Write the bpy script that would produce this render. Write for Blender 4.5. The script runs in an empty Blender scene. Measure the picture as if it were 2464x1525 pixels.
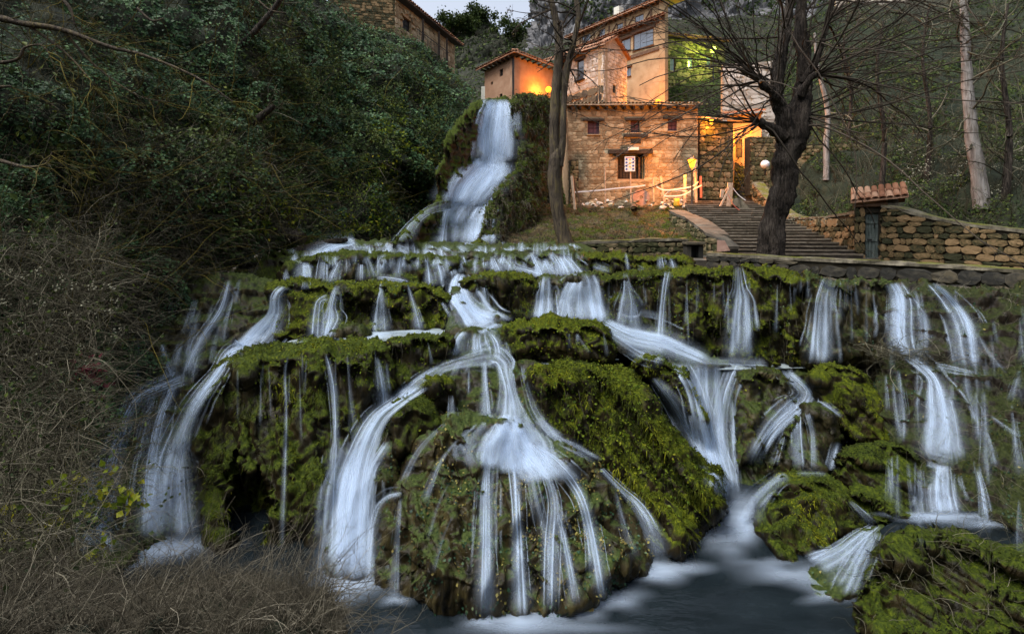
import bpy, math, random
import numpy as np
from mathutils import Vector, Matrix
from mathutils.bvhtree import BVHTree

# ------------------------------------------------------------------ camera, sky, sun, exposure
SC = bpy.context.scene
COL = SC.collection
R = math.radians
H = 4.5                       # eye height above the lower pool
F, CX, HY = 1150.0, 1232.0, 560.0
cam = bpy.data.cameras.new('camera'); cam_o = bpy.data.objects.new('camera', cam); COL.objects.link(cam_o)
cam_o.location = (0, 0, H); cam_o.rotation_euler = (R(90), 0, 0)
cam.sensor_fit = 'HORIZONTAL'; cam.sensor_width = 36; cam.lens = 36 * F / 2464
cam.shift_y = -(762.5 - HY) / 2464; cam.clip_start = 0.1; cam.clip_end = 1500
SC.camera = cam_o
world = bpy.data.worlds.new('World'); SC.world = world; world.use_nodes = True
wn = world.node_tree.nodes; wl = world.node_tree.links
sky = wn.new('ShaderNodeTexSky'); sky.sky_type = 'NISHITA'; sky.sun_disc = False
SUN_EL, SUN_AZ = 62.0, 235.0   # azimuth clockwise from +Y: the light part of the sky lies behind the camera
sky.sun_elevation = R(SUN_EL); sky.sun_rotation = R(SUN_AZ); sky.air_density = 1.0; sky.dust_density = 4.0; sky.ozone_density = 2.0
hsv = wn.new('ShaderNodeHueSaturation'); hsv.inputs['Saturation'].default_value = .45      # thin even cloud greys the blue
wl.new(sky.outputs[0], hsv.inputs['Color']); wl.new(hsv.outputs[0], wn['Background'].inputs[0]); wn['Background'].inputs[1].default_value = 0.125
sun = bpy.data.lights.new('sun', 'SUN'); sun_o = bpy.data.objects.new('sun', sun); COL.objects.link(sun_o)
sun.energy = 1.3; sun.angle = R(25); sun.color = (1.0, 0.95, 0.9)
sd = Vector((math.sin(R(SUN_AZ)) * math.cos(R(SUN_EL)), math.cos(R(SUN_AZ)) * math.cos(R(SUN_EL)), math.sin(R(SUN_EL))))
sun_o.rotation_euler = sd.to_track_quat('Z', 'Y').to_euler()
vs = SC.view_settings; vs.view_transform = 'Standard'; vs.look = 'None'; vs.gamma = 1; vs.exposure = 1.2
SC.cycles.transparent_max_bounces = 24; SC.cycles.max_bounces = 4; SC.cycles.diffuse_bounces = 2
SC.cycles.use_denoising = True; SC.cycles.caustics_reflective = False; SC.cycles.caustics_refractive = False
SC.cycles.sample_clamp_indirect = 6.0

# ------------------------------------------------------------------ helpers
rng = np.random.default_rng(7); random.seed(7)
def W(px, py, Y):
    return np.array([(px - CX) * Y / F, Y, H - (py - HY) * Y / F])
def WV(px, py, Y):
    return np.stack([(px - CX) * Y / F, Y, H - (py - HY) * Y / F], -1)
def S_of(P):
    return np.stack([CX + P[..., 0] / P[..., 1] * F, HY - (P[..., 2] - H) / P[..., 1] * F], -1)

_perm = np.concatenate([rng.permutation(256)] * 2).astype(np.int32)
_g = rng.normal(size=(256, 3)); _g /= np.linalg.norm(_g, axis=1)[:, None]
def pn(P):
    P = np.asarray(P, float); sh = P.shape[:-1]; P = P.reshape(-1, 3)
    i = np.floor(P).astype(np.int64); f = P - i; i &= 255
    u = f * f * f * (f * (f * 6 - 15) + 10); out = np.zeros(len(P))
    for dx in (0, 1):
        a = _perm[(i[:, 0] + dx) & 255]; wx = u[:, 0] if dx else 1 - u[:, 0]
        for dy in (0, 1):
            b = _perm[(a + i[:, 1] + dy) & 255]; wy = u[:, 1] if dy else 1 - u[:, 1]
            for dz in (0, 1):
                g = _g[_perm[(b + i[:, 2] + dz) & 255]]; wz = u[:, 2] if dz else 1 - u[:, 2]
                d = g[:, 0] * (f[:, 0] - dx) + g[:, 1] * (f[:, 1] - dy) + g[:, 2] * (f[:, 2] - dz)
                out += d * wx * wy * wz
    return (out * 1.7).reshape(sh)
def fbm(P, o=3):
    s, a = 0, 1.0
    for k in range(o):
        s = s + a * pn(P * 2 ** k + 17.3 * k); a *= .5
    return s

def link(o, parent=None):
    COL.objects.link(o)
    if parent is not None: par(o, parent)
    return o
def par(o, parent):
    o.parent = parent
    def world(p):
        m = Matrix.Translation(p.location) if p.type == 'EMPTY' else p.matrix_basis.copy()
        return m if p.parent is None else world(p.parent) @ p.matrix_parent_inverse @ m
    o.matrix_parent_inverse = world(parent).inverted()
def tag(o, label=None, cat=None, group=None, kind=None):
    if label: o['label'] = label
    if cat: o['category'] = cat
    if group: o['group'] = group
    if kind: o['kind'] = kind
    return o
def thing(name, label, cat, loc, group=None):
    o = bpy.data.objects.new(name, None); o.location = tuple(float(c) for c in loc); COL.objects.link(o)
    o.empty_display_size = .1
    return tag(o, label, cat, group)
def mesh_data(name, V, Fc, smooth=True, attrs=None, mi=None):
    """V (n,3); Fc list of index arrays (m,3)/(m,4)"""
    me = bpy.data.meshes.new(name); V = np.ascontiguousarray(V, np.float32)
    if isinstance(Fc, np.ndarray): Fc = [Fc]
    Fc = [np.asarray(f, np.int32) for f in Fc if len(f)]
    me.vertices.add(len(V)); me.vertices.foreach_set('co', V.ravel())
    nl = sum(f.size for f in Fc); npl = sum(len(f) for f in Fc)
    me.loops.add(nl); me.polygons.add(npl)
    me.loops.foreach_set('vertex_index', np.concatenate([f.ravel() for f in Fc]))
    tot = np.concatenate([np.full(len(f), f.shape[1], np.int32) for f in Fc])
    st = np.concatenate([[0], np.cumsum(tot)[:-1]]).astype(np.int32)
    me.polygons.foreach_set('loop_start', st); me.polygons.foreach_set('loop_total', tot)
    me.polygons.foreach_set('use_smooth', np.full(npl, smooth))
    if mi is not None: me.polygons.foreach_set('material_index', np.asarray(mi, np.int32))
    for k, v in (attrs or {}).items():
        v = np.ascontiguousarray(v, np.float32)
        if v.ndim == 1:
            a = me.attributes.new(k, 'FLOAT', 'POINT'); a.data.foreach_set('value', v)
        else:
            a = me.attributes.new(k, 'FLOAT_VECTOR', 'POINT'); a.data.foreach_set('vector', v.ravel())
    me.update(calc_edges=True); me.validate()
    return me
def mobj(name, V, Fc, mat, parent=None, smooth=True, attrs=None, mi=None):
    me = mesh_data(name, V, Fc, smooth, attrs, mi)
    for m in (mat if isinstance(mat, (list, tuple)) else [mat]): me.materials.append(m)
    return link(bpy.data.objects.new(name, me), parent)
def grid_faces(nv, nu):
    i = np.arange(nv * nu).reshape(nv, nu)
    return np.stack([i[:-1, :-1], i[1:, :-1], i[1:, 1:], i[:-1, 1:]], -1).reshape(-1, 4)

class MB:
    """collects boxes, bars and tubes for one mesh"""
    def __init__(s): s.V = []; s.F = []; s.n = 0
    def add(s, V, F):
        s.V.append(np.asarray(V, float)); s.F += [tuple(int(i) + s.n for i in f) for f in F]; s.n += len(V); return s
    def box(s, o, a, b, c):
        """corner o, edge vectors a, b, c"""
        o, a, b, c = map(lambda q: np.asarray(q, float), (o, a, b, c))
        if np.dot(np.cross(a, b), c) < 0: a, b = b, a
        V = [o, o + a, o + a + b, o + b, o + c, o + a + c, o + a + b + c, o + b + c]
        return s.add(V, [(0, 3, 2, 1), (4, 5, 6, 7), (0, 1, 5, 4), (1, 2, 6, 5), (2, 3, 7, 6), (3, 0, 4, 7)])
    def bar(s, p, q, w, t=None, up=(0, 0, 1)):
        p, q = np.asarray(p, float), np.asarray(q, float); t = t or w
        d = q - p; d = d / np.linalg.norm(d); a = np.cross(d, up)
        if np.linalg.norm(a) < 1e-3: a = np.cross(d, (0, 1, 0))
        a /= np.linalg.norm(a); b = np.cross(a, d)
        return s.box(p - a * w / 2 - b * t / 2, a * w, b * t, q - p)
    def tube(s, pts, rad, n=8, cap=True):
        P = np.asarray(pts, float); r = np.broadcast_to(np.asarray(rad, float), (len(P),))
        V, F = tube_np(P[None], r[None], n); V = V.reshape(-1, 3)
        s.add(V, F)
        if cap:
            k = len(P); s.F.append(tuple(s.n - k * n + j for j in range(n))[::-1]); s.F.append(tuple(s.n - n + j for j in range(n)))
        return s
    def lathe(s, o, prof, n=16):
        o = np.asarray(o, float); V = []; F = []
        for r, z in prof:
            for j in range(n):
                a = 2 * math.pi * j / n; V.append(o + (r * math.cos(a), r * math.sin(a), z))
        for i in range(len(prof) - 1):
            for j in range(n):
                k = (j + 1) % n; F.append((i * n + j, i * n + k, i * n + n + k, i * n + n + j))
        return s.add(V, F)
    def build(s, name, mat, parent=None, smooth=False, bevel=0):
        me = bpy.data.meshes.new(name); me.from_pydata(np.concatenate(s.V).tolist(), [], s.F); me.update()
        me.materials.append(mat)
        if smooth: me.polygons.foreach_set('use_smooth', [True] * len(me.polygons))
        o = link(bpy.data.objects.new(name, me), parent)
        if bevel:
            b = o.modifiers.new('bevel', 'BEVEL'); b.width = bevel; b.segments = 1; b.limit_method = 'ANGLE'
        return o
def tube_np(P, r, n=4):
    """P (N,S,3) r (N,S) -> verts (N*S*n,3), quads"""
    N, S = P.shape[:2]
    T = np.gradient(P, axis=1); T /= np.linalg.norm(T, axis=2, keepdims=True) + 1e-9
    ref = np.where(np.abs(T[:, :1, 2:3]) > .9, np.array([[[1., 0, 0]]]), np.array([[[0., 0, 1]]]))
    A = np.cross(T, np.broadcast_to(ref, T.shape)); A /= np.linalg.norm(A, axis=2, keepdims=True) + 1e-9
    B = np.cross(T, A)
    a = np.arange(n) * 2 * np.pi / n
    V = P[:, :, None] + r[:, :, None, None] * (A[:, :, None] * np.cos(a)[:, None] + B[:, :, None] * np.sin(a)[:, None])
    i = np.arange(N * S * n).reshape(N, S, n); j = np.roll(i, -1, axis=2)
    Q = np.stack([i[:, :-1], j[:, :-1], j[:, 1:], i[:, 1:]], -1).reshape(-1, 4)
    return V.reshape(-1, 3), Q

# ------------------------------------------------------------------ materials
def lin(r, g, b):
    f = lambda c: ((c / 255 + .055) / 1.055) ** 2.4 if c > 10 else c / 255 / 12.92
    return (f(r), f(g), f(b))
class NT:
    def __init__(s, name):
        s.m = bpy.data.materials.new(name); s.m.use_nodes = True; s.t = s.m.node_tree; s.N = s.t.nodes; s.L = s.t.links
        s.b = s.N['Principled BSDF']; s.out = s.N['Material Output']
    def n(s, ty, **kw):
        x = s.N.new('ShaderNode' + ty)
        for k, v in kw.items():
            if k.startswith('i_'):
                kk = k[2:]; kk = int(kk) if kk.isdigit() else kk
                if hasattr(v, 'links') or isinstance(v, bpy.types.NodeSocket): s.L.new(v, x.inputs[kk])
                else: x.inputs[kk].default_value = v
            else: setattr(x, k, v)
        return x
    def coord(s, scale=(1, 1, 1), kind='Object'):
        c = s.n('TexCoord').outputs[kind]
        return s.n('Mapping', i_0=c, i_Scale=scale).outputs[0]
    def noise(s, v, scale, detail=3, rough=.6, dist=0):
        return s.n('TexNoise', i_Vector=v, i_Scale=scale, i_Detail=detail, i_Roughness=rough, i_Distortion=dist).outputs[0]
    def ramp(s, fac, stops, interp='LINEAR'):
        r = s.n('ValToRGB', i_0=fac); e = r.color_ramp; e.interpolation = interp
        while len(e.elements) < len(stops): e.elements.new(.5)
        for el, (p, c) in zip(e.elements, stops):
            el.position = p; el.color = (*c, 1) if len(c) == 3 else c
        return r.outputs[0]
    def mix(s, fac, a, b):
        x = s.n('Mix', data_type='RGBA')
        for k, v in ((0, fac), (6, a), (7, b)):
            if isinstance(v, bpy.types.NodeSocket): s.L.new(v, x.inputs[k])
            else: x.inputs[k].default_value = (*v, 1) if isinstance(v, tuple) and len(v) == 3 else v
        return x.outputs[2]
    def math(s, op, a, b=0.0, c=None, clamp=False):
        x = s.n('Math', operation=op, use_clamp=clamp)
        for k, v in ((0, a), (1, b), (2, c)):
            if v is None: continue
            if isinstance(v, bpy.types.NodeSocket): s.L.new(v, x.inputs[k])
            else: x.inputs[k].default_value = v
        return x.outputs[0]
    def attr(s, name, out='Fac'):
        return s.n('Attribute', attribute_name=name).outputs[out]
    def rand(s): return s.n('ObjectInfo').outputs['Random']
    def normal_z(s): return s.n('SeparateXYZ', i_0=s.n('NewGeometry').outputs['Normal']).outputs[2]
    def set(s, col=None, rough=None, bump=None, bd=.02, bs=.6, **kw):
        if col is not None:
            if isinstance(col, bpy.types.NodeSocket): s.L.new(col, s.b.inputs['Base Color'])
            else: s.b.inputs['Base Color'].default_value = (*col, 1)
        if rough is not None:
            if isinstance(rough, bpy.types.NodeSocket): s.L.new(rough, s.b.inputs['Roughness'])
            else: s.b.inputs['Roughness'].default_value = rough
        if bump is not None:
            x = s.n('Bump', i_Height=bump, i_Strength=bs, i_Distance=bd); s.L.new(x.outputs[0], s.b.inputs['Normal'])
        for k, v in kw.items():
            s.b.inputs[k.replace('_', ' ')].default_value = v
        return s.m
def simple(name, cols, scale=3, rough=.85, bump=30, bd=.01, rnd=0.0, spec=.3, stretch=(1, 1, 1)):
    t = NT(name); v = t.coord(stretch); f = t.noise(v, scale, 4)
    if rnd: f = t.math('ADD', f, t.math('MULTIPLY', t.math('SUBTRACT', t.rand(), .5), rnd))
    n = len(cols); c = t.ramp(f, [(.28 + .44 * i / max(1, n - 1), k) for i, k in enumerate(cols)])
    return t.set(c, rough, t.noise(v, bump, 4), bd, .7, Specular_IOR_Level=spec)
def mossy_rock(name, moss, rock, wet=.5, amount=.5):
    t = NT(name); v = t.coord(); vs_ = t.coord((1, 1, .35))
    f1 = t.noise(v, 1.6, 4); f2 = t.noise(vs_, 5, 4); f3 = t.noise(t.coord((1, 1, .5)), 22, 3, .7); f4 = t.noise(v, 70, 2)
    r = t.ramp(f2, [(.3, rock[0]), (.5, rock[1]), (.7, rock[2])])
    m = t.ramp(f3, [(.28, moss[0]), (.5, moss[1]), (.75, moss[2])])
    a = t.math('ADD', t.math('MULTIPLY', t.normal_z(), .6), t.math('ADD', t.math('MULTIPLY', f1, 1.1), t.math('MULTIPLY', f2, .7)))  # moss favours tops; dark rock on faces also puts shade into the colour
    a = t.math('SUBTRACT', a, .55)                     # face about .35, top about .85
    fac = t.ramp(a, [(max(0, amount - .12), (0, 0, 0)), (min(1, amount + .12), (1, 1, 1))])
    c = t.mix(fac, r, m)
    rough = t.math('ADD', t.math('MULTIPLY', fac, .42), .55 - .2 * wet)
    h = t.math('ADD', t.math('MULTIPLY', f3, .7), t.math('MULTIPLY', f4, .25))
    return t.set(c, rough, h, .03, .8, Specular_IOR_Level=.10 + .08 * wet)
def attr_ramp(name, stops, rough=.6, transl=0.25, spec=.12):
    """leaf / twig material: each piece its own tint from the stored random value"""
    t = NT(name); c = t.ramp(t.attr('rnd'), stops); t.set(c, rough, Specular_IOR_Level=spec)
    if transl:
        tr = t.n('BsdfTranslucent', i_0=c); ms = t.n('MixShader', i_0=transl, i_1=t.b.outputs[0], i_2=tr.outputs[0])
        t.L.new(ms.outputs[0], t.out.inputs[0])
    return t.m
M = {}
RK = [(.004, .004, .002), (.014, .011, .005), (.042, .032, .013)]
M['moss_bright'] = mossy_rock('moss_bright', [(.012, .020, .001), (.042, .056, .002), (.120, .136, .004)], RK, .5, .64)
M['moss_dark'] = mossy_rock('moss_dark', [(.008, .014, .001), (.028, .042, .002), (.075, .095, .004)], RK, .7, .63)
M['tufa_wet'] = mossy_rock('tufa_wet', [(.008, .015, .003), (.026, .040, .006), (.070, .090, .018)], [(.004, .004, .003), (.020, .017, .008), (.075, .062, .026)], 1.0, .74)
M['tufa_dome'] = mossy_rock('tufa_dome', [(.010, .018, .004), (.030, .046, .008), (.075, .100, .024)], [(.004, .004, .003), (.022, .017, .007), (.062, .052, .020)], 1.0, .80)
M['slope_brown'] = mossy_rock('slope_brown', [(.008, .011, .003), (.020, .027, .006), (.045, .054, .014)], [(.008, .006, .005), (.020, .016, .011), (.045, .035, .024)], .8, .66)
M['cliff_moss'] = mossy_rock('cliff_moss', [(.010, .017, .002), (.030, .045, .004), (.075, .095, .010)], [(.008, .007, .004), (.026, .021, .011), (.06, .046, .022)], .3, .46)
M['soil'] = simple('soil', [(.012, .010, .006), (.035, .026, .014), (.06, .045, .022)], 2.5, .95, 18, .04)
M['bank'] = simple('bank', [(.006, .010, .006), (.014, .020, .010), (.028, .032, .016)], 1.5, .95, 12, .05)
M['grass_slope'] = mossy_rock('grass_slope', [(.016, .024, .004), (.04, .055, .008), (.075, .095, .014)], [(.03, .022, .010), (.065, .047, .021), (.11, .08, .038)], 0, .97)
M['crag'] = simple('crag', [(.05, .055, .06), (.12, .12, .125), (.24, .24, .245)], .35, .9, 3, .3, stretch=(1, 1, .4))
M['hill'] = simple('hill', [(.008, .010, .006), (.018, .021, .012), (.04, .038, .024)], .5, .95, 3, .3)
M['ochre'] = simple('ochre', [(.10, .06, .03), (.22, .13, .06), (.30, .2, .1)], 1.2, .9, 9, .05)
M['stone_warm'] = simple('stone_warm', [(.21, .155, .09), (.36, .275, .165), (.48, .385, .25)], 2.2, .9, 26, .012, rnd=.55)
M['stone_pale'] = simple('stone_pale', [(.30, .25, .20), (.46, .40, .34), (.60, .54, .47)], 2.2, .9, 26, .012, rnd=.55)
M['stone_dark'] = simple('stone_dark', [(.022, .022, .019), (.055, .050, .038), (.10, .085, .055)], 3, .9, 24, .014, rnd=.6)
M['stone_wall'] = simple('stone_wall', [(.03, .032, .014), (.11, .082, .036), (.24, .16, .08)], 4.5, .9, 24, .014, rnd=.7)
M['stone_moss'] = simple('stone_moss', [(.05, .055, .022), (.14, .12, .06), (.28, .21, .12)], 2.0, .9, 24, .014, rnd=.5)
M['mortar_warm'] = simple('mortar_warm', [(.27, .19, .11), (.38, .27, .165), (.45, .33, .21)], 2.2, .95, 40, .01)
M['mortar_dark'] = simple('mortar_dark', [(.012, .011, .008), (.026, .022, .014), (.045, .038, .022)], 3, .95, 30, .015)
M['plaster'] = simple('plaster', [(.26, .15, .09), (.34, .20, .125), (.40, .26, .17)], 1.4, .92, 30, .006)
M['plaster_ochre'] = simple('plaster_ochre', [(.24, .16, .09), (.36, .25, .14), (.42, .31, .19)], 1.2, .92, 30, .006)
M['plaster_pale'] = simple('plaster_pale', [(.40, .40, .34), (.52, .52, .45), (.6, .6, .54)], 1.2, .92, 30, .006)
M['wood_dark'] = simple('wood_dark', [(.018, .013, .010), (.04, .028, .02), (.07, .05, .034)], 5, .8, 40, .006, stretch=(1, 1, 4))
M['wood_brown'] = simple('wood_brown', [(.06, .034, .02), (.11, .062, .034), (.16, .095, .055)], 5, .75, 40, .005)
M['wood_pale'] = simple('wood_pale', [(.32, .22, .15), (.46, .33, .23), (.56, .42, .31)], 6, .8, 40, .004)
M['shutter'] = simple('shutter', [(.055, .022, .028), (.085, .034, .042), (.115, .05, .058)], 6, .6, 40, .003)
M['door_green'] = simple('door_green', [(.055, .075, .07), (.10, .13, .12), (.16, .185, .17)], 7, .8, 50, .006, stretch=(3, 3, .5))
M['tile'] = simple('tile', [(.17, .07, .035), (.30, .14, .075), (.42, .25, .16)], 3, .85, 30, .008, rnd=.7)
M['tile_pale'] = simple('tile_pale', [(.26, .20, .13), (.40, .31, .21), (.5, .42, .3)], 3, .85, 30, .008, rnd=.7)
M['step'] = simple('step', [(.03, .025, .02), (.085, .07, .055), (.15, .125, .095)], 3, .75, 20, .012, rnd=.5)
M['step_edge'] = simple('step_edge', [(.10, .085, .06), (.17, .145, .11), (.24, .21, .16)], 4, .85, 30, .01, rnd=.5)
M['paving'] = simple('paving', [(.05, .045, .036), (.10, .088, .068), (.16, .14, .11)], 2, .85, 14, .015)
M['cap'] = mossy_rock('cap', [(.045, .05, .012), (.10, .105, .02), (.17, .17, .045)], [(.06, .055, .04), (.15, .135, .10), (.26, .23, .17)], 0, .93)
M['iron'] = simple('iron', [(.006, .007, .008), (.012, .013, .014)], 8, .45, 40, .002, spec=.5)
M['paper'] = simple('paper', [(.66, .64, .62), (.72, .70, .68)], 8, .6, 40, .0005)
M['tape'] = simple('tape', [(.70, .66, .66), (.78, .76, .76)], 3, .5, 20, .0005)
M['red_tape'] = simple('red_tape', [(.55, .12, .08), (.7, .2, .14)], 3, .5, 20, .0005)
M['yellow'] = simple('yellow', [(.62, .40, .04), (.7, .48, .06)], 8, .5, 20, .0005)
M['blue'] = simple('blue', [(.03, .07, .28), (.05, .10, .36)], 8, .5, 20, .0005)
M['black'] = simple('black', [(.008, .008, .009), (.02, .02, .022)], 5, .45, 10, .02)
M['pink_stone'] = simple('pink_stone', [(.34, .20, .15), (.42, .26, .2), (.5, .33, .26)], 4, .9, 40, .006)
t = NT('glass'); M['glass'] = t.set((.10, .13, .17), .08, Specular_IOR_Level=.9)
t = NT('white_plastic'); M['white'] = t.set((.75, .77, .8), .35)
def bark(name, cols, scale=6):
    t = NT(name); v = t.coord((1, 1, .14)); f = t.noise(v, scale * 2.2, 5, .65, .6); g = t.noise(t.coord(), 1.6, 4)
    c = t.ramp(t.math('ADD', t.math('MULTIPLY', f, .65), t.math('MULTIPLY', g, .35)), [(.40, cols[0]), (.50, cols[1]), (.62, cols[2])])
    return t.set(c, .95, f, .09, 1.0, Specular_IOR_Level=.2)
M['bark_grey'] = bark('bark_grey', [(.04, .032, .024), (.085, .068, .05), (.135, .11, .05)])
M['bark_brown'] = bark('bark_brown', [(.010, .008, .007), (.036, .029, .023), (.09, .075, .062)], 9)
M['bark_pale'] = bark('bark_pale', [(.14, .12, .10), (.26, .24, .22), (.36, .34, .32)], 4)
M['twig_dark'] = attr_ramp('twig_dark', [(0, (.022, .018, .014)), (1, (.085, .070, .055))], .85, 0, .08)
M['twig_tan'] = attr_ramp('twig_tan', [(0, (.024, .023, .015)), (.6, (.072, .069, .045)), (1, (.22, .205, .15))], .85, 0, .08)
M['twig_lichen'] = attr_ramp('twig_lichen', [(0, (.03, .026, .010)), (.6, (.08, .067, .016)), (1, (.16, .135, .03))], .85, 0, .08)
M['straw'] = attr_ramp('straw', [(0, (.022, .020, .014)), (.55, (.072, .064, .044)), (1, (.25, .23, .175))], .85, .15, .2)
M['ivy'] = attr_ramp('ivy', [(0, (.013, .034, .016)), (.5, (.038, .084, .034)), (.85, (.075, .15, .056)), (1, (.13, .23, .09))], .5, .2, .16)
M['bush'] = attr_ramp('bush', [(0, (.013, .024, .008)), (.5, (.036, .060, .014)), (.85, (.075, .105, .022)), (1, (.13, .155, .03))], .55, .25)
M['leaf_yellow'] = attr_ramp('leaf_yellow', [(0, (.05, .09, .008)), (.5, (.13, .18, .012)), (1, (.30, .27, .02))], .5, .35)
M['leaf_dead'] = attr_ramp('leaf_dead', [(0, (.04, .026, .010)), (.5, (.11, .085, .028)), (1, (.27, .24, .07))], .7, .2)
M['leaf_red'] = attr_ramp('leaf_red', [(0, (.05, .012, .018)), (1, (.14, .03, .04))], .6, .3)
M['seedhead'] = attr_ramp('seedhead', [(0, (.16, .16, .11)), (1, (.34, .34, .26))], .9, .3)
M['teal_leaf'] = attr_ramp('teal_leaf', [(0, (.010, .028, .016)), (.6, (.03, .075, .04)), (1, (.16, .20, .10))], .4, .2, .25)
M['moss_hair'] = attr_ramp('moss_hair', [(0, (.010, .017, .001)), (.45, (.036, .048, .002)), (.8, (.115, .132, .005)), (1, (.22, .225, .012))], .8, .35, .2)
M['moss_hair_dark'] = attr_ramp('moss_hair_dark', [(0, (.007, .012, .002)), (.5, (.026, .038, .004)), (1, (.08, .095, .010))], .8, .3, .2)
M['grass'] = attr_ramp('grass', [(0, (.03, .05, .004)), (.5, (.08, .12, .01)), (1, (.16, .19, .02))], .7, .68)
# silky water: white veil whose thickness follows streaks along the flow
def water_veil(name, tint, rows):
    t = NT(name); a = t.n('Attribute', attribute_name='flow').outputs['Vector']
    s = t.n('SeparateXYZ', i_0=a)
    n1 = t.noise(t.n('CombineXYZ', i_0=t.math('MULTIPLY', s.outputs[0], 9.0 * rows), i_1=t.math('MULTIPLY', s.outputs[1], .22), i_2=0.0).outputs[0], 1.0, 2, .5, .15)
    n2 = t.noise(t.n('CombineXYZ', i_0=t.math('MULTIPLY', s.outputs[0], 34.0 * rows), i_1=t.math('MULTIPLY', s.outputs[1], .5), i_2=3.0).outputs[0], 1.0, 2, .5, .1)
    k = t.math('MULTIPLY', t.ramp(n1, [(.25, (.30,) * 3), (.70, (1,) * 3)]), t.ramp(n2, [(.25, (.72,) * 3), (.7, (1,) * 3)]))
    fac = t.math('MULTIPLY', t.math('POWER', k, .8), s.outputs[2], clamp=True)
    d = t.n('BsdfDiffuse', i_0=(*tint, 1)); tr = t.n('BsdfTranslucent', i_0=(*tint, 1))
    m1 = t.n('MixShader', i_0=.35, i_1=d.outputs[0], i_2=tr.outputs[0])
    m2 = t.n('MixShader', i_0=fac, i_1=t.n('BsdfTransparent').outputs[0], i_2=m1.outputs[0])
    t.L.new(m2.outputs[0], t.out.inputs[0]); t.N.remove(t.b)
    return t.m
M['veil'] = water_veil('veil', (.60, .735, .91), 1.0)
M['foam'] = water_veil('foam', (.60, .735, .91), .28)
t = NT('pool'); v = t.coord((1, 2.2, 1)); c = t.ramp(t.noise(v, .8, 3), [(.3, (.005, .008, .010)), (.7, (.012, .018, .022))])
M['pool'] = t.set(c, .12, t.noise(v, 2.2, 3), .03, .35, Specular_IOR_Level=.28)
t = NT('shallow'); v = t.coord((1, 2.2, 1)); c = t.ramp(t.noise(v, 1.4, 3), [(.3, (.16, .20, .20)), (.7, (.34, .40, .43))])
M['shallow'] = t.set(c, .25, t.noise(v, 3, 3), .02, .4, Specular_IOR_Level=.5)
def glow(name, col, s):
    t = NT(name); e = t.n('Emission', i_0=(*col, 1), i_1=s); t.L.new(e.outputs[0], t.out.inputs[0]); return t.m
ORANGE = (1.0, .31, .03)
M['bulb'] = glow('bulb', (1.0, .27, .015), 2.6)
M['bulb_green'] = glow('bulb_green', (.82, 1.0, .10), 4.0)
# ------------------------------------------------------------------ terrain
BV, BF, BN = [], [], [0]                       # everything water can run over
def to_bvh(V, Fc):
    V = np.asarray(V); BV.append(V); 
    for f in (Fc if isinstance(Fc, list) else [Fc]):
        f = np.asarray(f) + BN[0]
        BF.append(np.concatenate([f[:, [0, 1, 2]], f[:, [0, 2, 3]]]) if f.shape[1] == 4 else f)
    BN[0] += len(V)
def catmull(P, n=10, closed=True):
    P = np.asarray(P, float); out = []; k = len(P)
    for i in range(k if closed else k - 1):
        p0, p1, p2, p3 = [P[(i + d) % k] if closed else P[min(max(i + d, 0), k - 1)] for d in (-1, 0, 1, 2)]
        for s in np.linspace(0, 1, n, endpoint=False):
            out.append(.5 * (2 * p1 + (p2 - p0) * s + (2 * p0 - 5 * p1 + 4 * p2 - p3) * s * s + (3 * p1 - p0 - 3 * p2 + p3) * s ** 3))
    if not closed: out.append(P[-1])
    return np.array(out)
class Surf:
    """a grid of points one can scatter plants on"""
    def __init__(s, P, ok=None):
        s.P = P; du = np.gradient(P, axis=1); dv = np.gradient(P, axis=0)
        n = np.cross(du, dv); n /= np.linalg.norm(n, axis=2, keepdims=True) + 1e-9
        n *= np.sign(-(n * (P - np.array([0, 0, H]))).sum(2, keepdims=True)) ; s.N = n
        c = .25 * (P[:-1, :-1] + P[1:, :-1] + P[1:, 1:] + P[:-1, 1:]); px = S_of(c); s.px = px
        a = np.linalg.norm(np.cross(P[1:, :-1] - P[:-1, :-1], P[:-1, 1:] - P[:-1, :-1]), axis=2) / np.maximum(c[..., 1], 1) ** 2
        s.w = a * (px[..., 0] > -120) * (px[..., 0] < 2580) * (px[..., 1] > -120) * (px[..., 1] < 1620)
        if ok is not None: s.w = s.w * ok
    def sample(s, n, wfn=None):
        w = s.w if wfn is None else s.w * wfn(s.px[..., 0], s.px[..., 1])
        w = w.ravel() / w.sum(); k = rng.choice(len(w), n, p=w); i, j = np.unravel_index(k, s.w.shape)
        a, b = rng.random((2, n, 1))
        f = lambda Q: (Q[i, j] * (1 - a) + Q[i + 1, j] * a) * (1 - b) + (Q[i, j + 1] * (1 - a) + Q[i + 1, j + 1] * a) * b
        return f(s.P), f(s.N)

def hairs(P, N, length, width, droop, mat, name='moss', parent=None, kind='stuff'):
    """short tapering blades"""
    n = len(P); L = length * rng.uniform(.5, 1.3, (n, 1)); d = N + rng.normal(0, .45, (n, 3)); d /= np.linalg.norm(d, axis=1)[:, None]
    s = np.cross(d, rng.normal(size=(n, 3))); s /= np.linalg.norm(s, axis=1)[:, None]
    m = P + d * L * .55 + np.array([0, 0, -1]) * L * droop * .25; t = P + d * L * .9 + np.array([0, 0, -1]) * L * droop
    w = width * rng.uniform(.6, 1.3, (n, 1))
    V = np.stack([P - s * w, P + s * w, m + s * w * .75, m - s * w * .75, t], 1).reshape(-1, 3)
    i = np.arange(n)[:, None] * 5
    r = np.repeat(np.clip(rng.normal(.42, .16, n) + .55 * pn(P * 1.3), 0, 1), 5)
    o = mobj(name, V, [i + np.array([0, 1, 2, 3]), i + np.array([3, 2, 4])], mat, parent, True, {'rnd': r}); tag(o, kind=kind); return o
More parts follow.
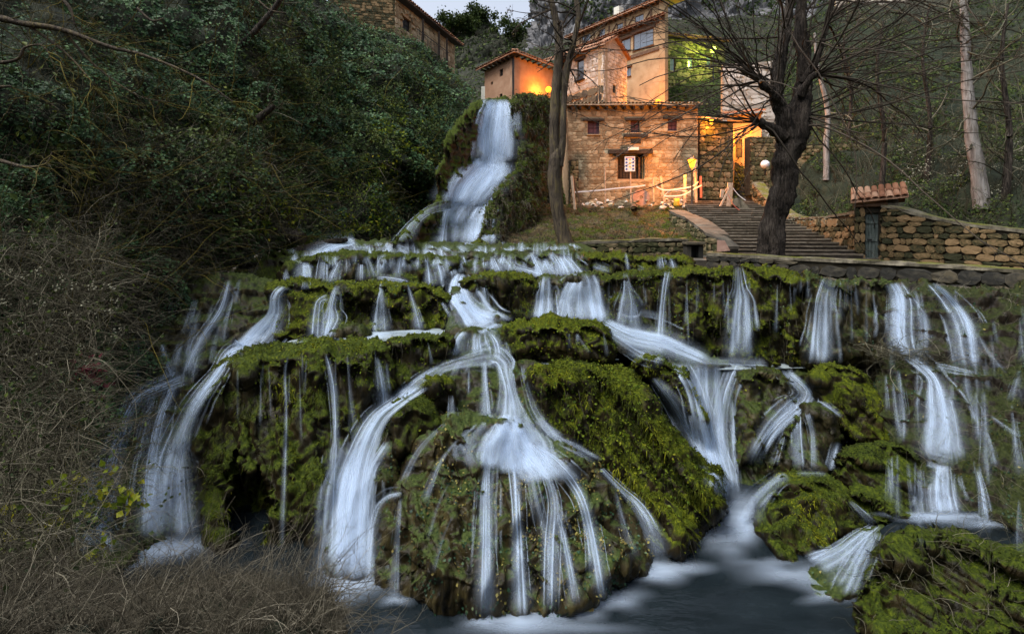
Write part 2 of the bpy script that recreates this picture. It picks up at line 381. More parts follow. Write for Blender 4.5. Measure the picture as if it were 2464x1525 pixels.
def leaves(P, N, size, mat, name, parent=None, aspect=.7, tilt=.5, kind='stuff', fold=.25, bias=0.0):
    n = len(P); N = N + rng.normal(0, tilt, (n, 3)); N /= np.linalg.norm(N, axis=1)[:, None]
    d = np.cross(N, rng.normal(size=(n, 3))); d[:, 2] -= .4; d -= N * (d * N).sum(1)[:, None]; d /= np.linalg.norm(d, axis=1)[:, None] + 1e-9
    s = np.cross(N, d); L = (size * rng.uniform(.55, 1.35, (n, 1))) if np.isscalar(size) else size[:, None] * rng.uniform(.55, 1.35, (n, 1))
    V = np.stack([P, P + d * L * .42 + s * L * aspect * .5 + N * L * fold * .4, P + d * L, P + d * L * .42 - s * L * aspect * .5 + N * L * fold * .4], 1).reshape(-1, 3)
    i = np.arange(n)[:, None] * 4
    r = np.repeat(np.clip(rng.normal(.5 + bias, .22, n) + .3 * pn(P * .9), 0, 1), 4)
    o = mobj(name, V, [i + np.array([0, 1, 2]), i + np.array([0, 2, 3])], mat, parent, False, {'rnd': r}); tag(o, kind=kind); return o
def grow(P, D, L, S=7, wig=.25, up=0.0, seed_scale=3.0):
    """random-walk stems: P,D (n,3), L (n,) -> (n,S,3)"""
    n = len(P); out = [P]; d = D / (np.linalg.norm(D, axis=1)[:, None] + 1e-9); p = P.copy()
    for k in range(S - 1):
        d = d + rng.normal(0, wig, (n, 3)); d[:, 2] += up
        d /= np.linalg.norm(d, axis=1)[:, None]; p = p + d * (L / (S - 1))[:, None]; out.append(p)
    return np.stack(out, 1)
def stems(P3, r0, mat, name, parent=None, n=3, tip=.25, kind=None):
    N, S = P3.shape[:2]; r = np.broadcast_to(np.asarray(r0, float).reshape(-1, 1), (N, 1)) * np.linspace(1, tip, S)[None]
    V, Q = tube_np(P3, r, n); rn = np.repeat(np.clip(rng.normal(.5, .25, N), 0, 1), S * n)
    o = mobj(name, V, Q, mat, parent, True, {'rnd': rn})
    if kind: tag(o, kind=kind)
    return o
def offshoots(P3, per, l0, l1, spread=.9, S=4, wig=.22, up=0.0, tmin=.25):
    N, SS = P3.shape[:2]; k = rng.integers(0, N, N * per); j = rng.integers(int(SS * tmin), SS - 1, N * per)
    p = P3[k, j]; T = P3[k, np.minimum(j + 1, SS - 1)] - P3[k, j - 1]; T /= np.linalg.norm(T, axis=1)[:, None] + 1e-9
    d = T + rng.normal(0, spread, (len(k), 3)) * .8
    return grow(p, d, rng.uniform(l0, l1, len(k)) * (1.15 - j / SS), S, wig, up)

SURFS = {}
def rock(name, outline, Yp, T, mat, label=None, cat=None, Rr=.5, step=3.3, lump=.15, fine=.042, col=.10, dents=(), jag=7, D=1.0, moss=0, mosscol='moss_hair', mlen=.03, group=None, steps=0.0, cap=0.0, caph=.3):
    """rounded rock whose front outline is given at its own depth (Yp: points x, y, depth), swollen by T metres"""
    O = catmull(outline, 6); lo = O.min(0) - 14; hi = O.max(0) + 14
    hi[0] = min(hi[0], 2620)
    xs = np.arange(lo[0], hi[0], step); ys = np.arange(lo[1], hi[1], step); X, Yy = np.meshgrid(xs, ys)
    A = O; B = np.roll(O, -1, 0); q = np.stack([X.ravel(), Yy.ravel()], 1)
    best = np.full(len(q), 1e9); ins = np.zeros(len(q), bool)
    for a, b in zip(A, B):
        ab = b - a; tt = np.clip(((q - a) @ ab) / (ab @ ab + 1e-9), 0, 1)
        best = np.minimum(best, ((q - a - tt[:, None] * ab) ** 2).sum(1))
        c = (a[1] > q[:, 1]) != (b[1] > q[:, 1])
        ins ^= c & (q[:, 0] < (b[0] - a[0]) * (q[:, 1] - a[1]) / (b[1] - a[1] + 1e-12) + a[0])
    d = np.sqrt(best) * np.where(ins, 1, -1); d = d.reshape(X.shape)
    Yp = np.asarray(Yp, float)
    if len(Yp) == 2: Yd = np.interp(Yy, *zip(*sorted((p[1], p[2]) for p in Yp)))
    else:
        Mx = np.c_[Yp[:, 0], Yp[:, 1], np.ones(len(Yp))]; co = np.linalg.lstsq(Mx, Yp[:, 2], rcond=None)[0]
        Yd = co[0] * X + co[1] * Yy + co[2]
    P0 = WV(X, Yy, Yd); ss = random.random() * 50
    d = d + jag * (fbm(P0 * 3.1 + ss, 3) * .8 + 1.0 * pn(P0 * np.array([1.3, 1.3, .6]) + ss * 2))
    dm = d * Yd / F; tt = np.clip(dm / Rr, 0, 1); h = T * np.sqrt(np.clip(1 - (1 - tt) ** 2, 0, 1))
    if cap:                                        # mossy brow overhanging the face below
        top = np.where((d > 0).any(0), np.argmax(d > 0, axis=0), 0); v = (Yy - ys[top][None]) * Yd / F
        ch = np.maximum(.08, caph * (1 + .9 * fbm(np.stack([X * Yd / F * 1.9, 0 * X + ss, 0 * X], -1), 2) + .35 * pn(np.stack([X * Yd / F * 6, 0 * X + ss, 0 * X], -1))))
        q = np.clip((v / ch - .62) / .38, 0, 1); h = h + cap * (1 - q * q * (3 - 2 * q)) * np.clip(tt * 3, 0, 1) * (1 + .5 * pn(np.stack([X * Yd / F * 2.6, 0 * X, 0 * X + ss], -1)))
        h = h - .10 * np.clip((v - ch) / .5, 0, 1) + .22 * np.clip((v - 2.0 * ch) / 1.2, 0, 1)
    for cx_, cy_, rx, ry, dep in dents:
        e = 1 - ((X - cx_) / rx) ** 2 - ((Yy - cy_) / ry) ** 2 + .8 * fbm(P0 * np.array([4., 4., 1.6]) + 3, 3); h = h - dep * np.clip(e * 2, 0, 1)
    P = WV(X, Yy, Yd - h)
    du = np.gradient(P, axis=1); dv = np.gradient(P, axis=0); n = np.cross(du, dv); n /= np.linalg.norm(n, axis=2, keepdims=True) + 1e-9
    n *= np.sign(-(n * (P - np.array([0, 0, H]))).sum(2, keepdims=True))
    warp = P + .12 * np.stack([pn(P * 2.3 + 5), pn(P * 2.3 + 9), pn(P * 2.3 + 2)], -1)
    dis = lump * fbm(warp * 1.5 + ss, 2) + lump * .55 * (np.abs(pn(warp * np.array([3.3, 3.3, 2.2]) + ss)) - .3)
    dis += col * (np.abs(pn(warp * np.array([3.4, 3.4, .7]) + ss)) - .3) + col * .5 * (np.abs(pn(warp * np.array([9, 9, 1.4]) + ss)) - .3)
    dis += fine * 1.2 * (np.abs(pn(warp * np.array([7, 7, 3.2]) + ss)) - .28) + fine * .4 * (np.abs(pn(P * np.array([17, 17, 8]) + ss)) - .28)
    if steps:                                      # little ledges, as where tufa builds up in terraces
        z = warp[..., 2] / .34; fr = z - np.floor(z); dis += steps * (1 - fr) ** 2
    P = P + n * (dis * np.clip(tt * 2.5 + .25, 0, 1))[..., None]
    keep = (d > 0); cell = keep[:-1, :-1] & keep[1:, :-1] & keep[1:, 1:] & keep[:-1, 1:]
    nv, nu = X.shape; idx = np.arange(nv * nu).reshape(nv, nu)
    Q = np.stack([idx[:-1, :-1], idx[1:, :-1], idx[1:, 1:], idx[:-1, 1:]], -1)[cell]
    # side walls running back from the rim
    E = np.concatenate([Q[:, [0, 1]], Q[:, [1, 2]], Q[:, [2, 3]], Q[:, [3, 0]]]); key = E.min(1).astype(np.int64) * (nv * nu) + E.max(1)
    u, inv, cnt = np.unique(key, return_inverse=True, return_counts=True); rim = E[cnt[inv] == 1]
    V = P.reshape(-1, 3); rv = np.unique(rim); mp = np.full(nv * nu, -1); mp[rv] = np.arange(len(rv))
    back = V[rv] * (1 + D / V[rv][:, 1:2]); back[:, 2] += (H - V[rv][:, 2]) * -(D / V[rv][:, 1]) * 0 + (V[rv][:, 2] - back[:, 2]) * 0
    base = V[rv]; dirv = base - np.array([0, 0, H]); back = base + dirv * (D / base[:, 1:2])
    back2 = base + dirv * (D * .25 / base[:, 1:2]) + .03 * rng.normal(size=base.shape)
    used = np.unique(Q); rm = np.full(nv * nu, -1); rm[used] = np.arange(len(used)); V2 = V[used]; n0 = len(V2); k = len(rv)
    Q2 = rm[Q]; a = rm[rim[:, 0]]; b = rm[rim[:, 1]]; ma = mp[rim[:, 0]]; mb = mp[rim[:, 1]]
    side = np.concatenate([np.stack([b, a, n0 + ma, n0 + mb], 1), np.stack([n0 + mb, n0 + ma, n0 + k + ma, n0 + k + mb], 1)])
    VV = np.concatenate([V2, back2, back])
    o = mobj(name, VV, [Q2, side], M[mat])
    to_bvh(V2, Q2)
    s = Surf(P, cell)
    if label: tag(o, label, cat, group)
    if cat is None: tag(o, kind='structure')
    if moss:
        p, nn = s.sample(int(moss * 1.1)); kp = rng.random(len(p)) < np.clip(-.30 + nn[:, 2] * 1.25 + 1.0 * pn(p * 1.9), 0, 1); p, nn = p[kp], nn[kp]; upw = np.array([0, 0, -.25])
        hairs(p, nn * .8 + upw, mlen * 1.5, .007, .9, M[mosscol], 'moss', o)
    SURFS.setdefault(name, []).append(s)
    o['_s'] = 1; del o['_s']
    return o, s
def loft(name, foot, top, nu, nv, mat, prof=None, lump=.5, fine=.15, scale=.35, dents=(), bvh=False):
    a = catmull(foot, 12, False); b = catmull(top, 12, False)
    t = np.linspace(0, 1, nu) * (len(a) - 1); i = np.minimum(t.astype(int), len(a) - 2); fr = (t - i)[:, None]
    A = a[i] * (1 - fr) + a[i + 1] * fr; Bb = b[i] * (1 - fr) + b[i + 1] * fr
    v = np.linspace(0, 1, nv)[:, None, None]
    A3 = WV(A[:, 0], A[:, 1], A[:, 2]); B3 = WV(Bb[:, 0], Bb[:, 1], Bb[:, 2])
    vz = v if prof is None else prof(v)
    P = A3[None] * (1 - v) + B3[None] * v; P[..., 2] = (A3[None, :, 2] * (1 - vz[..., 0]) + B3[None, :, 2] * vz[..., 0])
    sf = Surf(P); dis = lump * fbm(P * scale, 3) + fine * fbm(P * 1.6, 3)
    px = S_of(P)
    P = P + sf.N * dis[..., None]
    for cx_, cy_, rx, ry, dep in dents:
        e = np.clip((1 - ((px[..., 0] - cx_) / rx) ** 2 - ((px[..., 1] - cy_) / ry) ** 2) * 2, 0, 1)
        dirv = P - np.array([0, 0, H]); P = P + dirv / dirv[..., 1:2] * (dep * e)[..., None]
    o = mobj(name, P.reshape(-1, 3), grid_faces(nv, nu), M[mat]); tag(o, kind='structure')
    if bvh: to_bvh(P.reshape(-1, 3), grid_faces(nv, nu))
    return o, Surf(P)

# unseen gorge side behind and beside the viewer, added to block low sky light
th = np.linspace(-2.5, 2.5, 60); hv = np.linspace(0, 1, 24)[:, None]; rad_ = 26 + 26 * hv
Pg = np.stack([rad_ * np.sin(th) * 1.2, -rad_ * np.cos(th) + 10, -1.4 + 30 * hv ** .9 + 0 * th], -1); Pg[..., 2] += 1.5 * pn(Pg * .12)
mobj('unseen_shade_bank', Pg.reshape(-1, 3), grid_faces(24, 60), M['hill'])['kind'] = 'structure'
# ground sheet below everything, out to the horizon
g = np.linspace(-1, 1, 41); gx, gy = np.meshgrid(np.sign(g) * np.abs(g) ** 2 * 700, np.sign(g) * np.abs(g) ** 2 * 700)
mobj('ground', np.stack([gx, gy + 6, -1.2 + 0 * gx], -1).reshape(-1, 3), grid_faces(41, 41), M['soil'])['kind'] = 'structure'

# stepped bed of the stream behind the ledges
bedy = [(575, 16.8), (600, 16.0), (650, 13.8), (760, 12.2), (860, 11.3), (1000, 9.9), (1180, 9.0), (1300, 8.2), (1420, 7.6)]
bx = np.linspace(140, 2700, 160); by = np.linspace(0, 1, 90); BX, BY = np.meshgrid(bx, by); y0_ = np.interp(BX, [660, 730, 1400, 1480, 1700, 2000, 2150, 2700], [730, 590, 585, 625, 665, 690, 705, 820]); BY = y0_ + (1420 - y0_) * BY
BYd = np.interp(BY, *zip(*bedy)); Pb = WV(BX, BY, BYd); Pb[..., 1] += .25 * fbm(Pb * 1.1, 3)
bed = mobj('stream_bed', Pb.reshape(-1, 3), grid_faces(*BX.shape), M['tufa_wet']); tag(bed, kind='structure'); to_bvh(Pb.reshape(-1, 3), grid_faces(*BX.shape))

# left valley side
left_foot = [(-500, 1560, 4.6), (120, 1350, 6.4), (360, 930, 9.2), (560, 650, 12.2), (690, 600, 14.5), (850, 575, 17.5), (985, 580, 19.5), (1040, 500, 22.5), (1075, 400, 25)]
left_top = [(-1300, -500, 8), (-300, -420, 12.5), (200, -300, 17), (480, -300, 22), (620, -170, 25), (770, 0, 28.5), (945, 86, 29.6), (1060, 150, 31), (1150, 215, 31)]
_, LEFT = loft('left_bank', left_foot, left_top, 230, 150, 'bank', lambda v: v + .10 * np.sin(v * np.pi), .55, .18, .33,
               dents=((985, 500, 85, 75, 2.2), (930, 440, 60, 45, 1.0)), bvh=True)
# right valley side behind the stairs and garden wall
right_foot = [(1740, 500, 30.5), (1850, 530, 29), (1960, 580, 25), (2130, 610, 20.5), (2300, 630, 18.0), (2470, 660, 16), (2800, 700, 14)]
right_top = [(1700, 300, 40), (1840, 260, 42), (1960, 40, 52), (2130, 10, 52), (2330, -10, 48), (2600, -80, 42), (3100, -200, 32)]
_, RIGHT = loft('right_bank', right_foot, right_top, 220, 140, 'bank', None, .7, .2, .3)
# slope under the mill
mill_foot = [(1130, 596, 17.2), (1230, 600, 17.2), (1380, 602, 17.3), (1520, 606, 17.6), (1690, 608, 18.2)]
mill_top = [(1235, 462, 27.5), (1300, 484, 27.8), (1380, 498, 28.4), (1540, 497, 28.9), (1690, 488, 29.4)]
_, MILLS = loft('mill_slope', mill_foot, mill_top, 200, 110, 'grass_slope', lambda v: v - .03 * np.sin(v * np.pi), .16, .10, .8)
# ground the village stands on, rising behind the mill
_, VIL = loft('village_ground', [(1000, 300, 29.5), (1240, 440, 29.0), (1340, 500, 29.9), (1500, 500, 30.6), (1760, 480, 30.6), (1900, 470, 31)],
              [(1050, 190, 60), (1090, 170, 60), (1280, 120, 62), (1500, 60, 62), (1760, 40, 62), (1960, 40, 62)], 120, 60, 'hill', None, .3, .15, .4)
# far wooded hill and the limestone crag
_, HILL = loft('far_hill', [(700, 330, 50), (950, 270, 55), (1100, 250, 62), (1240, 240, 66), (1500, 200, 70), (1900, 200, 75), (2700, 200, 60)],
               [(700, 200, 70), (950, 150, 78), (1068, 62, 85), (1150, 48, 88), (1250, 70, 92), (1700, -300, 100), (2700, -500, 90)], 200, 80, 'hill', None, 1.6, .6, .12)
_, CRAG = loft('limestone_crag', [(1258, 190, 64), (1300, 190, 62), (1420, 190, 62), (1560, 160, 64), (1700, 160, 66), (2000, 150, 66)],
               [(1262, -20, 72), (1300, -240, 74), (1420, -260, 74), (1560, -260, 76), (1700, -260, 78), (2000, -260, 80)], 200, 120, 'crag', None, 2.2, .9, .16)

# --- rocks of the cascade (outlines, depth points, swell)
rock('tufa_ledge', [(690, 612), (760, 592), (830, 579), (900, 577), (1000, 581), (1100, 584), (1250, 588), (1380, 592), (1420, 612), (1400, 630), (1000, 632), (700, 640)], [(900, 578, 15.4), (900, 632, 13.4), (1400, 600, 15.2)], .25, 'tufa_wet', Rr=.3, lump=.12, col=.03, steps=.10, jag=4, moss=3000, mosscol='moss_hair_dark', cap=.15, caph=.30)
rock('tufa_ledge', [(676, 650), (700, 620), (790, 606), (860, 602), (950, 606), (1060, 610), (1110, 616), (1120, 668), (1040, 690), (900, 692), (690, 700)], [(900, 604, 12.9), (900, 690, 12.2)], .45, 'moss_dark', Rr=.4, jag=5, moss=7000, mosscol='moss_hair_dark', cap=.15, caph=.30)
rock('tufa_ledge', [(1100, 612), (1200, 603), (1290, 600), (1400, 605), (1420, 640), (1405, 672), (1300, 675), (1200, 668), (1120, 675)], [(1250, 604, 13.0), (1250, 670, 12.3)], .4, 'tufa_wet', Rr=.4, jag=5, moss=4000, mosscol='moss_hair_dark', cap=.15, caph=.30)
rock('mossy_ledge', [(1390, 612), (1440, 601), (1500, 604), (1530, 625), (1525, 660), (1410, 660)], [(1450, 600, 13.8), (1450, 660, 13.0)], .4, 'moss_bright', Rr=.4, jag=4, moss=3000, cap=.22, caph=.25)
rock('mossy_ledge', [(1510, 628), (1560, 613), (1640, 613), (1668, 630), (1660, 662), (1520, 662)], [(1560, 612, 14.2), (1560, 660, 13.6)], .35, 'moss_bright', Rr=.35, jag=4, moss=2500, cap=.22, caph=.25)
rock('tufa_ledge', [(640, 700), (680, 677), (760, 672), (850, 676), (920, 670), (1000, 677), (1060, 690), (1092, 712), (1098, 750), (1085, 800), (1000, 806), (900, 816), (800, 822), (690, 828), (655, 805), (668, 745)], [(850, 672, 11.1), (850, 820, 10.2)], .5, 'moss_bright', Rr=.5, col=.10, moss=14000, dents=((940, 770, 40, 40, .25), (1040, 770, 30, 40, .2), (870, 760, 40, 35, .2)), cap=.15, caph=.30)
rock('wet_boulder', [(788, 806), (815, 782), (850, 775), (892, 800), (882, 824), (800, 824)], [(840, 775, 9.9), (840, 820, 9.6)], .3, 'tufa_wet', 'wet green boulder at the foot of the left ledge beside the flat pool', 'boulder', Rr=.3, jag=4, moss=900)
rock('tufa_ledge', [(1105, 675), (1160, 655), (1230, 650), (1285, 660), (1300, 700), (1295, 770), (1200, 780), (1140, 775), (1108, 740)], [(1200, 650, 11.5), (1200, 770, 10.9)], .45, 'moss_bright', Rr=.4, col=.10, moss=6000, jag=5, cap=.15, caph=.30)
rock('tufa_ledge', [(1285, 672), (1340, 658), (1420, 655), (1445, 665), (1455, 780), (1300, 780)], [(1350, 655, 11.7), (1350, 780, 11.2)], .35, 'tufa_wet', Rr=.4, moss=4000, jag=5, cap=.15, caph=.30)
rock('tufa_ledge', [(1430, 662), (1480, 652), (1550, 650), (1630, 655), (1645, 740), (1635, 840), (1560, 825), (1480, 800), (1440, 775)], [(1530, 650, 11.4), (1530, 830, 10.9)], .4, 'moss_dark', Rr=.45, col=.10, moss=9000, mosscol='moss_hair', jag=5, cap=.15, caph=.30)
rock('tufa_ledge', [(1612, 665), (1650, 646), (1720, 640), (1772, 645), (1790, 700), (1792, 872), (1640, 862), (1618, 760)], [(1700, 640, 11.2), (1700, 865, 10.7)], .5, 'moss_bright', Rr=.5, col=.12, moss=14000, dents=((1700, 830, 80, 60, .3),), cap=.15, caph=.30)
rock('tufa_ledge', [(1772, 655), (1830, 640), (1890, 645), (1930, 660), (1952, 700), (1950, 780), (1945, 880), (1785, 880)], [(1860, 640, 11.1), (1860, 870, 10.5)], .5, 'moss_bright', Rr=.5, col=.12, moss=14000, dents=((1860, 840, 70, 60, .3),), cap=.15, caph=.30)
rock('tufa_ledge', [(1925, 672), (2000, 668), (2080, 668), (2155, 680), (2165, 780), (2155, 880), (2060, 884), (1930, 884)], [(2040, 668, 10.9), (2040, 880, 10.4)], .45, 'tufa_wet', Rr=.5, col=.10, moss=5000, mosscol='moss_hair_dark', cap=.15, caph=.30)
rock('tufa_slope', [(2125, 700), (2170, 676), (2260, 682), (2330, 688), (2400, 690), (2640, 705), (2640, 1340), (2300, 1270), (2200, 1250), (2180, 1110), (2140, 1070), (2100, 960), (2130, 860)], [(2200, 680, 10.9), (2200, 1250, 7.6), (2600, 800, 9.4)], .35, 'slope_brown', Rr=.5, lump=.16, steps=.14, fine=.06, moss=12000, mosscol='moss_hair_dark')
rock('mossy_ledge', [(548, 668), (585, 628), (640, 606), (700, 598), (735, 606), (728, 640), (690, 690), (610, 700)], [(640, 606, 13.8), (640, 700, 12.6)], .4, 'moss_dark', Rr=.4, jag=6, moss=4000, mosscol='moss_hair_dark', cap=.15, caph=.25)
# shelves water runs over
rock('stream_apron', [(1430, 765), (1500, 785), (1600, 806), (1700, 845), (1760, 880), (1640, 900), (1540, 862), (1455, 840)], [(1440, 770, 10.7), (1720, 870, 10.2), (1500, 850, 10.0)], .15, 'tufa_wet', Rr=.3, lump=.10, jag=3)
rock('stream_apron', [(1090, 690), (1150, 715), (1215, 770), (1260, 800), (1190, 810), (1080, 812), (1085, 740)], [(1100, 690, 11.2), (1150, 810, 9.7)], .2, 'tufa_wet', Rr=.3, jag=3)
rock('stream_apron', [(1560, 880), (1640, 866), (1800, 880), (1960, 880), (2135, 880), (2160, 960), (2060, 1100), (1780, 1260), (1720, 1200), (1640, 1000)], [(1800, 880, 10.3), (1800, 1240, 8.3)], .12, 'tufa_wet', Rr=.3, lump=.12, jag=3)
rock('stream_apron', [(1040, 880), (1110, 866), (1290, 872), (1320, 960), (1310, 1050), (1060, 1050), (960, 1010), (960, 960)], [(1200, 870, 9.0), (1200, 1050, 8.0)], .25, 'tufa_wet', Rr=.35, lump=.12, steps=.06, jag=4, moss=2500, mosscol='moss_hair_dark')
rock('stream_apron', [(1078, 840), (1095, 805), (1130, 788), (1205, 788), (1245, 815), (1260, 870), (1200, 885), (1090, 880)], [(1160, 790, 9.6), (1160, 880, 9.0)], .3, 'tufa_wet', Rr=.3, lump=.12, jag=3, moss=1200, mosscol='moss_hair_dark')
# named boulders
rock('mossy_boulder', [(1198, 805), (1212, 776), (1270, 764), (1340, 755), (1410, 765), (1462, 782), (1480, 830), (1474, 872), (1400, 876), (1300, 874), (1225, 866)], [(1340, 756, 9.9), (1340, 870, 9.3)], .5, 'moss_bright', 'flat-topped mossy boulder in mid stream between the two curtains of water', 'boulder', Rr=.4, moss=9000, fine=.07, cap=.14, caph=.3)
rock('mossy_boulder', [(1518, 885), (1545, 853), (1582, 856), (1640, 888), (1665, 925), (1686, 965), (1700, 1020), (1640, 985), (1575, 922)], [(1560, 856, 9.6), (1690, 1010, 8.9), (1640, 900, 9.4)], .3, 'moss_dark', 'narrow dark mossy rock between the big green mound and the V-shaped fall', 'boulder', Rr=.3, moss=3000, jag=5, cap=.14, caph=.3)
rock('left_tufa_slope', [(180, 1050), (260, 930), (330, 800), (420, 690), (560, 655), (690, 690), (700, 730), (660, 815), (570, 862), (520, 920), (490, 1000), (490, 1345), (180, 1390)], [(560, 660, 12.0), (470, 960, 9.2), (300, 1350, 7.0), (220, 1000, 8.7), (680, 720, 11.4), (480, 1340, 7.2)], .3, 'tufa_wet', Rr=.5, lump=.16, steps=.10, moss=7000, mosscol='moss_hair_dark')
rock('mossy_mound', [(468, 960), (500, 905), (560, 850), (640, 826), (720, 818), (800, 815), (880, 817), (930, 828), (950, 870), (950, 940), (935, 990), (900, 1040), (870, 1110), (850, 1180), (835, 1270), (815, 1350), (760, 1350), (700, 1340), (640, 1335), (490, 1330), (470, 1250), (464, 1100)], [(700, 815, 8.9), (700, 1320, 7.35), (480, 1000, 8.3)], .6, 'moss_dark', 'tall dark mossy tufa mound with a hollow at its foot, left of centre', 'boulder', Rr=.7, col=.13, lump=.12, moss=26000, mosscol='moss_hair', dents=((590, 1215, 60, 110, .85), (720, 1340, 60, 40, .5)), mlen=.055, cap=.18, caph=.6)
rock('mossy_ledge', [(925, 820), (1000, 802), (1090, 800), (1105, 830), (1095, 862), (1045, 892), (1012, 915), (940, 945), (920, 900)], [(1000, 802, 9.3), (1000, 920, 8.7)], .4, 'moss_dark', Rr=.4, moss=6000, jag=5, cap=.22, caph=.25)
rock('tufa_column', [(905, 985), (960, 995), (985, 1080), (970, 1160), (905, 1235), (890, 1420), (775, 1420), (795, 1250), (830, 1150), (860, 1055)], [(930, 990, 8.2), (840, 1400, 6.5)], .3, 'tufa_wet', Rr=.4, col=.1, moss=4000, mosscol='moss_hair_dark', jag=4)
rock('mossy_boulder', [(938, 985), (960, 956), (1000, 945), (1040, 962), (1055, 1000), (1052, 1040), (1010, 1075), (960, 1110), (935, 1065)], [(1000, 946, 8.0), (980, 1090, 7.5)], .35, 'moss_dark', 'round knob of mossy rock on the left shoulder of the front mound', 'boulder', Rr=.35, moss=3500, jag=5, cap=.14, caph=.3)
rock('mossy_boulder', [(998, 935), (1020, 906), (1060, 903), (1092, 930), (1098, 975), (1060, 1000), (1010, 972)], [(1050, 904, 8.5), (1050, 990, 8.1)], .3, 'moss_bright', 'small green boulder just above the round mossy knob, centre left', 'boulder', Rr=.3, moss=2200, jag=5, cap=.14, caph=.3)
rock('tufa_mound', [(1005, 1040), (1060, 1000), (1110, 985), (1180, 992), (1260, 1008), (1330, 1050), (1400, 1088), (1452, 1120), (1492, 1180), (1540, 1250), (1572, 1320), (1570, 1390), (1500, 1430), (1440, 1470), (1330, 1505), (1230, 1525), (1140, 1515), (1050, 1495), (980, 1465), (905, 1430), (880, 1400), (890, 1300), (910, 1225), (955, 1150), (970, 1085)], [(1200, 990, 8.1), (1200, 1500, 6.1)], .75, 'tufa_dome', 'large domed tufa mound in front, streaked with white water and yellow leaves', 'boulder', Rr=.9, col=.20, lump=.14, fine=.03, moss=5000, mosscol='moss_hair_dark', jag=6, cap=.10, caph=.5, steps=.05)
rock('mossy_mound', [(1262, 900), (1290, 874), (1350, 866), (1420, 865), (1490, 880), (1532, 905), (1580, 960), (1640, 1040), (1700, 1108), (1738, 1130), (1748, 1190), (1752, 1232), (1712, 1275), (1690, 1310), (1640, 1350), (1600, 1335), (1560, 1295), (1505, 1190), (1440, 1120), (1380, 1080), (1320, 1040), (1270, 970)], [(1300, 870, 8.9), (1740, 1190, 7.5), (1640, 1340, 6.95), (1400, 1080, 7.7)], .55, 'moss_bright', 'big bright green mossy mound sloping down to the right of the front fall', 'boulder', Rr=.6, col=.08, lump=.15, fine=.06, moss=30000, mlen=.06, cap=.18, caph=.6)
rock('mossy_boulder', [(1768, 910), (1800, 890), (1870, 888), (1912, 930), (1920, 980), (1880, 1030), (1840, 1085), (1790, 1120), (1768, 1140), (1765, 1010)], [(1840, 888, 9.9), (1800, 1130, 8.8)], .35, 'tufa_wet', 'upright wet rock with moss cap between the V-shaped fall and the forked fall', 'boulder', Rr=.35, moss=3500, jag=5, cap=.14, caph=.3)
rock('mossy_boulder', [(1938, 900), (1978, 876), (2040, 878), (2085, 900), (2118, 960), (2160, 1075), (2060, 1068), (2008, 1010), (1955, 955)], [(2000, 876, 9.7), (2100, 1060, 8.9), (1960, 950, 9.3)], .4, 'moss_bright', 'yellow-green mossy boulder under the right-hand pool', 'boulder', Rr=.4, moss=7000, jag=5, cap=.14, caph=.3)
rock('mossy_boulder', [(1935, 965), (1980, 965), (2012, 1010), (2025, 1065), (1995, 1095), (1975, 1145), (1850, 1145), (1875, 1055), (1915, 995)], [(1960, 965, 9.1), (1930, 1140, 8.2)], .3, 'tufa_wet', 'dark wet rock under the forked fall, right of centre', 'boulder', Rr=.3, moss=2500, mosscol='moss_hair_dark', jag=5, cap=.14, caph=.3)
rock('mossy_boulder', [(2005, 1095), (2060, 1066), (2130, 1060), (2192, 1080), (2215, 1130), (2212, 1245), (2150, 1262), (2060, 1190), (2005, 1150)], [(2100, 1060, 8.5), (2150, 1250, 7.5)], .4, 'moss_dark', 'dark round boulder with short moss below the yellow-green one', 'boulder', Rr=.4, moss=4500, mosscol='moss_hair_dark', jag=4, cap=.14, caph=.3)
rock('mossy_boulder', [(1822, 1190), (1865, 1146), (1930, 1132), (2000, 1142), (2055, 1190), (2085, 1250), (2070, 1310), (2000, 1370), (1930, 1380), (1870, 1360), (1818, 1310), (1808, 1240)], [(1940, 1134, 7.9), (1940, 1370, 6.9)], .5, 'moss_dark', 'broad mossy boulder standing in the lower pool, right of centre', 'boulder', Rr=.5, moss=9000, jag=4, cap=.14, caph=.3)
rock('mossy_boulder', [(2035, 1180), (2090, 1165), (2150, 1200), (2200, 1250), (2120, 1265), (2055, 1235)], [(2080, 1166, 7.8), (2150, 1260, 7.1)], .25, 'moss_dark', 'low flat rock wedged between the broad boulder and the dark round one', 'boulder', Rr=.3, moss=1500, mosscol='moss_hair_dark', jag=4, cap=.14, caph=.3)
rock('wet_boulder', [(1985, 1330), (2040, 1282), (2120, 1258), (2190, 1270), (2150, 1340), (2070, 1450), (1975, 1460), (1940, 1390)], [(2100, 1262, 7.05), (2000, 1450, 5.95)], .2, 'tufa_wet', 'smooth wet rock under the small cascade at lower right', 'boulder', Rr=.35, jag=3, lump=.07)
rock('right_near_bank', [(2045, 1470), (2062, 1390), (2110, 1315), (2180, 1278), (2300, 1272), (2400, 1300), (2640, 1330), (2640, 1650), (2150, 1650), (2060, 1560)], [(2300, 1272, 6.6), (2300, 1520, 5.6)], .5, 'moss_dark', Rr=.5, moss=12000, mosscol='moss_hair_dark', lump=.14, cap=.2, caph=.4)
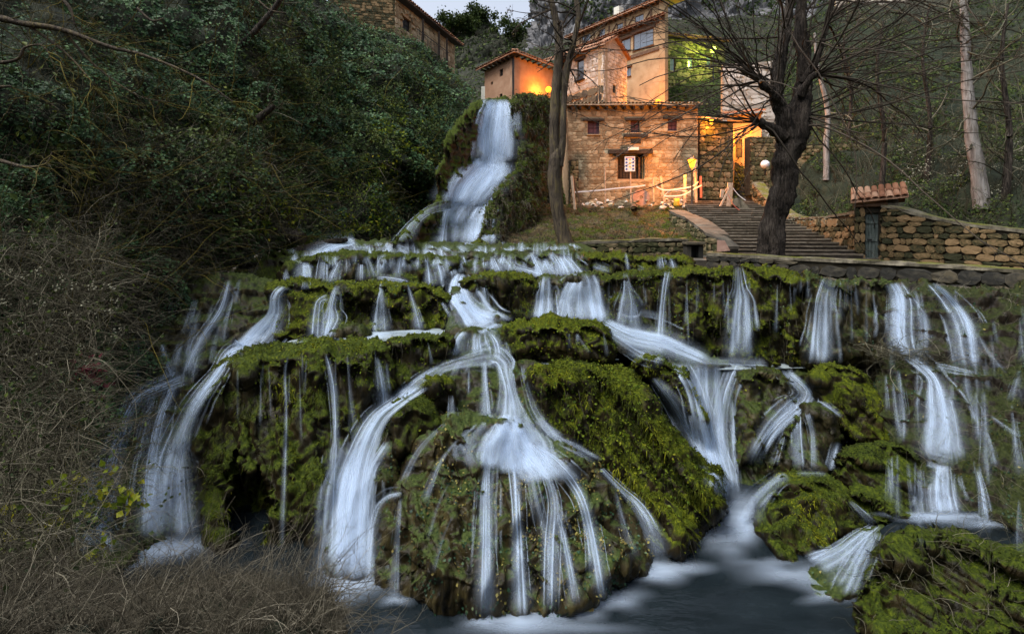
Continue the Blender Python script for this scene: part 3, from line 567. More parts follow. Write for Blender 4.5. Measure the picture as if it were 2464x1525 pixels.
# rock of the upper fall
rock('cliff_face', [(1072, 330), (1122, 262), (1155, 240), (1240, 236), (1275, 300), (1262, 390), (1240, 440), (1205, 530), (1185, 600), (950, 600), (1000, 520), (1050, 475), (1045, 420), (1064, 380)], [(1190, 238, 26.0), (1180, 385, 24.6), (1080, 590, 18.8)], .8, 'cliff_moss', Rr=1.2, lump=.14, col=.12, step=2.5, jag=4, steps=.05, cap=.3, caph=.8)
rock('mossy_boulder', [(975, 600), (998, 533), (1040, 502), (1092, 493), (1128, 512), (1150, 565), (1155, 605)], [(1070, 494, 20.6), (1070, 600, 18.9)], .7, 'moss_dark', 'rounded mossy boulder at the foot of the tall waterfall', 'boulder', Rr=.8, step=2.5, moss=3500, jag=3, mosscol='moss_hair_dark', cap=.14, caph=.3)
rock('cliff_face', [(1228, 245), (1290, 225), (1345, 245), (1345, 330), (1335, 430), (1315, 480), (1280, 540), (1230, 600), (1150, 606), (1165, 520), (1205, 440), (1245, 390)], [(1280, 230, 26.6), (1270, 440, 23.5), (1190, 600, 18.2)], .7, 'cliff_moss', Rr=1.0, lump=.3, col=.2, step=2.5, jag=4, moss=14000, mosscol='moss_hair', mlen=.14, cap=.3, caph=.8)
rock('wet_boulder', [(1128, 596), (1142, 580), (1160, 576), (1180, 586), (1186, 600)], [(1150, 576, 16.6), (1150, 600, 16.3)], .3, 'moss_bright', 'small mossy stone at the water edge below the tall waterfall', 'boulder', Rr=.3, step=2, jag=2, moss=600)
# near bank at lower left
_, NEAR = rock('left_near_bank', [(-140, 1390), (100, 1395), (300, 1405), (500, 1392), (640, 1385), (740, 1410), (800, 1450), (860, 1560), (900, 1700), (-140, 1700)], [(300, 1360, 4.9), (300, 1525, 3.6)], .25, 'bank', Rr=.4, step=6)

# ------------------------------------------------------------------ water
def pool(name, poly, z, mat, ripple=.0):
    """flat water; poly in picture points laid on the plane z"""
    O = catmull([(x, y) for x, y in poly], 5); Yd = (H - z) * F / (O[:, 1] - HY)
    P = WV(O[:, 0], O[:, 1], Yd); c = P.mean(0); V = np.concatenate([P, c[None]]); n = len(P); i = np.arange(n)
    Fc = np.stack([i, (i + 1) % n, np.full(n, n)], 1)
    o = mobj(name, V, Fc, M[mat]); tag(o, kind='structure'); to_bvh(V, Fc); return o
gx, gy = np.meshgrid(np.linspace(-9, 12, 90), np.linspace(1.5, 11, 60))
Pw = np.stack([gx, gy, .012 * pn(np.stack([gx * 1.3, gy * 2.2, gx * 0], -1))], -1)
lp = mobj('lower_pool', Pw.reshape(-1, 3), grid_faces(60, 90), M['pool']); tag(lp, kind='structure'); to_bvh(Pw.reshape(-1, 3), grid_faces(60, 90))
pool('right_lower_pool', [(2185, 1242), (2300, 1230), (2640, 1236), (2640, 1330), (2300, 1310), (2120, 1284)], .36, 'pool')
pool('left_ledge_pool', [(690, 822), (800, 805), (950, 796), (1090, 788), (1130, 796), (1080, 808), (900, 822), (760, 832)], 2.45, 'shallow')
pool('centre_ledge_pool', [(1240, 872), (1330, 863), (1440, 861), (1490, 864), (1430, 872), (1300, 880)], 2.0, 'shallow')
pool('right_ledge_pool', [(1640, 868), (1740, 858), (1900, 860), (2030, 865), (2080, 873), (2040, 881), (1900, 886), (1700, 888)], 1.66, 'shallow')
#pool('terrace_water', [(800, 582), (1000, 580.5), (1200, 581), (1400, 582), (1420, 586), (1200, 586.5), (900, 586)], 4.17, 'shallow')

BVH = BVHTree.FromPolygons(np.concatenate(BV).tolist(), np.concatenate(BF).tolist(), epsilon=0.0)
EYE = Vector((0, 0, H))
def cast(px, py):
    d = Vector(((px - CX) / F, 1.0, -(py - HY) / F)); h = BVH.ray_cast(EYE, d)
    return h[0].y if h[0] is not None else None
class Water:
    def __init__(s): s.V = []; s.Q = []; s.A = []; s.n = 0
    def stream(s, pts, dens=.9, off=.05, fade0=.06, fade1=.10, slope=.02, stray=True):
        p = catmull(pts, 8, False); seg = np.concatenate([[0], np.cumsum(np.hypot(*np.diff(p[:, :2], axis=0).T))])
        n = max(6, int(seg[-1] / 7.5)); t = np.linspace(0, seg[-1], n); x, y, w = [np.interp(t, seg, p[:, k]) for k in range(3)]; w = w * 1.3; dens = dens * .9
        w = w * (1 + .16 * np.cumsum(rng.normal(0, .25, n)) / np.sqrt(n)); w = np.maximum(w, 3)
        dx, dy = np.gradient(x), np.gradient(y); L = np.hypot(dx, dy) + 1e-9; nx, ny = -dy / L, dx / L
        fall = np.clip((np.abs(dy) / L - .25) / .3, 0, 1); ny = ny * (1 - .8 * fall); q_ = np.hypot(nx, ny); nx, ny = nx / q_, ny / q_      # falling sheets span level
        flat = np.abs(nx); # cross direction mostly horizontal for falling water
        m = int(np.clip(w.max() / 6, 5, 20)); u = np.linspace(-.5, .5, m)
        X = x[:, None] + nx[:, None] * u * w[:, None]; Yy = y[:, None] + ny[:, None] * u * w[:, None]
        Dp = np.full((n, m), np.nan)
        for i in range(n):
            for j in range(m):
                c = cast(X[i, j], Yy[i, j])
                if c is not None: Dp[i, j] = c
        if np.isnan(Dp).all(): return s
        Dp = np.where(np.isnan(Dp), np.nanmedian(Dp), Dp)
        for i in range(1, n): Dp[i] = np.minimum(Dp[i], Dp[i - 1] + slope)          # falling water does not run back under the rock
        med = np.median(Dp, axis=1, keepdims=True); Dp = np.clip(Dp, med - .5, med + .35)
        k = 2
        for _ in range(2):
            q = np.pad(Dp, ((k, k), (0, 0)), 'edge'); Dp = np.mean([q[a:a + n] for a in range(2 * k + 1)], axis=0)
            if m > 4: q = np.pad(Dp, ((0, 0), (1, 1)), 'edge'); Dp = (q[:, :m] + q[:, 1:m + 1] * 2 + q[:, 2:]) / 4
        bow = .30 * (w[:, None] * Dp / F) * (.25 - u[None] ** 2)
        tv = np.linspace(0, 1, n)
        def lay(u0, hw, t0, t1, de, soft, o2, mm):
            """one veil inside the stream: centre u0, half width hw (shares of the width), from t0 to t1 along it"""
            ii = np.arange(int(t0 * (n - 1)), int(t1 * (n - 1)) + 1)
            if len(ii) < 4: return
            ul = np.linspace(-1, 1, mm); tt = np.linspace(0, 1, len(ii))
            wan = u0 + .05 * np.cumsum(rng.normal(0, .3, len(ii))) / np.sqrt(len(ii)) * 2
            uu = wan[:, None] + hw * ul[None] * (.75 + .25 * tt[:, None]) * (1 + .10 * np.sin(tt * 6 + random.random() * 6))[:, None]
            Xs = x[ii][:, None] + nx[ii][:, None] * uu * w[ii][:, None]; Ys = y[ii][:, None] + ny[ii][:, None] * uu * w[ii][:, None]
            D2 = np.stack([np.interp(uu[a], u, (Dp - bow)[ii[a]]) for a in range(len(ii))]) - off - o2
            P = WV(Xs, Ys, D2)
            e = np.clip((1 - np.abs(ul)) / soft, 0, 1); e = e * e * (3 - 2 * e)
            lp_ = seg[-1] * (t1 - t0); fa = min(.45, max(fade0, 12 / lp_)); fb = min(.45, max(fade1 * 1.6, 16 / lp_))
            en = np.clip(tt / fa, 0, 1) * np.clip((1 - tt) / fb, 0, 1); en = en * en * (3 - 2 * en)
            al = de * e[None] * en[:, None]
            um = uu * w.mean() * Dp.mean() / F + random.random() * 60
            vm = np.concatenate([[0], np.cumsum(np.linalg.norm(np.diff(P[:, mm // 2], axis=0), axis=1))])[:, None] + 0 * um + random.random() * 40
            s.V.append(P.reshape(-1, 3)); s.Q.append(grid_faces(len(ii), mm) + s.n); s.A.append(np.stack([um, vm, al], -1).reshape(-1, 3)); s.n += len(ii) * mm
        lay(0, .74, 0, 1, dens * .30, .95, 0, max(7, m)); lay(0, .52, 0, 1, dens * .26, 1.0, .015, max(7, m))
        for _ in range(int(np.clip(w.mean() / 6.5, 2, 15))):
            a = random.choice((0, 0, 0, random.uniform(0, .5))); lay(random.gauss(0, .22), random.uniform(.05, .17), a, 1 if random.random() < .6 else random.uniform(a + .3, 1) if a < .65 else 1, dens * random.uniform(.4, .95), 1.0, .02 + .03 * random.random(), 5)
        for _ in range(int(np.clip(w.mean() / 16, 0, 4)) if stray else 0):          # stray trickles beside it
            a = random.uniform(0, .5); lay(random.choice((-1, 1)) * random.uniform(.45, .75), random.uniform(.04, .09), a, min(1, a + random.uniform(.3, .6)), dens * .55, .95, 0, 5)
        return s
    def foam(s, cx, cy, rx, ry, z, dens=.9, up=.06, rings=12, n=40):
        a = np.linspace(0, 2 * np.pi, n); r = np.linspace(0, 1, rings)[:, None]
        wob = 1 + .18 * np.sin(a * 3 + random.random() * 6) + .10 * np.sin(a * 5 + random.random() * 6)
        wob[-1] = wob[0]
        X = cx + 1.3 * rx * r * np.cos(a) * wob; Yy = cy + (1.25 if z < .1 else 1) * ry * r * np.sin(a) * wob; zz = z + .012 + up * .15 * (1 - r) ** 1.5
        Yd = (H - z) * F / (Yy - HY); P = WV(X, Yy, Yd); P[..., 2] = zz
        al = dens * np.clip(np.exp(-(r * 1.75) ** 2) - .045, 0, 1) * (1 + .35 * pn(P * 1.6)) + 0 * a
        A = np.stack([P[..., 1] * 1.0 + random.random() * 30, P[..., 0] * .9, al], -1)
        s.V.append(P.reshape(-1, 3)); s.Q.append(grid_faces(rings, n) + s.n); s.A.append(A.reshape(-1, 3)); s.n += rings * n
        return s
    def build(s, name, label, mat='veil'):
        o = mobj(name, np.concatenate(s.V), np.concatenate(s.Q), M[mat], None, True, {'flow': np.concatenate(s.A)}); tag(o, label, kind='structure'); return o
# --- the falls
w = Water()                                               # tall upper fall
w.stream([(1192, 238, 56), (1188, 262, 86), (1180, 310, 104), (1172, 388, 118)], 1.0, .12, .02, .03, 0, False)
w.stream([(1178, 245, 30), (1160, 290, 34), (1148, 388, 46)], .8, .18, .1, .04, 0, False); w.stream([(1205, 242, 30), (1212, 300, 30), (1216, 388, 30)], .9, .18, .1, .04, 0, False)
w.stream([(1180, 384, 90), (1165, 405, 124), (1135, 445, 112), (1112, 480, 86), (1098, 500, 60)], .85, .14, stray=False)
w.stream([(1222, 386, 20), (1202, 430, 32), (1172, 492, 50), (1150, 540, 60), (1146, 588, 66)], 1.0, .14, .04, .04, stray=False)
w.stream([(1120, 400, 30), (1090, 440, 30), (1080, 490, 26)], .7, .14, stray=False); w.stream([(1150, 440, 30), (1136, 492, 36), (1142, 533, 54), (1140, 588, 60)], .9, .14, .05, .04, stray=False)
w.stream([(1090, 494, 26), (1040, 506, 20), (1005, 530, 22), (976, 568, 30), (960, 590, 34)], .85, .14, stray=False)
w.stream([(1076, 502, 12), (1066, 545, 18), (1056, 590, 34)], .85, .14, stray=False); w.stream([(1095, 508, 44), (1092, 586, 46)], .42, .12)
w.stream([(1112, 500, 16), (1122, 540, 14), (1116, 588, 18)], .6, .12)
w.stream([(1165, 392, 100), (1150, 430, 110), (1128, 470, 90), (1115, 500, 70)], .8, .2, stray=False); w.stream([(1195, 400, 50), (1175, 450, 60), (1155, 500, 60), (1150, 590, 70)], .8, .2, stray=False)
w.stream([(1192, 240, 50), (1180, 300, 84), (1170, 385, 104), (1150, 430, 108), (1118, 490, 76)], .75, .24, stray=False)
w.stream([(1150, 396, 60), (1108, 440, 72), (1084, 488, 60)], .8, .24, stray=False); w.stream([(1112, 470, 60), (1092, 500, 70), (1080, 540, 40)], .55, .2, stray=False)
w.build('tall_waterfall', 'tall white waterfall dropping beside the mill')
w = Water()                                               # upper terrace
w.stream([(856, 582, 40), (818, 590, 46), (776, 604, 42), (742, 620, 34)], .9, stray=False)
for x, y, x2, y2, ww, d in ((842, 580, 866, 604, 22, .85), (905, 580, 915, 600, 16, .8), (947, 592, 985, 612, 26, .85), (1022, 598, 1045, 614, 26, .85), (1060, 592, 1085, 606, 20, .8),
        (1100, 592, 1130, 606, 18, .7), (1140, 600, 1165, 614, 22, .8), (1215, 596, 1228, 612, 16, .7), (1330, 592, 1320, 606, 22, .8), (1352, 590, 1358, 620, 32, .9), (1300, 596, 1285, 612, 20, .7), (1180, 594, 1195, 608, 14, .7), (985, 586, 1000, 600, 14, .7), (875, 584, 890, 600, 12, .7)):
    w.stream([(x, y, ww * .8), ((x + x2) / 2, (y + y2) / 2, ww), (x2, y2, ww * 1.2)], d)
for pts, d in (([(688, 646, 9), (690, 682, 16)], .7), ([(729, 630, 24), (729, 652, 40), (729, 680, 44)], .8), ([(780, 612, 14), (776, 640, 18), (773, 678, 22)], .9), ([(822, 624, 10), (808, 650, 18), (797, 680, 28)], .85),
        ([(870, 602, 12), (868, 640, 15), (867, 676, 22)], .9), ([(878, 616, 12), (888, 640, 20), (896, 670, 26)], .5), ([(913, 612, 12), (915, 640, 18), (917, 668, 24)], .9), ([(963, 616, 10), (960, 640, 16), (955, 674, 26)], .9),
        ([(939, 620, 5), (940, 652, 8)], .6), ([(905, 668, 10), (940, 671, 13), (985, 680, 12)], .9), ([(1026, 622, 10), (1030, 650, 16), (1034, 690, 22)], .85), ([(1050, 624, 20), (1056, 650, 30), (1064, 690, 34)], .7),
        ([(1074, 616, 14), (1084, 640, 26), (1096, 668, 32)], .9), ([(1006, 612, 4), (1006, 638, 7)], .6), ([(1143, 624, 10), (1145, 660, 20)], .85), ([(1182, 616, 12), (1190, 640, 26), (1196, 658, 32)], .9), ([(1204, 618, 14), (1218, 640, 26), (1226, 656, 30)], .8),
        ([(1235, 590, 10), (1236, 615, 12), (1237, 646, 16)], .85), ([(1280, 606, 18), (1295, 635, 28), (1309, 668, 36)], .95), ([(1297, 600, 14), (1312, 630, 24), (1328, 664, 30)], .9), ([(1350, 616, 30), (1366, 640, 48), (1384, 668, 60)], .95),
        ([(1330, 612, 16), (1345, 640, 26), (1350, 664, 30)], .8), ([(1230, 644, 30), (1270, 654, 20), (1310, 666, 18)], .8), ([(1586, 616, 10), (1589, 650, 14)], .8), ([(1614, 620, 12), (1624, 650, 18)], .8), ([(1600, 616, 6), (1604, 640, 8)], .6), ([(1505, 606, 6), (1512, 654, 10)], .7), ([(1425, 640, 20), (1470, 652, 12)], .6),
        ([(1532, 648, 14), (1560, 654, 10)], .6), ([(1388, 606, 12), (1396, 625, 16)], .7)):
    w.stream(pts, d)
for k in range(130):
    x0 = random.uniform(700, 1400); y0 = random.choice((582, 586, 596, 606, 612, 620)) + random.uniform(-3, 5); L_ = random.uniform(12, 46); w.stream([(x0, y0, random.uniform(6, 16)), (x0 + random.uniform(-6, 6), y0 + L_, random.uniform(12, 30))], random.uniform(.4, .9))
w.build('terrace_falls', 'small white falls over the top step of the cascade')
w = Water()                                               # left ledge
for pts, d in (([(917, 680, 5), (917, 700, 12), (916, 745, 26), (916, 804, 38)], .9), ([(981, 684, 6), (990, 715, 11), (1000, 750, 15), (1010, 798, 24)], .85), ([(812, 686, 12), (804, 710, 20), (797, 740, 24), (797, 765, 42), (780, 818, 28)], .9),
        ([(790, 715, 20), (768, 725, 18), (762, 760, 24), (758, 814, 26)], .7), ([(818, 700, 6), (825, 760, 8)], .5), ([(690, 690, 30), (668, 712, 30), (664, 756, 38), (640, 796, 66), (606, 832, 64), (570, 850, 40)], 1.0), ([(736, 676, 16), (734, 698, 20)], .8),
        ([(672, 705, 18), (664, 760, 22), (650, 815, 30)], .9), ([(700, 824, 8), (740, 818, 9)], .4)):
    w.stream(pts, d)
w.build('left_ledge_falls', 'thin falls over the mossy left ledge into the flat pool')
w = Water()                                               # centre: curtain, apron, steps
for pts, d in (([(1110, 658, 24), (1106, 680, 52), (1112, 715, 72), (1135, 752, 74), (1165, 785, 100)], 1.0), ([(1155, 660, 6), (1164, 700, 12), (1170, 762, 22)], .8), ([(1145, 664, 6), (1150, 720, 10)], .6), ([(1100, 700, 30), (1130, 745, 50), (1180, 775, 70)], .9),
        ([(1185, 700, 4), (1192, 745, 10)], .35), ([(1215, 770, 20), (1185, 782, 40), (1150, 800, 60)], .9), ([(1125, 798, 30), (1108, 820, 28), (1104, 856, 34)], .9), ([(1150, 800, 30), (1150, 825, 36), (1153, 856, 44)], .9), ([(1180, 800, 20), (1196, 825, 26), (1204, 862, 32)], .9),
        ([(1215, 820, 10), (1228, 858, 14)], .5), ([(1190, 856, 60), (1140, 864, 40), (1085, 878, 26), (1045, 892, 22)], .5), ([(1060, 882, 22), (1030, 900, 26), (1000, 920, 30), (955, 962, 40)], .6), ([(1060, 890, 10), (1052, 915, 16)], .4), ([(1130, 870, 12), (1120, 900, 18)], .45), ([(1110, 866, 16), (1100, 884, 20), (1092, 905, 16)], .5), ([(1180, 858, 50), (1206, 872, 46), (1215, 900, 30), (1226, 950, 30), (1231, 1020, 70)], 1.0),
        ([(1164, 866, 14), (1167, 930, 18), (1170, 1010, 30)], .9), ([(1200, 870, 12), (1206, 930, 10), (1200, 1000, 20)], .5), ([(1256, 876, 14), (1266, 925, 16), (1292, 995, 24), (1334, 1050, 26), (1396, 1086, 28), (1440, 1112, 28)], .45),
        ([(1128, 886, 5), (1128, 950, 9)], .6), ([(1086, 950, 10), (1089, 1010, 16)], .55), ([(1231, 995, 60), (1222, 1040, 100), (1205, 1080, 110), (1196, 1130, 90)], .8), ([(1238, 1005, 60), (1262, 1060, 90), (1296, 1110, 96), (1330, 1160, 90)], .85), ([(1235, 1030, 80), (1242, 1085, 110), (1248, 1140, 100)], .8), ([(1210, 1050, 50), (1184, 1090, 50), (1174, 1125, 30)], .7), ([(1280, 1075, 40), (1330, 1110, 50), (1375, 1160, 60)], .75),
        ([(1175, 1095, 10), (1170, 1160, 22), (1169, 1252, 26), (1167, 1490, 40)], .65), ([(1238, 1108, 36), (1243, 1180, 28), (1247, 1280, 28), (1256, 1490, 42)], .9), ([(1272, 1125, 24), (1290, 1200, 22), (1312, 1290, 22), (1320, 1380, 24)], .4),
        ([(1316, 1140, 24), (1334, 1210, 28), (1330, 1300, 34), (1325, 1475, 34)], .85), ([(1340, 1225, 16), (1362, 1320, 20), (1388, 1460, 24)], .7), ([(1362, 1135, 40), (1402, 1200, 30), (1426, 1296, 28), (1452, 1450, 32)], .85), ([(1385, 1170, 10), (1412, 1260, 12), (1420, 1380, 14)], .4),
        ([(1425, 1105, 16), (1484, 1168, 20), (1536, 1218, 28), (1572, 1282, 34), (1592, 1352, 40)], .8), ([(1480, 1180, 10), (1500, 1260, 18), (1530, 1350, 24)], .3),
        ([(1010, 925, 44), (955, 962, 42), (905, 1002, 52), (868, 1070, 62), (840, 1160, 78), (830, 1260, 84), (828, 1398, 92)], 1.0), ([(930, 1000, 20), (890, 1060, 30), (860, 1150, 34), (852, 1390, 50)], .7), ([(905, 858, 12), (918, 912, 22), (924, 985, 28)], .9), ([(930, 872, 6), (937, 945, 10)], .5),
        ([(784, 850, 10), (795, 890, 18), (804, 945, 20), (808, 1050, 16), (808, 1095, 36), (803, 1165, 34), (797, 1385, 26)], .7), ([(836, 852, 5), (843, 940, 9), (855, 1035, 14)], .4), ([(935, 1062, 24), (895, 1130, 28), (878, 1210, 30), (868, 1395, 60)], .8),
        ([(968, 1186, 16), (925, 1202, 24), (898, 1252, 28), (884, 1400, 24)], .5), ([(964, 1195, 8), (955, 1296, 14), (947, 1440, 22)], .45), ([(1072, 1018, 10), (1010, 1082, 14), (968, 1165, 16)], .35), ([(1102, 1056, 10), (1057, 1116, 13), (1020, 1210, 20)], .35), ([(697, 850, 5), (686, 894, 9), (688, 1028, 9), (677, 1330, 12)], .55),
        ([(1030, 820, 3), (1040, 878, 8)], .6), ([(1385, 800, 3), (1420, 850, 9)], .25), ([(1452, 800, 4), (1462, 858, 10)], .5)):
    w.stream(pts, d)
for k in range(9):                                       # threads down the front mound
    a = random.uniform(-1, 1); x0 = 1220 + 190 * a; y0 = 1060 + 70 * abs(a) + random.uniform(0, 140); L_ = random.uniform(80, 260); w.stream([(x0, y0, 4), (x0 + 40 * a, y0 + L_ * .4, 8), (x0 + 75 * a, y0 + L_, 12)], random.uniform(.12, .3))
for k in range(12):
    x0 = random.uniform(560, 930); y0 = random.uniform(830, 900); L_ = random.uniform(60, 240); w.stream([(x0, y0, 3), (x0 + random.uniform(-6, 6), y0 + L_, 8)], random.uniform(.15, .35))
for pts, d in (([(1180, 1110, 30), (1172, 1200, 36), (1170, 1330, 40), (1168, 1485, 50)], .3), ([(865, 1075, 80), (840, 1170, 100), (832, 1280, 106), (830, 1400, 120)], .45)):
    w.stream(pts, d)
w.build('centre_falls', 'white water running down the middle of the cascade over the front mound')
w = Water()                                               # far-left falls
for pts, d in (([(552, 672, 10), (534, 745, 24), (480, 830, 28), (452, 908, 40)], .8), ([(404, 705, 10), (416, 762, 18)], .5), ([(442, 688, 8), (422, 750, 14)], .5), ([(471, 720, 14), (446, 806, 24)], .45), ([(390, 826, 16), (404, 880, 24), (424, 914, 30)], .7), ([(333, 810, 8), (330, 935, 12)], .35),
        ([(450, 904, 40), (400, 926, 34), (330, 962, 40), (290, 1040, 46), (258, 1150, 60), (228, 1242, 64), (208, 1345, 60)], .75), ([(425, 920, 36), (410, 950, 30), (386, 1016, 40), (368, 1120, 52), (366, 1300, 80)], .75), ([(600, 836, 44), (552, 850, 34), (526, 893, 32), (472, 967, 46), (430, 1059, 60), (406, 1150, 76), (392, 1300, 100)], .9),
        ([(455, 1000, 26), (442, 1060, 40), (442, 1150, 54), (454, 1300, 66)], .5), ([(205, 1205, 40), (240, 1270, 50), (266, 1330, 60)], .5)):
    w.stream(pts, d, .06)
for k in range(26):
    t_ = random.random(); x0 = 560 - 330 * t_ + random.uniform(-50, 50); y0 = 690 + 480 * t_ + random.uniform(-40, 40); L_ = random.uniform(50, 130); w.stream([(x0, y0, 6), (x0 - L_ * .15, y0 + L_ * .5, 14), (x0 - L_ * .25, y0 + L_, 22)], random.uniform(.25, .55), .06)
w.build('far_left_falls', 'bluish veils of water falling behind the brambles at far left')
w = Water()                                               # right-hand ledge
for pts, d in (([(1314, 664, 22), (1312, 710, 34), (1310, 770, 42)], .9), ([(1340, 668, 6), (1348, 740, 8)], .6), ([(1396, 656, 36), (1392, 690, 78), (1390, 720, 94), (1392, 775, 110)], .85), ([(1425, 660, 20), (1440, 700, 24), (1446, 780, 26)], .7), ([(1365, 690, 24), (1352, 772, 34)], .7),
        ([(1504, 656, 8), (1510, 694, 18), (1514, 737, 44), (1510, 790, 54)], .75), ([(1526, 730, 10), (1536, 808, 26)], .7), ([(1607, 652, 22), (1600, 690, 18), (1594, 740, 16), (1588, 822, 20)], .9), ([(1776, 640, 12), (1779, 690, 20), (1781, 722, 38), (1778, 790, 54), (1776, 868, 68)], .9), ([(1790, 650, 4), (1800, 720, 10), (1806, 860, 12)], .35),
        ([(1996, 668, 28), (1982, 722, 36), (1981, 770, 48), (1977, 876, 64)], .8), ([(1943, 668, 6), (1946, 720, 12)], .5), ([(1960, 780, 8), (1958, 870, 14)], .4), ([(1450, 772, 40), (1514, 806, 60), (1586, 822, 60), (1657, 850, 50), (1710, 874, 40)], 1.0), ([(1470, 800, 30), (1540, 846, 30), (1600, 866, 24)], .6), ([(1690, 868, 14), (1760, 870, 20), (1850, 874, 18)], .6),
        ([(2150, 680, 50), (2170, 722, 62), (2172, 818, 62), (2192, 864, 54)], .75), ([(2150, 690, 16), (2150, 800, 18), (2170, 850, 20)], .5), ([(2240, 682, 26), (2281, 723, 44), (2315, 780, 58), (2329, 847, 54), (2336, 892, 46)], .75),
        ([(2196, 714, 14), (2224, 761, 22), (2236, 826, 22)], .45), ([(2270, 760, 10), (2290, 830, 18), (2300, 880, 20)], .4), ([(2192, 856, 46), (2226, 884, 40), (2250, 912, 38), (2262, 953, 60), (2271, 1016, 82), (2271, 1108, 112)], .75), ([(2161, 890, 12), (2171, 992, 20), (2171, 1066, 18)], .45),
        ([(2449, 905, 14), (2434, 965, 22)], .4), ([(2324, 890, 12), (2334, 950, 18)], .45), ([(2382, 1000, 10), (2455, 1052, 14)], .5), ([(2372, 1036, 10), (2396, 1124, 18)], .5), ([(2230, 1104, 40), (2290, 1118, 40)], .35),
        ([(2266, 1118, 44), (2262, 1174, 62), (2271, 1240, 76)], .75), ([(2214, 1128, 12), (2219, 1240, 20)], .6), ([(2352, 1130, 10), (2364, 1180, 16), (2374, 1244, 24)], .7), ([(2330, 940, 12), (2350, 1000, 20), (2356, 1060, 16)], .4), ([(2390, 770, 8), (2400, 830, 14)], .4), ([(2350, 800, 8), (2380, 850, 14), (2420, 900, 12)], .4),
        ([(2060, 690, 5), (2066, 760, 9)], .35), ([(2100, 700, 4), (2110, 780, 9)], .35), ([(2130, 900, 5), (2136, 990, 10)], .4), ([(2250, 880, 20), (2300, 890, 16), (2350, 900, 10)], .5),
        ([(1890, 888, 30), (1900, 905, 32), (1936, 944, 40), (1912, 977, 60), (1868, 1020, 50), (1832, 1070, 42), (1808, 1120, 36)], .8), ([(1916, 970, 24), (1917, 1040, 20), (1920, 1130, 26)], .85), ([(1933, 964, 18), (1954, 1040, 13), (1958, 1130, 17)], .75), ([(1940, 944, 14), (1990, 976, 14), (2026, 1004, 10)], .7), ([(1895, 1000, 14), (1880, 1060, 16), (1862, 1120, 24)], .45),
        ([(2014, 1062, 20), (1998, 1132, 26)], .6), ([(2040, 1056, 14), (2012, 1076, 18)], .6), ([(1895, 1142, 26), (1868, 1156, 36), (1842, 1178, 44), (1812, 1214, 54), (1790, 1264, 70)], .6), ([(1990, 1140, 12), (1950, 1138, 14), (1915, 1138, 14)], .35),
        ([(1636, 872, 44), (1672, 940, 40), (1700, 1050, 44), (1738, 1180, 58)], .95), ([(1700, 874, 66), (1702, 950, 60), (1716, 1050, 54), (1746, 1200, 54)], .9), ([(1774, 874, 44), (1744, 950, 40), (1736, 1050, 40), (1754, 1205, 36)], .8), ([(1574, 908, 24), (1628, 980, 40), (1672, 1060, 44), (1706, 1130, 44)], .95), ([(1758, 960, 14), (1764, 1080, 16), (1768, 1190, 20)], .35),
        ([(2044, 1204, 10), (2103, 1262, 26)], .6), ([(2108, 1262, 24), (2070, 1290, 40), (2020, 1330, 50), (1958, 1362, 60)], .75), ([(2095, 1275, 30), (2050, 1350, 50), (2012, 1412, 56)], .6), ([(2110, 1280, 30), (2080, 1340, 46), (2042, 1432, 50)], .55)):
    w.stream(pts, d)
for k in range(46):
    x0 = random.uniform(2130, 2464); y0 = 690 + random.random() ** 1.2 * 480 + max(0, (x0 - 2300)) * .25; L_ = random.uniform(70, 190); g_ = random.uniform(0, 24); w.stream([(x0, y0, random.uniform(4, 9)), (x0 + g_ * .4, y0 + L_ * .5, random.uniform(10, 20)), (x0 + g_, y0 + L_, random.uniform(16, 34))], random.uniform(.15, .38), fade1=.25)
for k in range(44):
    x0 = random.uniform(1290, 2120); L_ = random.uniform(30, 150); y0 = random.uniform(655, 700); w.stream([(x0, y0, 3), (x0 + random.uniform(-5, 5), y0 + L_, random.uniform(6, 12))], random.uniform(.15, .4))
w.build('right_falls', 'white falls over the right half of the cascade, from the wall down to the pool')
w = Water()                                               # foam where falls meet the pools
for a in ((365, 1322, 170, 34, 0, .8, .02), (290, 1345, 130, 28, 0, .5, .02), (430, 1310, 110, 26, 0, .6, .02), (835, 1408, 95, 44, 0, .85, .10), (800, 1440, 70, 40, 0, .45, .04), (950, 1445, 44, 18, 0, .6, .04), (1255, 1492, 120, 34, 0, .9, .08), (1385, 1462, 110, 34, 0, .85, .08), (1300, 1505, 190, 34, 0, .5, .04), (1165, 1500, 50, 18, 0, .6, .04),
          (1490, 1440, 80, 30, 0, .45, .04), (1610, 1372, 90, 34, 0, .8, .08), (1560, 1380, 60, 22, 0, .6, .05), (1770, 1240, 70, 60, 0, .9, .16), (1750, 1300, 80, 55, 0, .55, .08), (1800, 1270, 40, 30, 0, .6, .1), (1925, 1385, 130, 34, 0, .7, .06), (2010, 1432, 80, 26, 0, .6, .05), (1850, 1360, 80, 22, 0, .5, .04),
          (2280, 1246, 140, 18, .36, .85, .07), (2400, 1262, 120, 16, .36, .7, .05), (2240, 1244, 70, 16, .36, .6, .05)):
    w.foam(*a)
for a in ((1740, 872, 120, 9, 1.66, .8, .02), (1860, 873, 110, 7, 1.66, .6, .01), (860, 812, 120, 7, 2.45, .6, .01), (1010, 800, 90, 6, 2.45, .6, .01), (916, 804, 40, 8, 2.45, .8, .03), (1340, 866, 90, 6, 2.0, .35, .01)):
    w.foam(*a)
w.build('pool_foam', 'soft white foam drifting from the foot of the falls', 'foam')
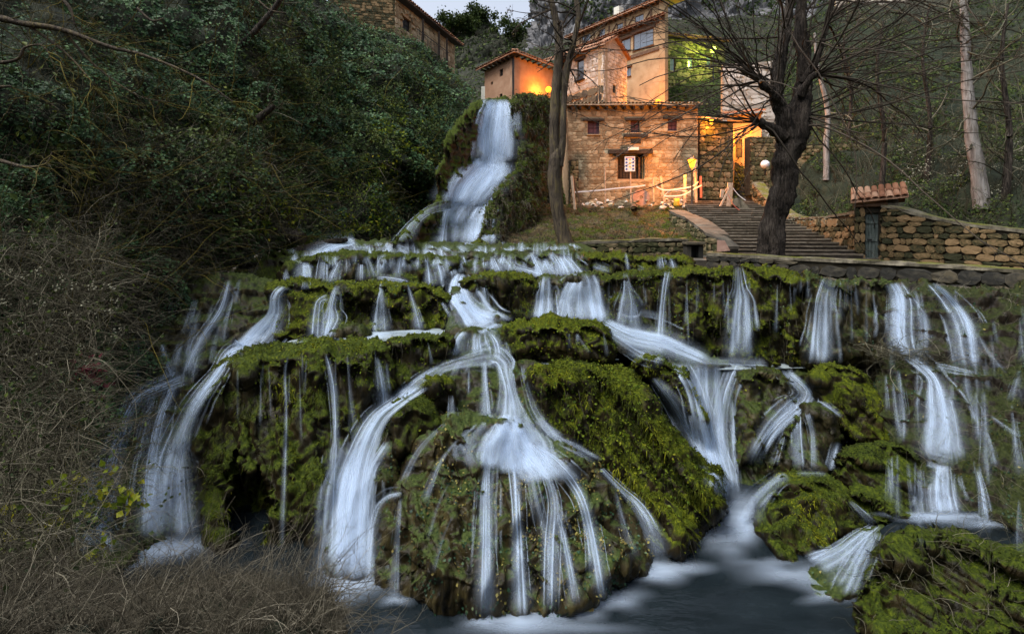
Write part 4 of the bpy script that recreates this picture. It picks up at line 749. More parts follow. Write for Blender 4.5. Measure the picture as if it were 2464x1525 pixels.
# ------------------------------------------------------------------ masonry
_stones = {}
def stone_meshes(mat):
    if mat in _stones: return _stones[mat]
    L = []
    for k in range(12):
        a = np.arange(8) * np.pi / 4 + np.pi / 8; sq = np.stack([np.cos(a), np.sin(a)], 1)
        sq = np.sign(sq) * np.minimum(np.abs(sq) / .92 * .62, .5); sq *= rng.uniform(.74, 1.04, (8, 2))
        ins = sq * rng.uniform(.88, .96) + rng.normal(0, .03, (8, 2))
        V = np.concatenate([np.c_[sq[:, 0], np.zeros(8), sq[:, 1]], np.c_[sq[:, 0], -.78 + rng.normal(0, .06, 8), sq[:, 1]], np.c_[ins[:, 0], -.92 + rng.normal(0, .12, 8), ins[:, 1]], [[0, -1.0, 0]]])
        i = np.arange(8); j = (i + 1) % 8
        me = mesh_data('stone', V, [np.concatenate([np.stack([j, i, i + 8, j + 8], 1), np.stack([j + 8, i + 8, i + 16, j + 16], 1)]), np.stack([j + 16, i + 16, np.full(8, 24)], 1)], False)
        me.materials.append(M[mat]); L.append(me)
    _stones[mat] = L; return L
def lay_stones(parent, at, L, zb, zt, rh, sw, mat, proud=.07, holes=(), limit=300, gap=.012, name='stone'):
    """coursed rubble: at(u) -> (point x,y, along x,y, out x,y); zb, zt functions of u"""
    items = []; zmin = min(zb(u) for u in np.linspace(0, L, 9)); zmax = max(zt(u) for u in np.linspace(0, L, 9)); z = zmin
    while z < zmax - .3 * rh:
        h = rh * random.uniform(.55, 1.45); u = -random.random() * sw
        while u < L:
            wd = sw * random.uniform(.4, 1.7); u0, u1 = max(u, 0), min(u + wd, L); u += wd
            if u1 - u0 < .25 * sw: continue
            um = (u0 + u1) / 2; z0, z1 = max(z, zb(um)), min(z + h, zt(um))
            if z1 - z0 < .35 * h: continue
            if any(u1 > a + .01 and u0 < b - .01 and z1 > c + .01 and z0 < d - .01 for a, b, c, d in holes):
                for a, b, c, d in holes:                    # trim the stone to the jamb
                    if z1 > c + .01 and z0 < d - .01:
                        if u0 < a < u1: u1 = a
                        elif u0 < b < u1: u0 = b
                if u1 - u0 < .3 * sw or any(u1 > a + .01 and u0 < b - .01 and z1 > c + .01 and z0 < d - .01 for a, b, c, d in holes): continue
            items.append((u0, u1, z0, z1))
        z += h
    items.sort(key=lambda q: -(q[1] - q[0]) * (q[3] - q[2])); ms = stone_meshes(mat); rest = []
    for k, (u0, u1, z0, z1) in enumerate(items):
        p, t, n = at((u0 + u1) / 2); a = random.gauss(0, .06)
        w_, h_ = u1 - u0 - gap, (z1 - z0) - gap; pr = proud * random.uniform(.6, 1.25)
        m = Matrix(((t[0], -n[0], 0, p[0]), (t[1], -n[1], 0, p[1]), (0, 0, 1, (z0 + z1) / 2), (0, 0, 0, 1))) @ Matrix.Rotation(a, 4, 'Y') @ Matrix.Diagonal((w_ * 1.12, pr, h_ * 1.14 * random.uniform(.9, 1.08), 1))
        me = ms[random.randrange(12)]
        if k < limit:
            o = bpy.data.objects.new(name, me); link(o, parent); o.matrix_basis = m
        else: rest.append((me, m))
    if rest:
        V, Q, T3, n0 = [], [], [], 0
        for me, m in rest:
            c = np.empty(75, np.float32); me.vertices.foreach_get('co', c); c = c.reshape(-1, 3) @ np.array(m.to_3x3()).T + np.array(m.translation)
            i = np.arange(8); j = (i + 1) % 8; V.append(c)
            Q.append(np.concatenate([np.stack([j, i, i + 8, j + 8], 1), np.stack([j + 8, i + 8, i + 16, j + 16], 1)]) + n0); T3.append(np.stack([j + 16, i + 16, np.full(8, 24)], 1) + n0); n0 += 25
        o = mobj('small_stones', np.concatenate(V), [np.concatenate(Q), np.concatenate(T3)], M[mat], parent, False); tag(o, kind='stuff')
class Face:
    """an upright wall plane between two plan points"""
    def __init__(s, pa, ya, pb, yb):
        s.A = np.array([(pa - CX) * ya / F, ya]); s.B = np.array([(pb - CX) * yb / F, yb]); d = s.B - s.A; s.L = np.linalg.norm(d); s.t = d / s.L
        n = np.array([s.t[1], -s.t[0]]); s.n = n if np.dot(n, -(s.A + s.B) / 2) > 0 else -n
    def uz(s, px, py):
        k = (px - CX) / F; d = s.B - s.A; q = (k * s.A[1] - s.A[0]) / (d[0] - k * d[1]); Y = s.A[1] + q * d[1]
        return q * s.L, H - (py - HY) * Y / F
    def rect(s, x0, y0, x1, y1):
        xm = (x0 + x1) / 2; a, z1 = s.uz(x0, y0); b, _ = s.uz(x1, y0); _, z1 = s.uz(xm, y0); _, z0 = s.uz(xm, y1); return (min(a, b), max(a, b), z0, z1)
    def pt(s, u, z, out=0.0): q = s.A + s.t * u + s.n * out; return np.array([q[0], q[1], z])
    def at(s, u): q = s.A + s.t * u; return q, s.t, s.n
    def boxm(s, mb, u0, u1, z0, z1, o0, o1):
        T = np.array([*s.t, 0]); Nn = np.array([*s.n, 0]); return mb.box(s.pt(u0, z0, o0), T * (u1 - u0), np.array([0, 0, z1 - z0]), Nn * (o1 - o0))
    def slab(s, parent, name, mat, zb, zt, holes=(), th=.45, u0=0, u1=None):
        u1 = s.L if u1 is None else u1; us = sorted({u0, u1, *[min(max(q, u0), u1) for h in holes for q in h[:2]]}); zs = sorted({zb, zt, *[min(max(q, zb), zt) for h in holes for q in h[2:]]}); mb = MB()
        for a, b in zip(us, us[1:]):
            run = None
            for c, d in zip(zs, zs[1:]):
                um, zm = (a + b) / 2, (c + d) / 2; hole = any(h[0] < um < h[1] and h[2] < zm < h[3] for h in holes)
                if hole or b - a < 1e-4 or d - c < 1e-4: continue
                s.boxm(mb, a, b, c, d, -th, 0)
        return mb.build(name, mat, parent)
    def bar(s, parent, name, mat, r, o0, o1, bevel=.006): mb = MB(); s.boxm(mb, r[0], r[1], r[2], r[3], o0, o1); return mb.build(name, mat, parent, False, bevel)
    def window(s, parent, r, frame, fill, rec=.18, bars=(1, 1), lintel=None, sill=None, name='window', fw=.06, fillname='pane'):
        u0, u1, z0, z1 = r; mb = MB()
        s.boxm(mb, u0, u0 + fw, z0, z1, -rec, -rec + .06); s.boxm(mb, u1 - fw, u1, z0, z1, -rec, -rec + .06)
        s.boxm(mb, u0 + fw, u1 - fw, z0, z0 + fw, -rec, -rec + .058); s.boxm(mb, u0 + fw, u1 - fw, z1 - fw, z1, -rec, -rec + .058)
        wdw = mb.build(name, M[frame], parent); nb, nr = bars; du = (u1 - u0 - 2 * fw) / nb; dz = (z1 - z0 - 2 * fw) / nr
        for i in range(nb):
            for j in range(nr):
                a = u0 + fw + i * du; c = z0 + fw + j * dz; s.bar(wdw, fillname, M[fill], (a + .012, a + du - .012, c + .012, c + dz - .012), -rec + .0, -rec + .035, .004)
        s.bar(wdw, 'reveal', M['black'], (u0 - .02, u1 + .02, z0 - .02, z1 + .02), -rec - .12, -rec - .005, 0)
        if lintel: s.bar(parent, 'lintel', M[lintel[0]], (u0 - lintel[1], u1 + lintel[1], z1 + .0, z1 + lintel[2]), -.1, .13)
        if sill: s.bar(wdw, 'sill', M[sill], (u0 - .05, u1 + .05, z0 - .06, z0 - .002), -.1, .11)
        return wdw
    def stones(s, parent, zb, zt, rh, sw, mat, holes=(), proud=.06, limit=300, gap=.012, u0=0, u1=None):
        fz = lambda q: q if callable(q) else (lambda u: q)
        lay_stones(parent, s.at, s.L, fz(zb), fz(zt), rh, sw, mat, proud, holes, limit, gap)
def barrel_mesh(mat, n=6, L=.45, r=.1):
    V = []; 
    for y, rr in ((0, r), (L, r * .85)):
        for th in (rr, rr * .8):
            for k in range(n + 1): a = math.pi * k / n; V.append((th * math.cos(a), y, th * math.sin(a) * .8))
    m = n + 1; Fc = []
    for k in range(n):
        Fc += [(k, k + 1, 2 * m + k + 1, 2 * m + k), (m + k + 1, m + k, 3 * m + k, 3 * m + k + 1), (k + 1, k, m + k, m + k + 1), (2 * m + k, 2 * m + k + 1, 3 * m + k + 1, 3 * m + k)]
    me = bpy.data.meshes.new('roof_tile'); me.from_pydata(V, [], Fc); me.update(); me.materials.append(M[mat]); return me
_tiles = {m: barrel_mesh(m) for m in ('tile', 'tile_pale')}
def tile_row(parent, p, q, up, n, mat='tile', rows=1, sc=1.0):
    """n barrel tiles from p to q along an eave, each running up the slope vector up; rows laid upslope"""
    p, q, up = (np.asarray(v, float) for v in (p, q, up)); d = (q - p) / n; x = d / np.linalg.norm(d); y = up / np.linalg.norm(up); z = np.cross(x, y)
    if z[2] < 0: x = -x; z = -z
    wsc = np.linalg.norm(d) / .21
    for r_ in range(rows):
        for k in range(n):
            c = p + d * (k + .5) + y * (r_ * .38 * sc + random.uniform(-.02, .02)) + z * (.02 + .01 * random.random())
            o = bpy.data.objects.new('roof_tile', _tiles[mat]); link(o, parent)
            o.matrix_basis = Matrix(((x[0] * wsc, y[0] * sc, z[0] * wsc, c[0]), (x[1] * wsc, y[1] * sc, z[1] * wsc, c[1]), (x[2] * wsc, y[2] * sc, z[2] * wsc, c[2]), (0, 0, 0, 1)))
def poly_obj(name, P, mat, parent=None, th=None):
    """flat polygon, optionally thickened by the vector th"""
    P = np.asarray(P, float); n = len(P)
    if th is None: V, Fc = P, [tuple(range(n))]
    else: V = np.concatenate([P, P + np.asarray(th)]); Fc = [tuple(range(n)), tuple(range(2 * n - 1, n - 1, -1))] + [((i + 1) % n, i, n + i, n + (i + 1) % n) for i in range(n)]
    me = bpy.data.meshes.new(name); me.from_pydata(V.tolist(), [], Fc); me.update(); me.materials.append(M[mat] if isinstance(mat, str) else mat)
    import bmesh
    bm = bmesh.new(); bm.from_mesh(me); bmesh.ops.recalc_face_normals(bm, faces=bm.faces); bm.to_mesh(me); bm.free()
    return link(bpy.data.objects.new(name, me), parent)
def lamp_light(p, col, watts, size, parent):
    l = bpy.data.lights.new('lamp_light', 'POINT'); l.energy = watts; l.color = col; l.shadow_soft_size = size
    o = bpy.data.objects.new('lamp_light', l); o.location = tuple(float(c) for c in p); COL.objects.link(o); return o
def ball(mb, c, r, n=10):
    return mb.lathe(c, [(max(.001, r * math.sin(math.pi * k / n)), -r * math.cos(math.pi * k / n)) for k in range(n + 1)], 12)

# ---- mill
f = Face(1366, 29.0, 1679, 29.0); zt = f.uz(1500, 264)[1]; zb = f.uz(1500, 500)[1]
mill = thing('mill_house', 'warm stone mill with three small shuttered windows and a wide doorway, beside the tall waterfall', 'house', f.pt(f.L / 2, zb))
wins = [f.rect(1414, 292, 1442, 324), f.rect(1517, 291, 1539, 320), f.rect(1607, 288, 1629, 316)]; door = f.rect(1486, 371, 1551, 431)
plq = f.rect(1518, 334, 1542, 346); holes = wins + [door]
f.slab(mill, 'wall', M['mortar_warm'], zb - .5, zt + .25, holes)
lints = [(w_[0] - .3, w_[1] + .3, w_[3], w_[3] + .15) for w_ in wins]; dl = (door[0] - .55, door[1] + .45, door[3], door[3] + .24)
f.stones(mill, zb, zt, .20, .30, 'stone_warm', holes + lints + [dl, plq], .035, 300, .008)
for w_ in wins: f.window(mill, w_, 'shutter', 'shutter', .14, (2, 2), ('wood_dark', .3, .13), 'mortar_warm', fillname='shutter_panel')
f.bar(mill, 'lintel', M['wood_dark'], dl, -.2, .22); f.bar(mill, 'corbel', M['wood_dark'], (door[0] - .12, door[0] + .12, door[3] - .16, door[3] - .003), -.2, .18); f.bar(mill, 'corbel', M['wood_dark'], (door[1] - .12, door[1] + .12, door[3] - .16, door[3] - .003), -.2, .18)
dr = f.bar(mill, 'door', M['black'], (door[0], door[1], door[2], door[3]), -.45, -.36, 0)
nb = 9
for i in range(nb):
    a = door[0] + (door[1] - door[0]) * i / nb; f.bar(dr, 'plank', M['wood_dark'], (a + .012, a + (door[1] - door[0]) / nb - .012, door[2], door[3] - .25 - .1 * (i % 2) * 0), -.35, -.31 + .01 * (i % 3))
f.bar(dr, 'post', M['wood_brown'], (door[1] - .34, door[1] - .22, door[2], door[3] - .17), -.29, -.16); f.bar(dr, 'post', M['stone_moss'], (door[1] - .12, door[1], door[2], door[3] - .17), -.29, -.12); f.bar(dr, 'rail', M['wood_dark'], (door[0], door[1] - .36, door[2] + .75, door[2] + .87), -.295, -.25)
f.bar(mill, 'shelf_stone', M['wood_dark'], f.rect(1501, 324, 1558, 331), -.1, .16, .02); f.bar(mill, 'plaque', M['stone_dark'], plq, -.1, .05, .02)
f.bar(mill, 'floodlight_box', M['paper'], f.rect(1508, 357, 1533, 364), .24, .40)
for i in range(15): f.bar(mill, 'rafter_end', M['wood_dark'], (.2 + i * (f.L - .4) / 14 - .06, .2 + i * (f.L - .4) / 14 + .06, zt - .04, zt + .13), 0, .34)
rf = poly_obj('roof', [f.pt(-.15, zt + .16, .42), f.pt(f.L + .15, zt + .16, .42), f.pt(f.L + .15, zt + 1.0, -3.2), f.pt(-.15, zt + 1.0, -3.2)], 'tile_pale', mill, (0, 0, .07))
tile_row(rf, f.pt(-.15, zt + .235, .47), f.pt(f.L + .15, zt + .235, .47), f.pt(0, .84, -3.6) - f.pt(0, 0, 0), 38, 'tile_pale', 2)
# side wall of the mill and the quoin pillar beside the doorway slope
s2 = Face(1366, 29.0, 1352, 33.5); s2.slab(mill, 'side_wall', M['mortar_warm'], zb - .5, zt + .2)
f3 = Face(1371, 28.55, 1392, 28.55); z3 = f3.uz(1380, 385)[1]
f3.slab(mill, 'buttress', M['mortar_dark'], zb - .6, z3, (), .42); f3.stones(mill, zb - .3, z3, .24, .34, 'stone_moss', (), .06)
# ---- annex on the right of the mill
f = Face(1683, 29.25, 1763, 29.9); zt2 = f.uz(1700, 288)[1]; zb2 = f.uz(1700, 480)[1]
ann = thing('stone_annex', 'mossy stone annex at the right end of the mill with a lit lamp on it', 'building', f.pt(f.L / 2, zb2))
vent = f.rect(1679, 296, 1696, 310); f.slab(ann, 'wall', M['mortar_dark'], zb2 - .4, zt2, [], .5); f.stones(ann, zb2, zt2, .26, .36, 'stone_moss', (vent,), .06)
f.bar(ann, 'blocked_opening', M['stone_dark'], (max(vent[0], .02), vent[1], vent[2], vent[3]), 0, .03)
poly_obj('roof', [f.pt(-.1, zt2 + .002, .3), f.pt(f.L + .1, zt2 + .002, .3), f.pt(f.L + .1, zt2 + .5, -1.6), f.pt(-.1, zt2 + .5, -1.6)], 'tile_pale', ann, (0, 0, .08))
Face(1763, 29.9, 1768, 34).slab(ann, 'side_wall', M['mortar_warm'], zb2 - .4, zt2, (), .4)
lm = thing('wall_lamp', 'small lit lamp high on the annex wall under the eave', 'lamp', W(1712, 300, 29.1), 'lit lamps')
mb = MB(); mb.lathe(W(1712, 297, 29.1), [(.02, -.12), (.10, -.05), (.13, .16), (.10, .22), (.001, .24)], 10); mb.build('bulb', M['bulb'], lm, True)
MB().bar(W(1712, 288, 29.1), W(1712, 286, 29.55), .05).build('bracket', M['iron'], lm); lamp_light(W(1712, 298, 28.9), ORANGE, 140, .1, lm)
# ---- lit passage behind the annex
f = Face(1750, 34.0, 1832, 33.2); zt3 = f.uz(1790, 316)[1]; zb3 = f.uz(1790, 415)[1]
pas = thing('passage_house', 'house front glowing orange at the head of the stairs, with a narrow dark window', 'house', f.pt(f.L / 2, zb3))
hw = f.rect(1771, 335, 1786, 380); f.slab(pas, 'wall', M['plaster_ochre'], zb3 - 2, zt3 + 1.2, [hw], .4); f.window(pas, hw, 'wood_dark', 'black', .2, (1, 2))
for i in range(4): f.bar(pas, 'rafter_end', M['wood_dark'], (.3 + i * .6, .42 + i * .6, zt3 + 1.05, zt3 + 1.2), 0, .5)
poly_obj('roof', [f.pt(-.2, zt3 + 1.21, .6), f.pt(f.L + .2, zt3 + 1.21, .6), f.pt(f.L + .2, zt3 + 2.0, -2.4), f.pt(-.2, zt3 + 2.0, -2.4)], 'tile', pas, (0, 0, .08))
lm = thing('passage_lamp', 'lit bracket lamp above the orange passage wall', 'lamp', W(1800, 330, 32.2), 'lit lamps')
mb = MB(); mb.lathe(W(1806, 318, 32.4), [(.02, -.1), (.09, -.04), (.11, .12), (.001, .2)], 10); mb.build('bulb', M['bulb'], lm, True); MB().bar(W(1806, 313, 32.4), W(1806, 312, 33.3), .05).build('bracket', M['iron'], lm)
lamp_light(W(1800, 330, 32.0), ORANGE, 420, .12, lm)
# ---- red plaster house above the waterfall
fl = Face(1166, 36.0, 1238, 33.0); fr = Face(1238, 33.0, 1335, 36.0); ze = 16.7; zb4 = 12.6
hb = thing('plaster_house', 'reddish plaster house with tiny windows at the top of the waterfall', 'house', fl.pt(fl.L, zb4))
hl = [fl.rect(1202, 167, 1210, 184), fl.rect(1202, 226, 1209, 238), fl.rect(1181, 197, 1186, 204)]
fl.slab(hb, 'wall', M['plaster'], zb4 - 1.5, ze, hl); fr.slab(hb, 'side_wall', M['plaster'], zb4 - 1.5, ze - .02, [])
for h in hl: fl.window(hb, h, 'wood_dark', 'black', .15, (1, 1))
for fc in (fl, fr):
    for i in range(8): fc.bar(hb, 'rafter_end', M['wood_dark'], (.15 + i * (fc.L - .3) / 7 - .05, .15 + i * (fc.L - .3) / 7 + .05, ze - .12, ze), 0, .42)
c1, c2, c3 = fl.pt(-.5, ze + .01, .5), fl.pt(fl.L, ze + .01, 0) + np.array([0, -.75, 0]), fr.pt(fr.L + .5, ze + .01, .5); ap = (fl.pt(0, ze + 1.7, -2.6) + fr.pt(fr.L, ze + 1.7, -2.6)) / 2
rl = poly_obj('roof', [c1, c2, ap], 'tile', hb, (0, 0, .07)); rr = poly_obj('roof', [c2, c3, ap], 'tile', hb, (0, 0, .07))
tile_row(rl, c1 + (0, 0, .075), c2 + (0, 0, .075), ap - (c1 + c2) / 2, 17, 'tile', 1); tile_row(rr, c2 + (0, 0, .075), c3 + (0, 0, .075), ap - (c2 + c3) / 2, 20, 'tile', 1)
fl.bar(hb, 'downpipe', M['iron'], (fl.L - .12, fl.L - .02, zb4, ze - .15), .02, .12)
wp = Face(1158, 36.0, 1167, 35.95); wp.slab(hb, 'white_corner', M['plaster_pale'], zb4 - .2, ze - 1.2, (), .3)
lm = thing('wall_lantern', 'glowing orange lantern on the reddish plaster house, behind the slim tree trunk', 'lamp', W(1318, 222, 33.6), 'lit lamps')
mb = MB(); ball(mb, W(1320, 216, 33.8), .22); mb.build('bulb', M['bulb'], lm, True); MB().bar(W(1322, 210, 33.8), W(1325, 208, 35.2), .05).build('bracket', M['iron'], lm)
lamp_light(W(1314, 217, 33.9), ORANGE, 420, .2, lm)
# ---- pale stone tower house
fl = Face(1362, 38.0, 1452, 35.0); fr = Face(1452, 35.0, 1508, 37.6); ze = 18.2; zc = fl.uz(1420, 262)[1]
hc = thing('stone_tower_house', 'tall pale stone house with a red-edged gable behind the mill roof', 'house', fl.pt(fl.L, zc))
wl_ = fl.rect(1389, 145, 1405, 193); wr_ = fr.rect(1474, 205, 1481, 224); wl2 = fl.rect(1378, 205, 1386, 214)
fl.slab(hc, 'wall', M['mortar_warm'], zc - 1, ze, [wl_]); fr.slab(hc, 'side_wall', M['mortar_warm'], zc - 1, ze, [wr_])
zr_ = fl.uz(1420, 212)[1]; fl.stones(hc, zr_, ze, .30, .5, 'stone_pale', (wl_, (wl_[0] - .2, wl_[1] + .2, wl_[3], wl_[3] + .25)), .035, 150); fl.stones(hc, zc, zr_, .4, .6, 'stone_dark', (), .08, 60); fr.stones(hc, zc, ze, .27, .4, 'stone_pale', (wr_,), .04, 150)
fl.window(hc, wl_, 'wood_dark', 'glass', .12, (1, 3), ('wood_dark', .18, .2)); fr.window(hc, wr_, 'wood_dark', 'black', .14)
mb = MB()
for i in range(9): fl.boxm(mb, wl_[0] - .1 + i * (wl_[1] - wl_[0] + .2) / 8 - .012, wl_[0] - .1 + i * (wl_[1] - wl_[0] + .2) / 8 + .012, wl_[2], wl_[2] + .75, .2, .23)
fl.boxm(mb, wl_[0] - .15, wl_[1] + .15, wl_[2] + .751, wl_[2] + .8, .19, .24); fl.boxm(mb, wl_[0] - .15, wl_[1] + .15, wl_[2] - .06, wl_[2] - .003, -.05, .26); mb.build('balcony_railing', M['iron'], hc)
ua = fr.L * .45; gab = poly_obj('gable', [fr.pt(0, ze + .002, 0), fr.pt(fr.L, ze + .002, 0), fr.pt(ua, ze + .95, 0)], 'stone_pale', hc, np.array([*(-fr.n * .4), 0]))
back = np.array([*(-fr.n * 6), 0]); e0, e1, a0 = fr.pt(-.25, ze - .05, .25), fr.pt(fr.L + .25, ze - .1, .25), fr.pt(ua, ze + 1.0, .25)
r1 = poly_obj('roof', [e0, a0, a0 + back, e0 + back], 'tile', hc, (0, 0, .09)); r2 = poly_obj('roof', [a0, e1, e1 + back, a0 + back], 'tile', hc, (0, 0, .09))
tile_row(r2, a0 + (0, 0, .1), e1 + (0, 0, .1), back, 9, 'tile', 2); tile_row(r1, e0 + (0, 0, .1), a0 + (0, 0, .1), back, 6, 'tile', 2)
tile_row(r1, e0 + (0, 0, .1), e0 + back + (0, 0, .1), a0 - e0, 20, 'tile', 1)
# ---- timber-framed house on the upper street
f = Face(1372, 48.0, 1600, 40.0); z0_, z1_ = 13.0, 23.95
hd = thing('timber_house', 'large ochre house with timber frame and rows of glazed windows under wide eaves', 'house', f.pt(f.L / 2, z0_))
up = [f.rect(1400, 84, 1421, 110), f.rect(1441, 71, 1456, 95), f.rect(1484, 57, 1499, 80), f.rect(1527, 37, 1549, 64)]; lo_ = [f.rect(1486, 95, 1518, 126), f.rect(1523, 75, 1573, 116)]; sm = [f.rect(1504, 163, 1518, 185)]
f.slab(hd, 'wall', M['plaster_ochre'], z0_, z1_, up + lo_ + sm, .5)
for h in up: f.window(hd, h, 'wood_brown', 'glass', .1, (2, 1), None, 'wood_brown')
for h, nb_ in zip(lo_, (2, 3)): f.window(hd, h, 'wood_brown', 'glass', .1, (nb_, 1), ('wood_brown', .2, .2), 'wood_brown', fw=.1)
for h in sm: f.window(hd, h, 'wood_brown', 'glass', .12, (2, 1), ('wood_brown', .15, .18), 'wood_brown')
zm = f.uz(1540, 82)[1] + .35
for zz, tk in ((zm, .25), (zm - 2.3, .3), (zm + .35, .16)): f.bar(hd, 'beam', M['wood_brown'], (0, f.L, zz, zz + tk), .002, .09)
for i in range(12):
    u_ = f.L * (.04 + .92 * i / 11)
    if not any(h[0] - .1 < u_ < h[1] + .1 for h in up): f.bar(hd, 'stud', M['wood_brown'], (u_ - .09, u_ + .09, zm + .53, z1_ - .31), .002, .08)
    if i % 2: MB().bar(f.pt(u_ + .2, zm + .6, .05), f.pt(u_ + .9, z1_ - .35, .05), .12, .06).build('brace', M['wood_brown'], hd)
for zz, nm in ((z1_, 'roof'), (zm + .27, 'eave_roof')):
    r_ = poly_obj(nm, [f.pt(-.3, zz + .0, .55), f.pt(f.L + .3, zz + .0, .55), f.pt(f.L + .3, zz + (.9 if nm == 'roof' else .28), -3 if nm == 'roof' else .0), f.pt(-.3, zz + (.9 if nm == 'roof' else .28), -3 if nm == 'roof' else .0)], 'tile', hd, (0, 0, .08))
    tile_row(r_, f.pt(-.3, zz + .085, .6), f.pt(f.L + .3, zz + .085, .6), f.pt(0, .9, -3.9) - f.pt(0, 0, 0), 44, 'tile', 1)
    for i in range(20): f.bar(r_, 'rafter_end', M['wood_brown'], (.1 + i * (f.L - .3) / 19, .2 + i * (f.L - .3) / 19, zz - .13, zz - .003), 0, .5)
mb = MB(); f.boxm(mb, f.L * .37, f.L * .43, z1_ + .3, z1_ + 2.3, -2.6, -1.9); mb.build('chimney', M['plaster_pale'], hd)
Face(1600, 40.0, 1612, 50).slab(hd, 'side_wall', M['plaster_ochre'], z0_, z1_)
lm = thing('roof_lamp', 'bright orange lamp shining above the mill roof, in front of the ochre house', 'lamp', W(1585, 262, 36), 'lit lamps')
mb = MB(); ball(mb, W(1583, 247, 36.4), .24); mb.build('bulb', M['bulb'], lm, True); MB().bar(W(1583, 254, 36.4), W(1583, 300, 36.4), .07).build('post', M['iron'], lm)
lamp_light(W(1576, 244, 37.6), ORANGE, 600, .2, lm)
# ---- green lit house and its lamp
f = Face(1602, 45.0, 1745, 46.5); z0_, z1_ = f.uz(1670, 192)[1], f.uz(1670, 98)[1]
he = thing('green_lit_house', 'pale house front bathed in yellow-green lamp light behind bare branches', 'house', f.pt(f.L / 2, z0_))
ws_ = [f.rect(1612, 140, 1624, 172), f.rect(1655, 136, 1668, 168), f.rect(1700, 134, 1712, 165)]
f.slab(he, 'wall', M['mortar_dark'], z0_ - 5, z1_, ws_); f.stones(he, z0_ - 1, z1_, .34, .5, 'stone_moss', ws_, .05, 200)
for h in ws_: f.window(he, h, 'wood_brown', 'glass', .12, (2, 2), ('wood_dark', .15, .2), 'mortar_warm')
r_ = poly_obj('roof', [f.pt(-.2, z1_ + .01, .6), f.pt(f.L + .3, z1_ + .01, .6), f.pt(f.L + .3, z1_ + 1.1, -3), f.pt(-.2, z1_ + 1.1, -3)], 'tile', he, (0, 0, .1)); tile_row(r_, f.pt(-.2, z1_ + .12, .65), f.pt(f.L + .3, z1_ + .12, .65), f.pt(0, 1.1, -3.6) - f.pt(0, 0, 0), 24, 'tile', 1)
lm = thing('green_street_lamp', 'yellow-green street lamp glaring on the pale upper house', 'lamp', W(1718, 190, 43.5), 'lit lamps')
mb = MB(); ball(mb, W(1716, 120, 43.5), .27); mb.build('bulb', M['bulb_green'], lm, True); MB().bar(W(1716, 132, 43.5), W(1716, 200, 43.5), .1).build('post', M['iron'], lm)
lamp_light(W(1706, 124, 44.2), (.70, 1.0, .10), 260, .3, lm)
# ---- high garden wall and upper right house
f = Face(1738, 37.5, 1885, 36.5); z0_, z1_ = f.uz(1800, 350)[1], f.uz(1800, 152)[1]
wf = thing('high_stone_wall', 'high pinkish stone wall behind the pollard tree, lit from below', 'wall', f.pt(f.L / 2, z0_)); f.slab(wf, 'wall', M['mortar_warm'], z0_ - 2, z1_, (), .6); f.stones(wf, z0_, z1_, .34, .5, 'stone_pale', (), .06, 300)
f = Face(2010, 60.0, 2440, 56.0); z0_, z1_ = f.uz(2200, 90)[1], f.uz(2200, -40)[1]
hg = thing('hilltop_house', 'pale stone house with blue-grey windows high above the right bank', 'house', f.pt(f.L / 2, z0_))
ws_ = [f.rect(x, 4, x + 22, 34) for x in (2060, 2140, 2235, 2330)]; f.slab(hg, 'wall', M['plaster_ochre'], z0_ - 6, z1_, ws_); f.stones(hg, z0_ - 1, z1_, .55, .9, 'stone_pale', ws_, .06, 200)
for h in ws_: f.window(hg, h, 'wood_brown', 'glass', .15, (2, 2), ('stone_pale', .2, .3))
# ---- cliff-top house at upper left
f1 = Face(790, 29.4, 950, 30.2); f2 = Face(950, 30.2, 1094, 37.9); zr = 19.3; zq = 16.8
ha = thing('clifftop_house', 'rough ochre stone house on the left cliff top with an arched window', 'house', f1.pt(f1.L, zq))
aw = f2.rect(968, 44, 989, 76)
f1.slab(ha, 'wall', M['ochre'], zq - 1, zr + 2.2, ()); f1.stones(ha, zq - .4, zr + 2, .15, .22, 'stone_wall', (), .04, 300); f2.slab(ha, 'side_wall', M['mortar_warm'], zq - 1, zr, [aw]); f2.stones(ha, zq, zr, .3, .5, 'stone_warm', (aw,), .05, 150)
f2.window(ha, aw, 'wood_dark', 'black', .2, (2, 2)); mb = MB()
for k in range(7):
    a = math.pi * k / 6; uc = (aw[0] + aw[1]) / 2; rad = (aw[1] - aw[0]) / 2 + .06; MB().bar(f2.pt(uc - rad * math.cos(a), aw[3] - .35 + rad * math.sin(a), .05), f2.pt(uc - (rad + .22) * math.cos(a), aw[3] - .35 + (rad + .22) * math.sin(a), .05), .2, .12).build('arch_stone', M['stone_warm'], ha)
r_ = poly_obj('roof', [f2.pt(-.3, zr + .0, .55), f2.pt(f2.L + .5, zr + .0, .55), f2.pt(f2.L + .5, zr + 1.3, -3.4), f2.pt(-.3, zr + 1.3, -3.4)], 'wood_dark', ha, (0, 0, .09)); tile_row(r_, f2.pt(-.3, zr + .1, .6), f2.pt(f2.L + .5, zr + .1, .6), f2.pt(0, 1.3, -3.9) - f2.pt(0, 0, 0), 34, 'tile', 1)
mb = MB()
for i in range(22): mb.bar(f2.pt(1.6 + i * .2, zq + .1, .7), f2.pt(1.6 + i * .2, zq + 1.05, .7), .02)
mb.bar(f2.pt(1.5, zq + 1.06, .7), f2.pt(6.0, zq + 1.06, .7), .04); mb.bar(f2.pt(1.5, zq + .1, .7), f2.pt(6.0, zq + .1, .7), .04); mb.build('balcony_railing', M['iron'], ha)
for u_ in (2.4, 4.6, 5.8): MB().bar(f2.pt(u_, zq - 1.2, .6), f2.pt(u_, zq + 2.1, .6), .12).build('post', M['wood_dark'], ha)
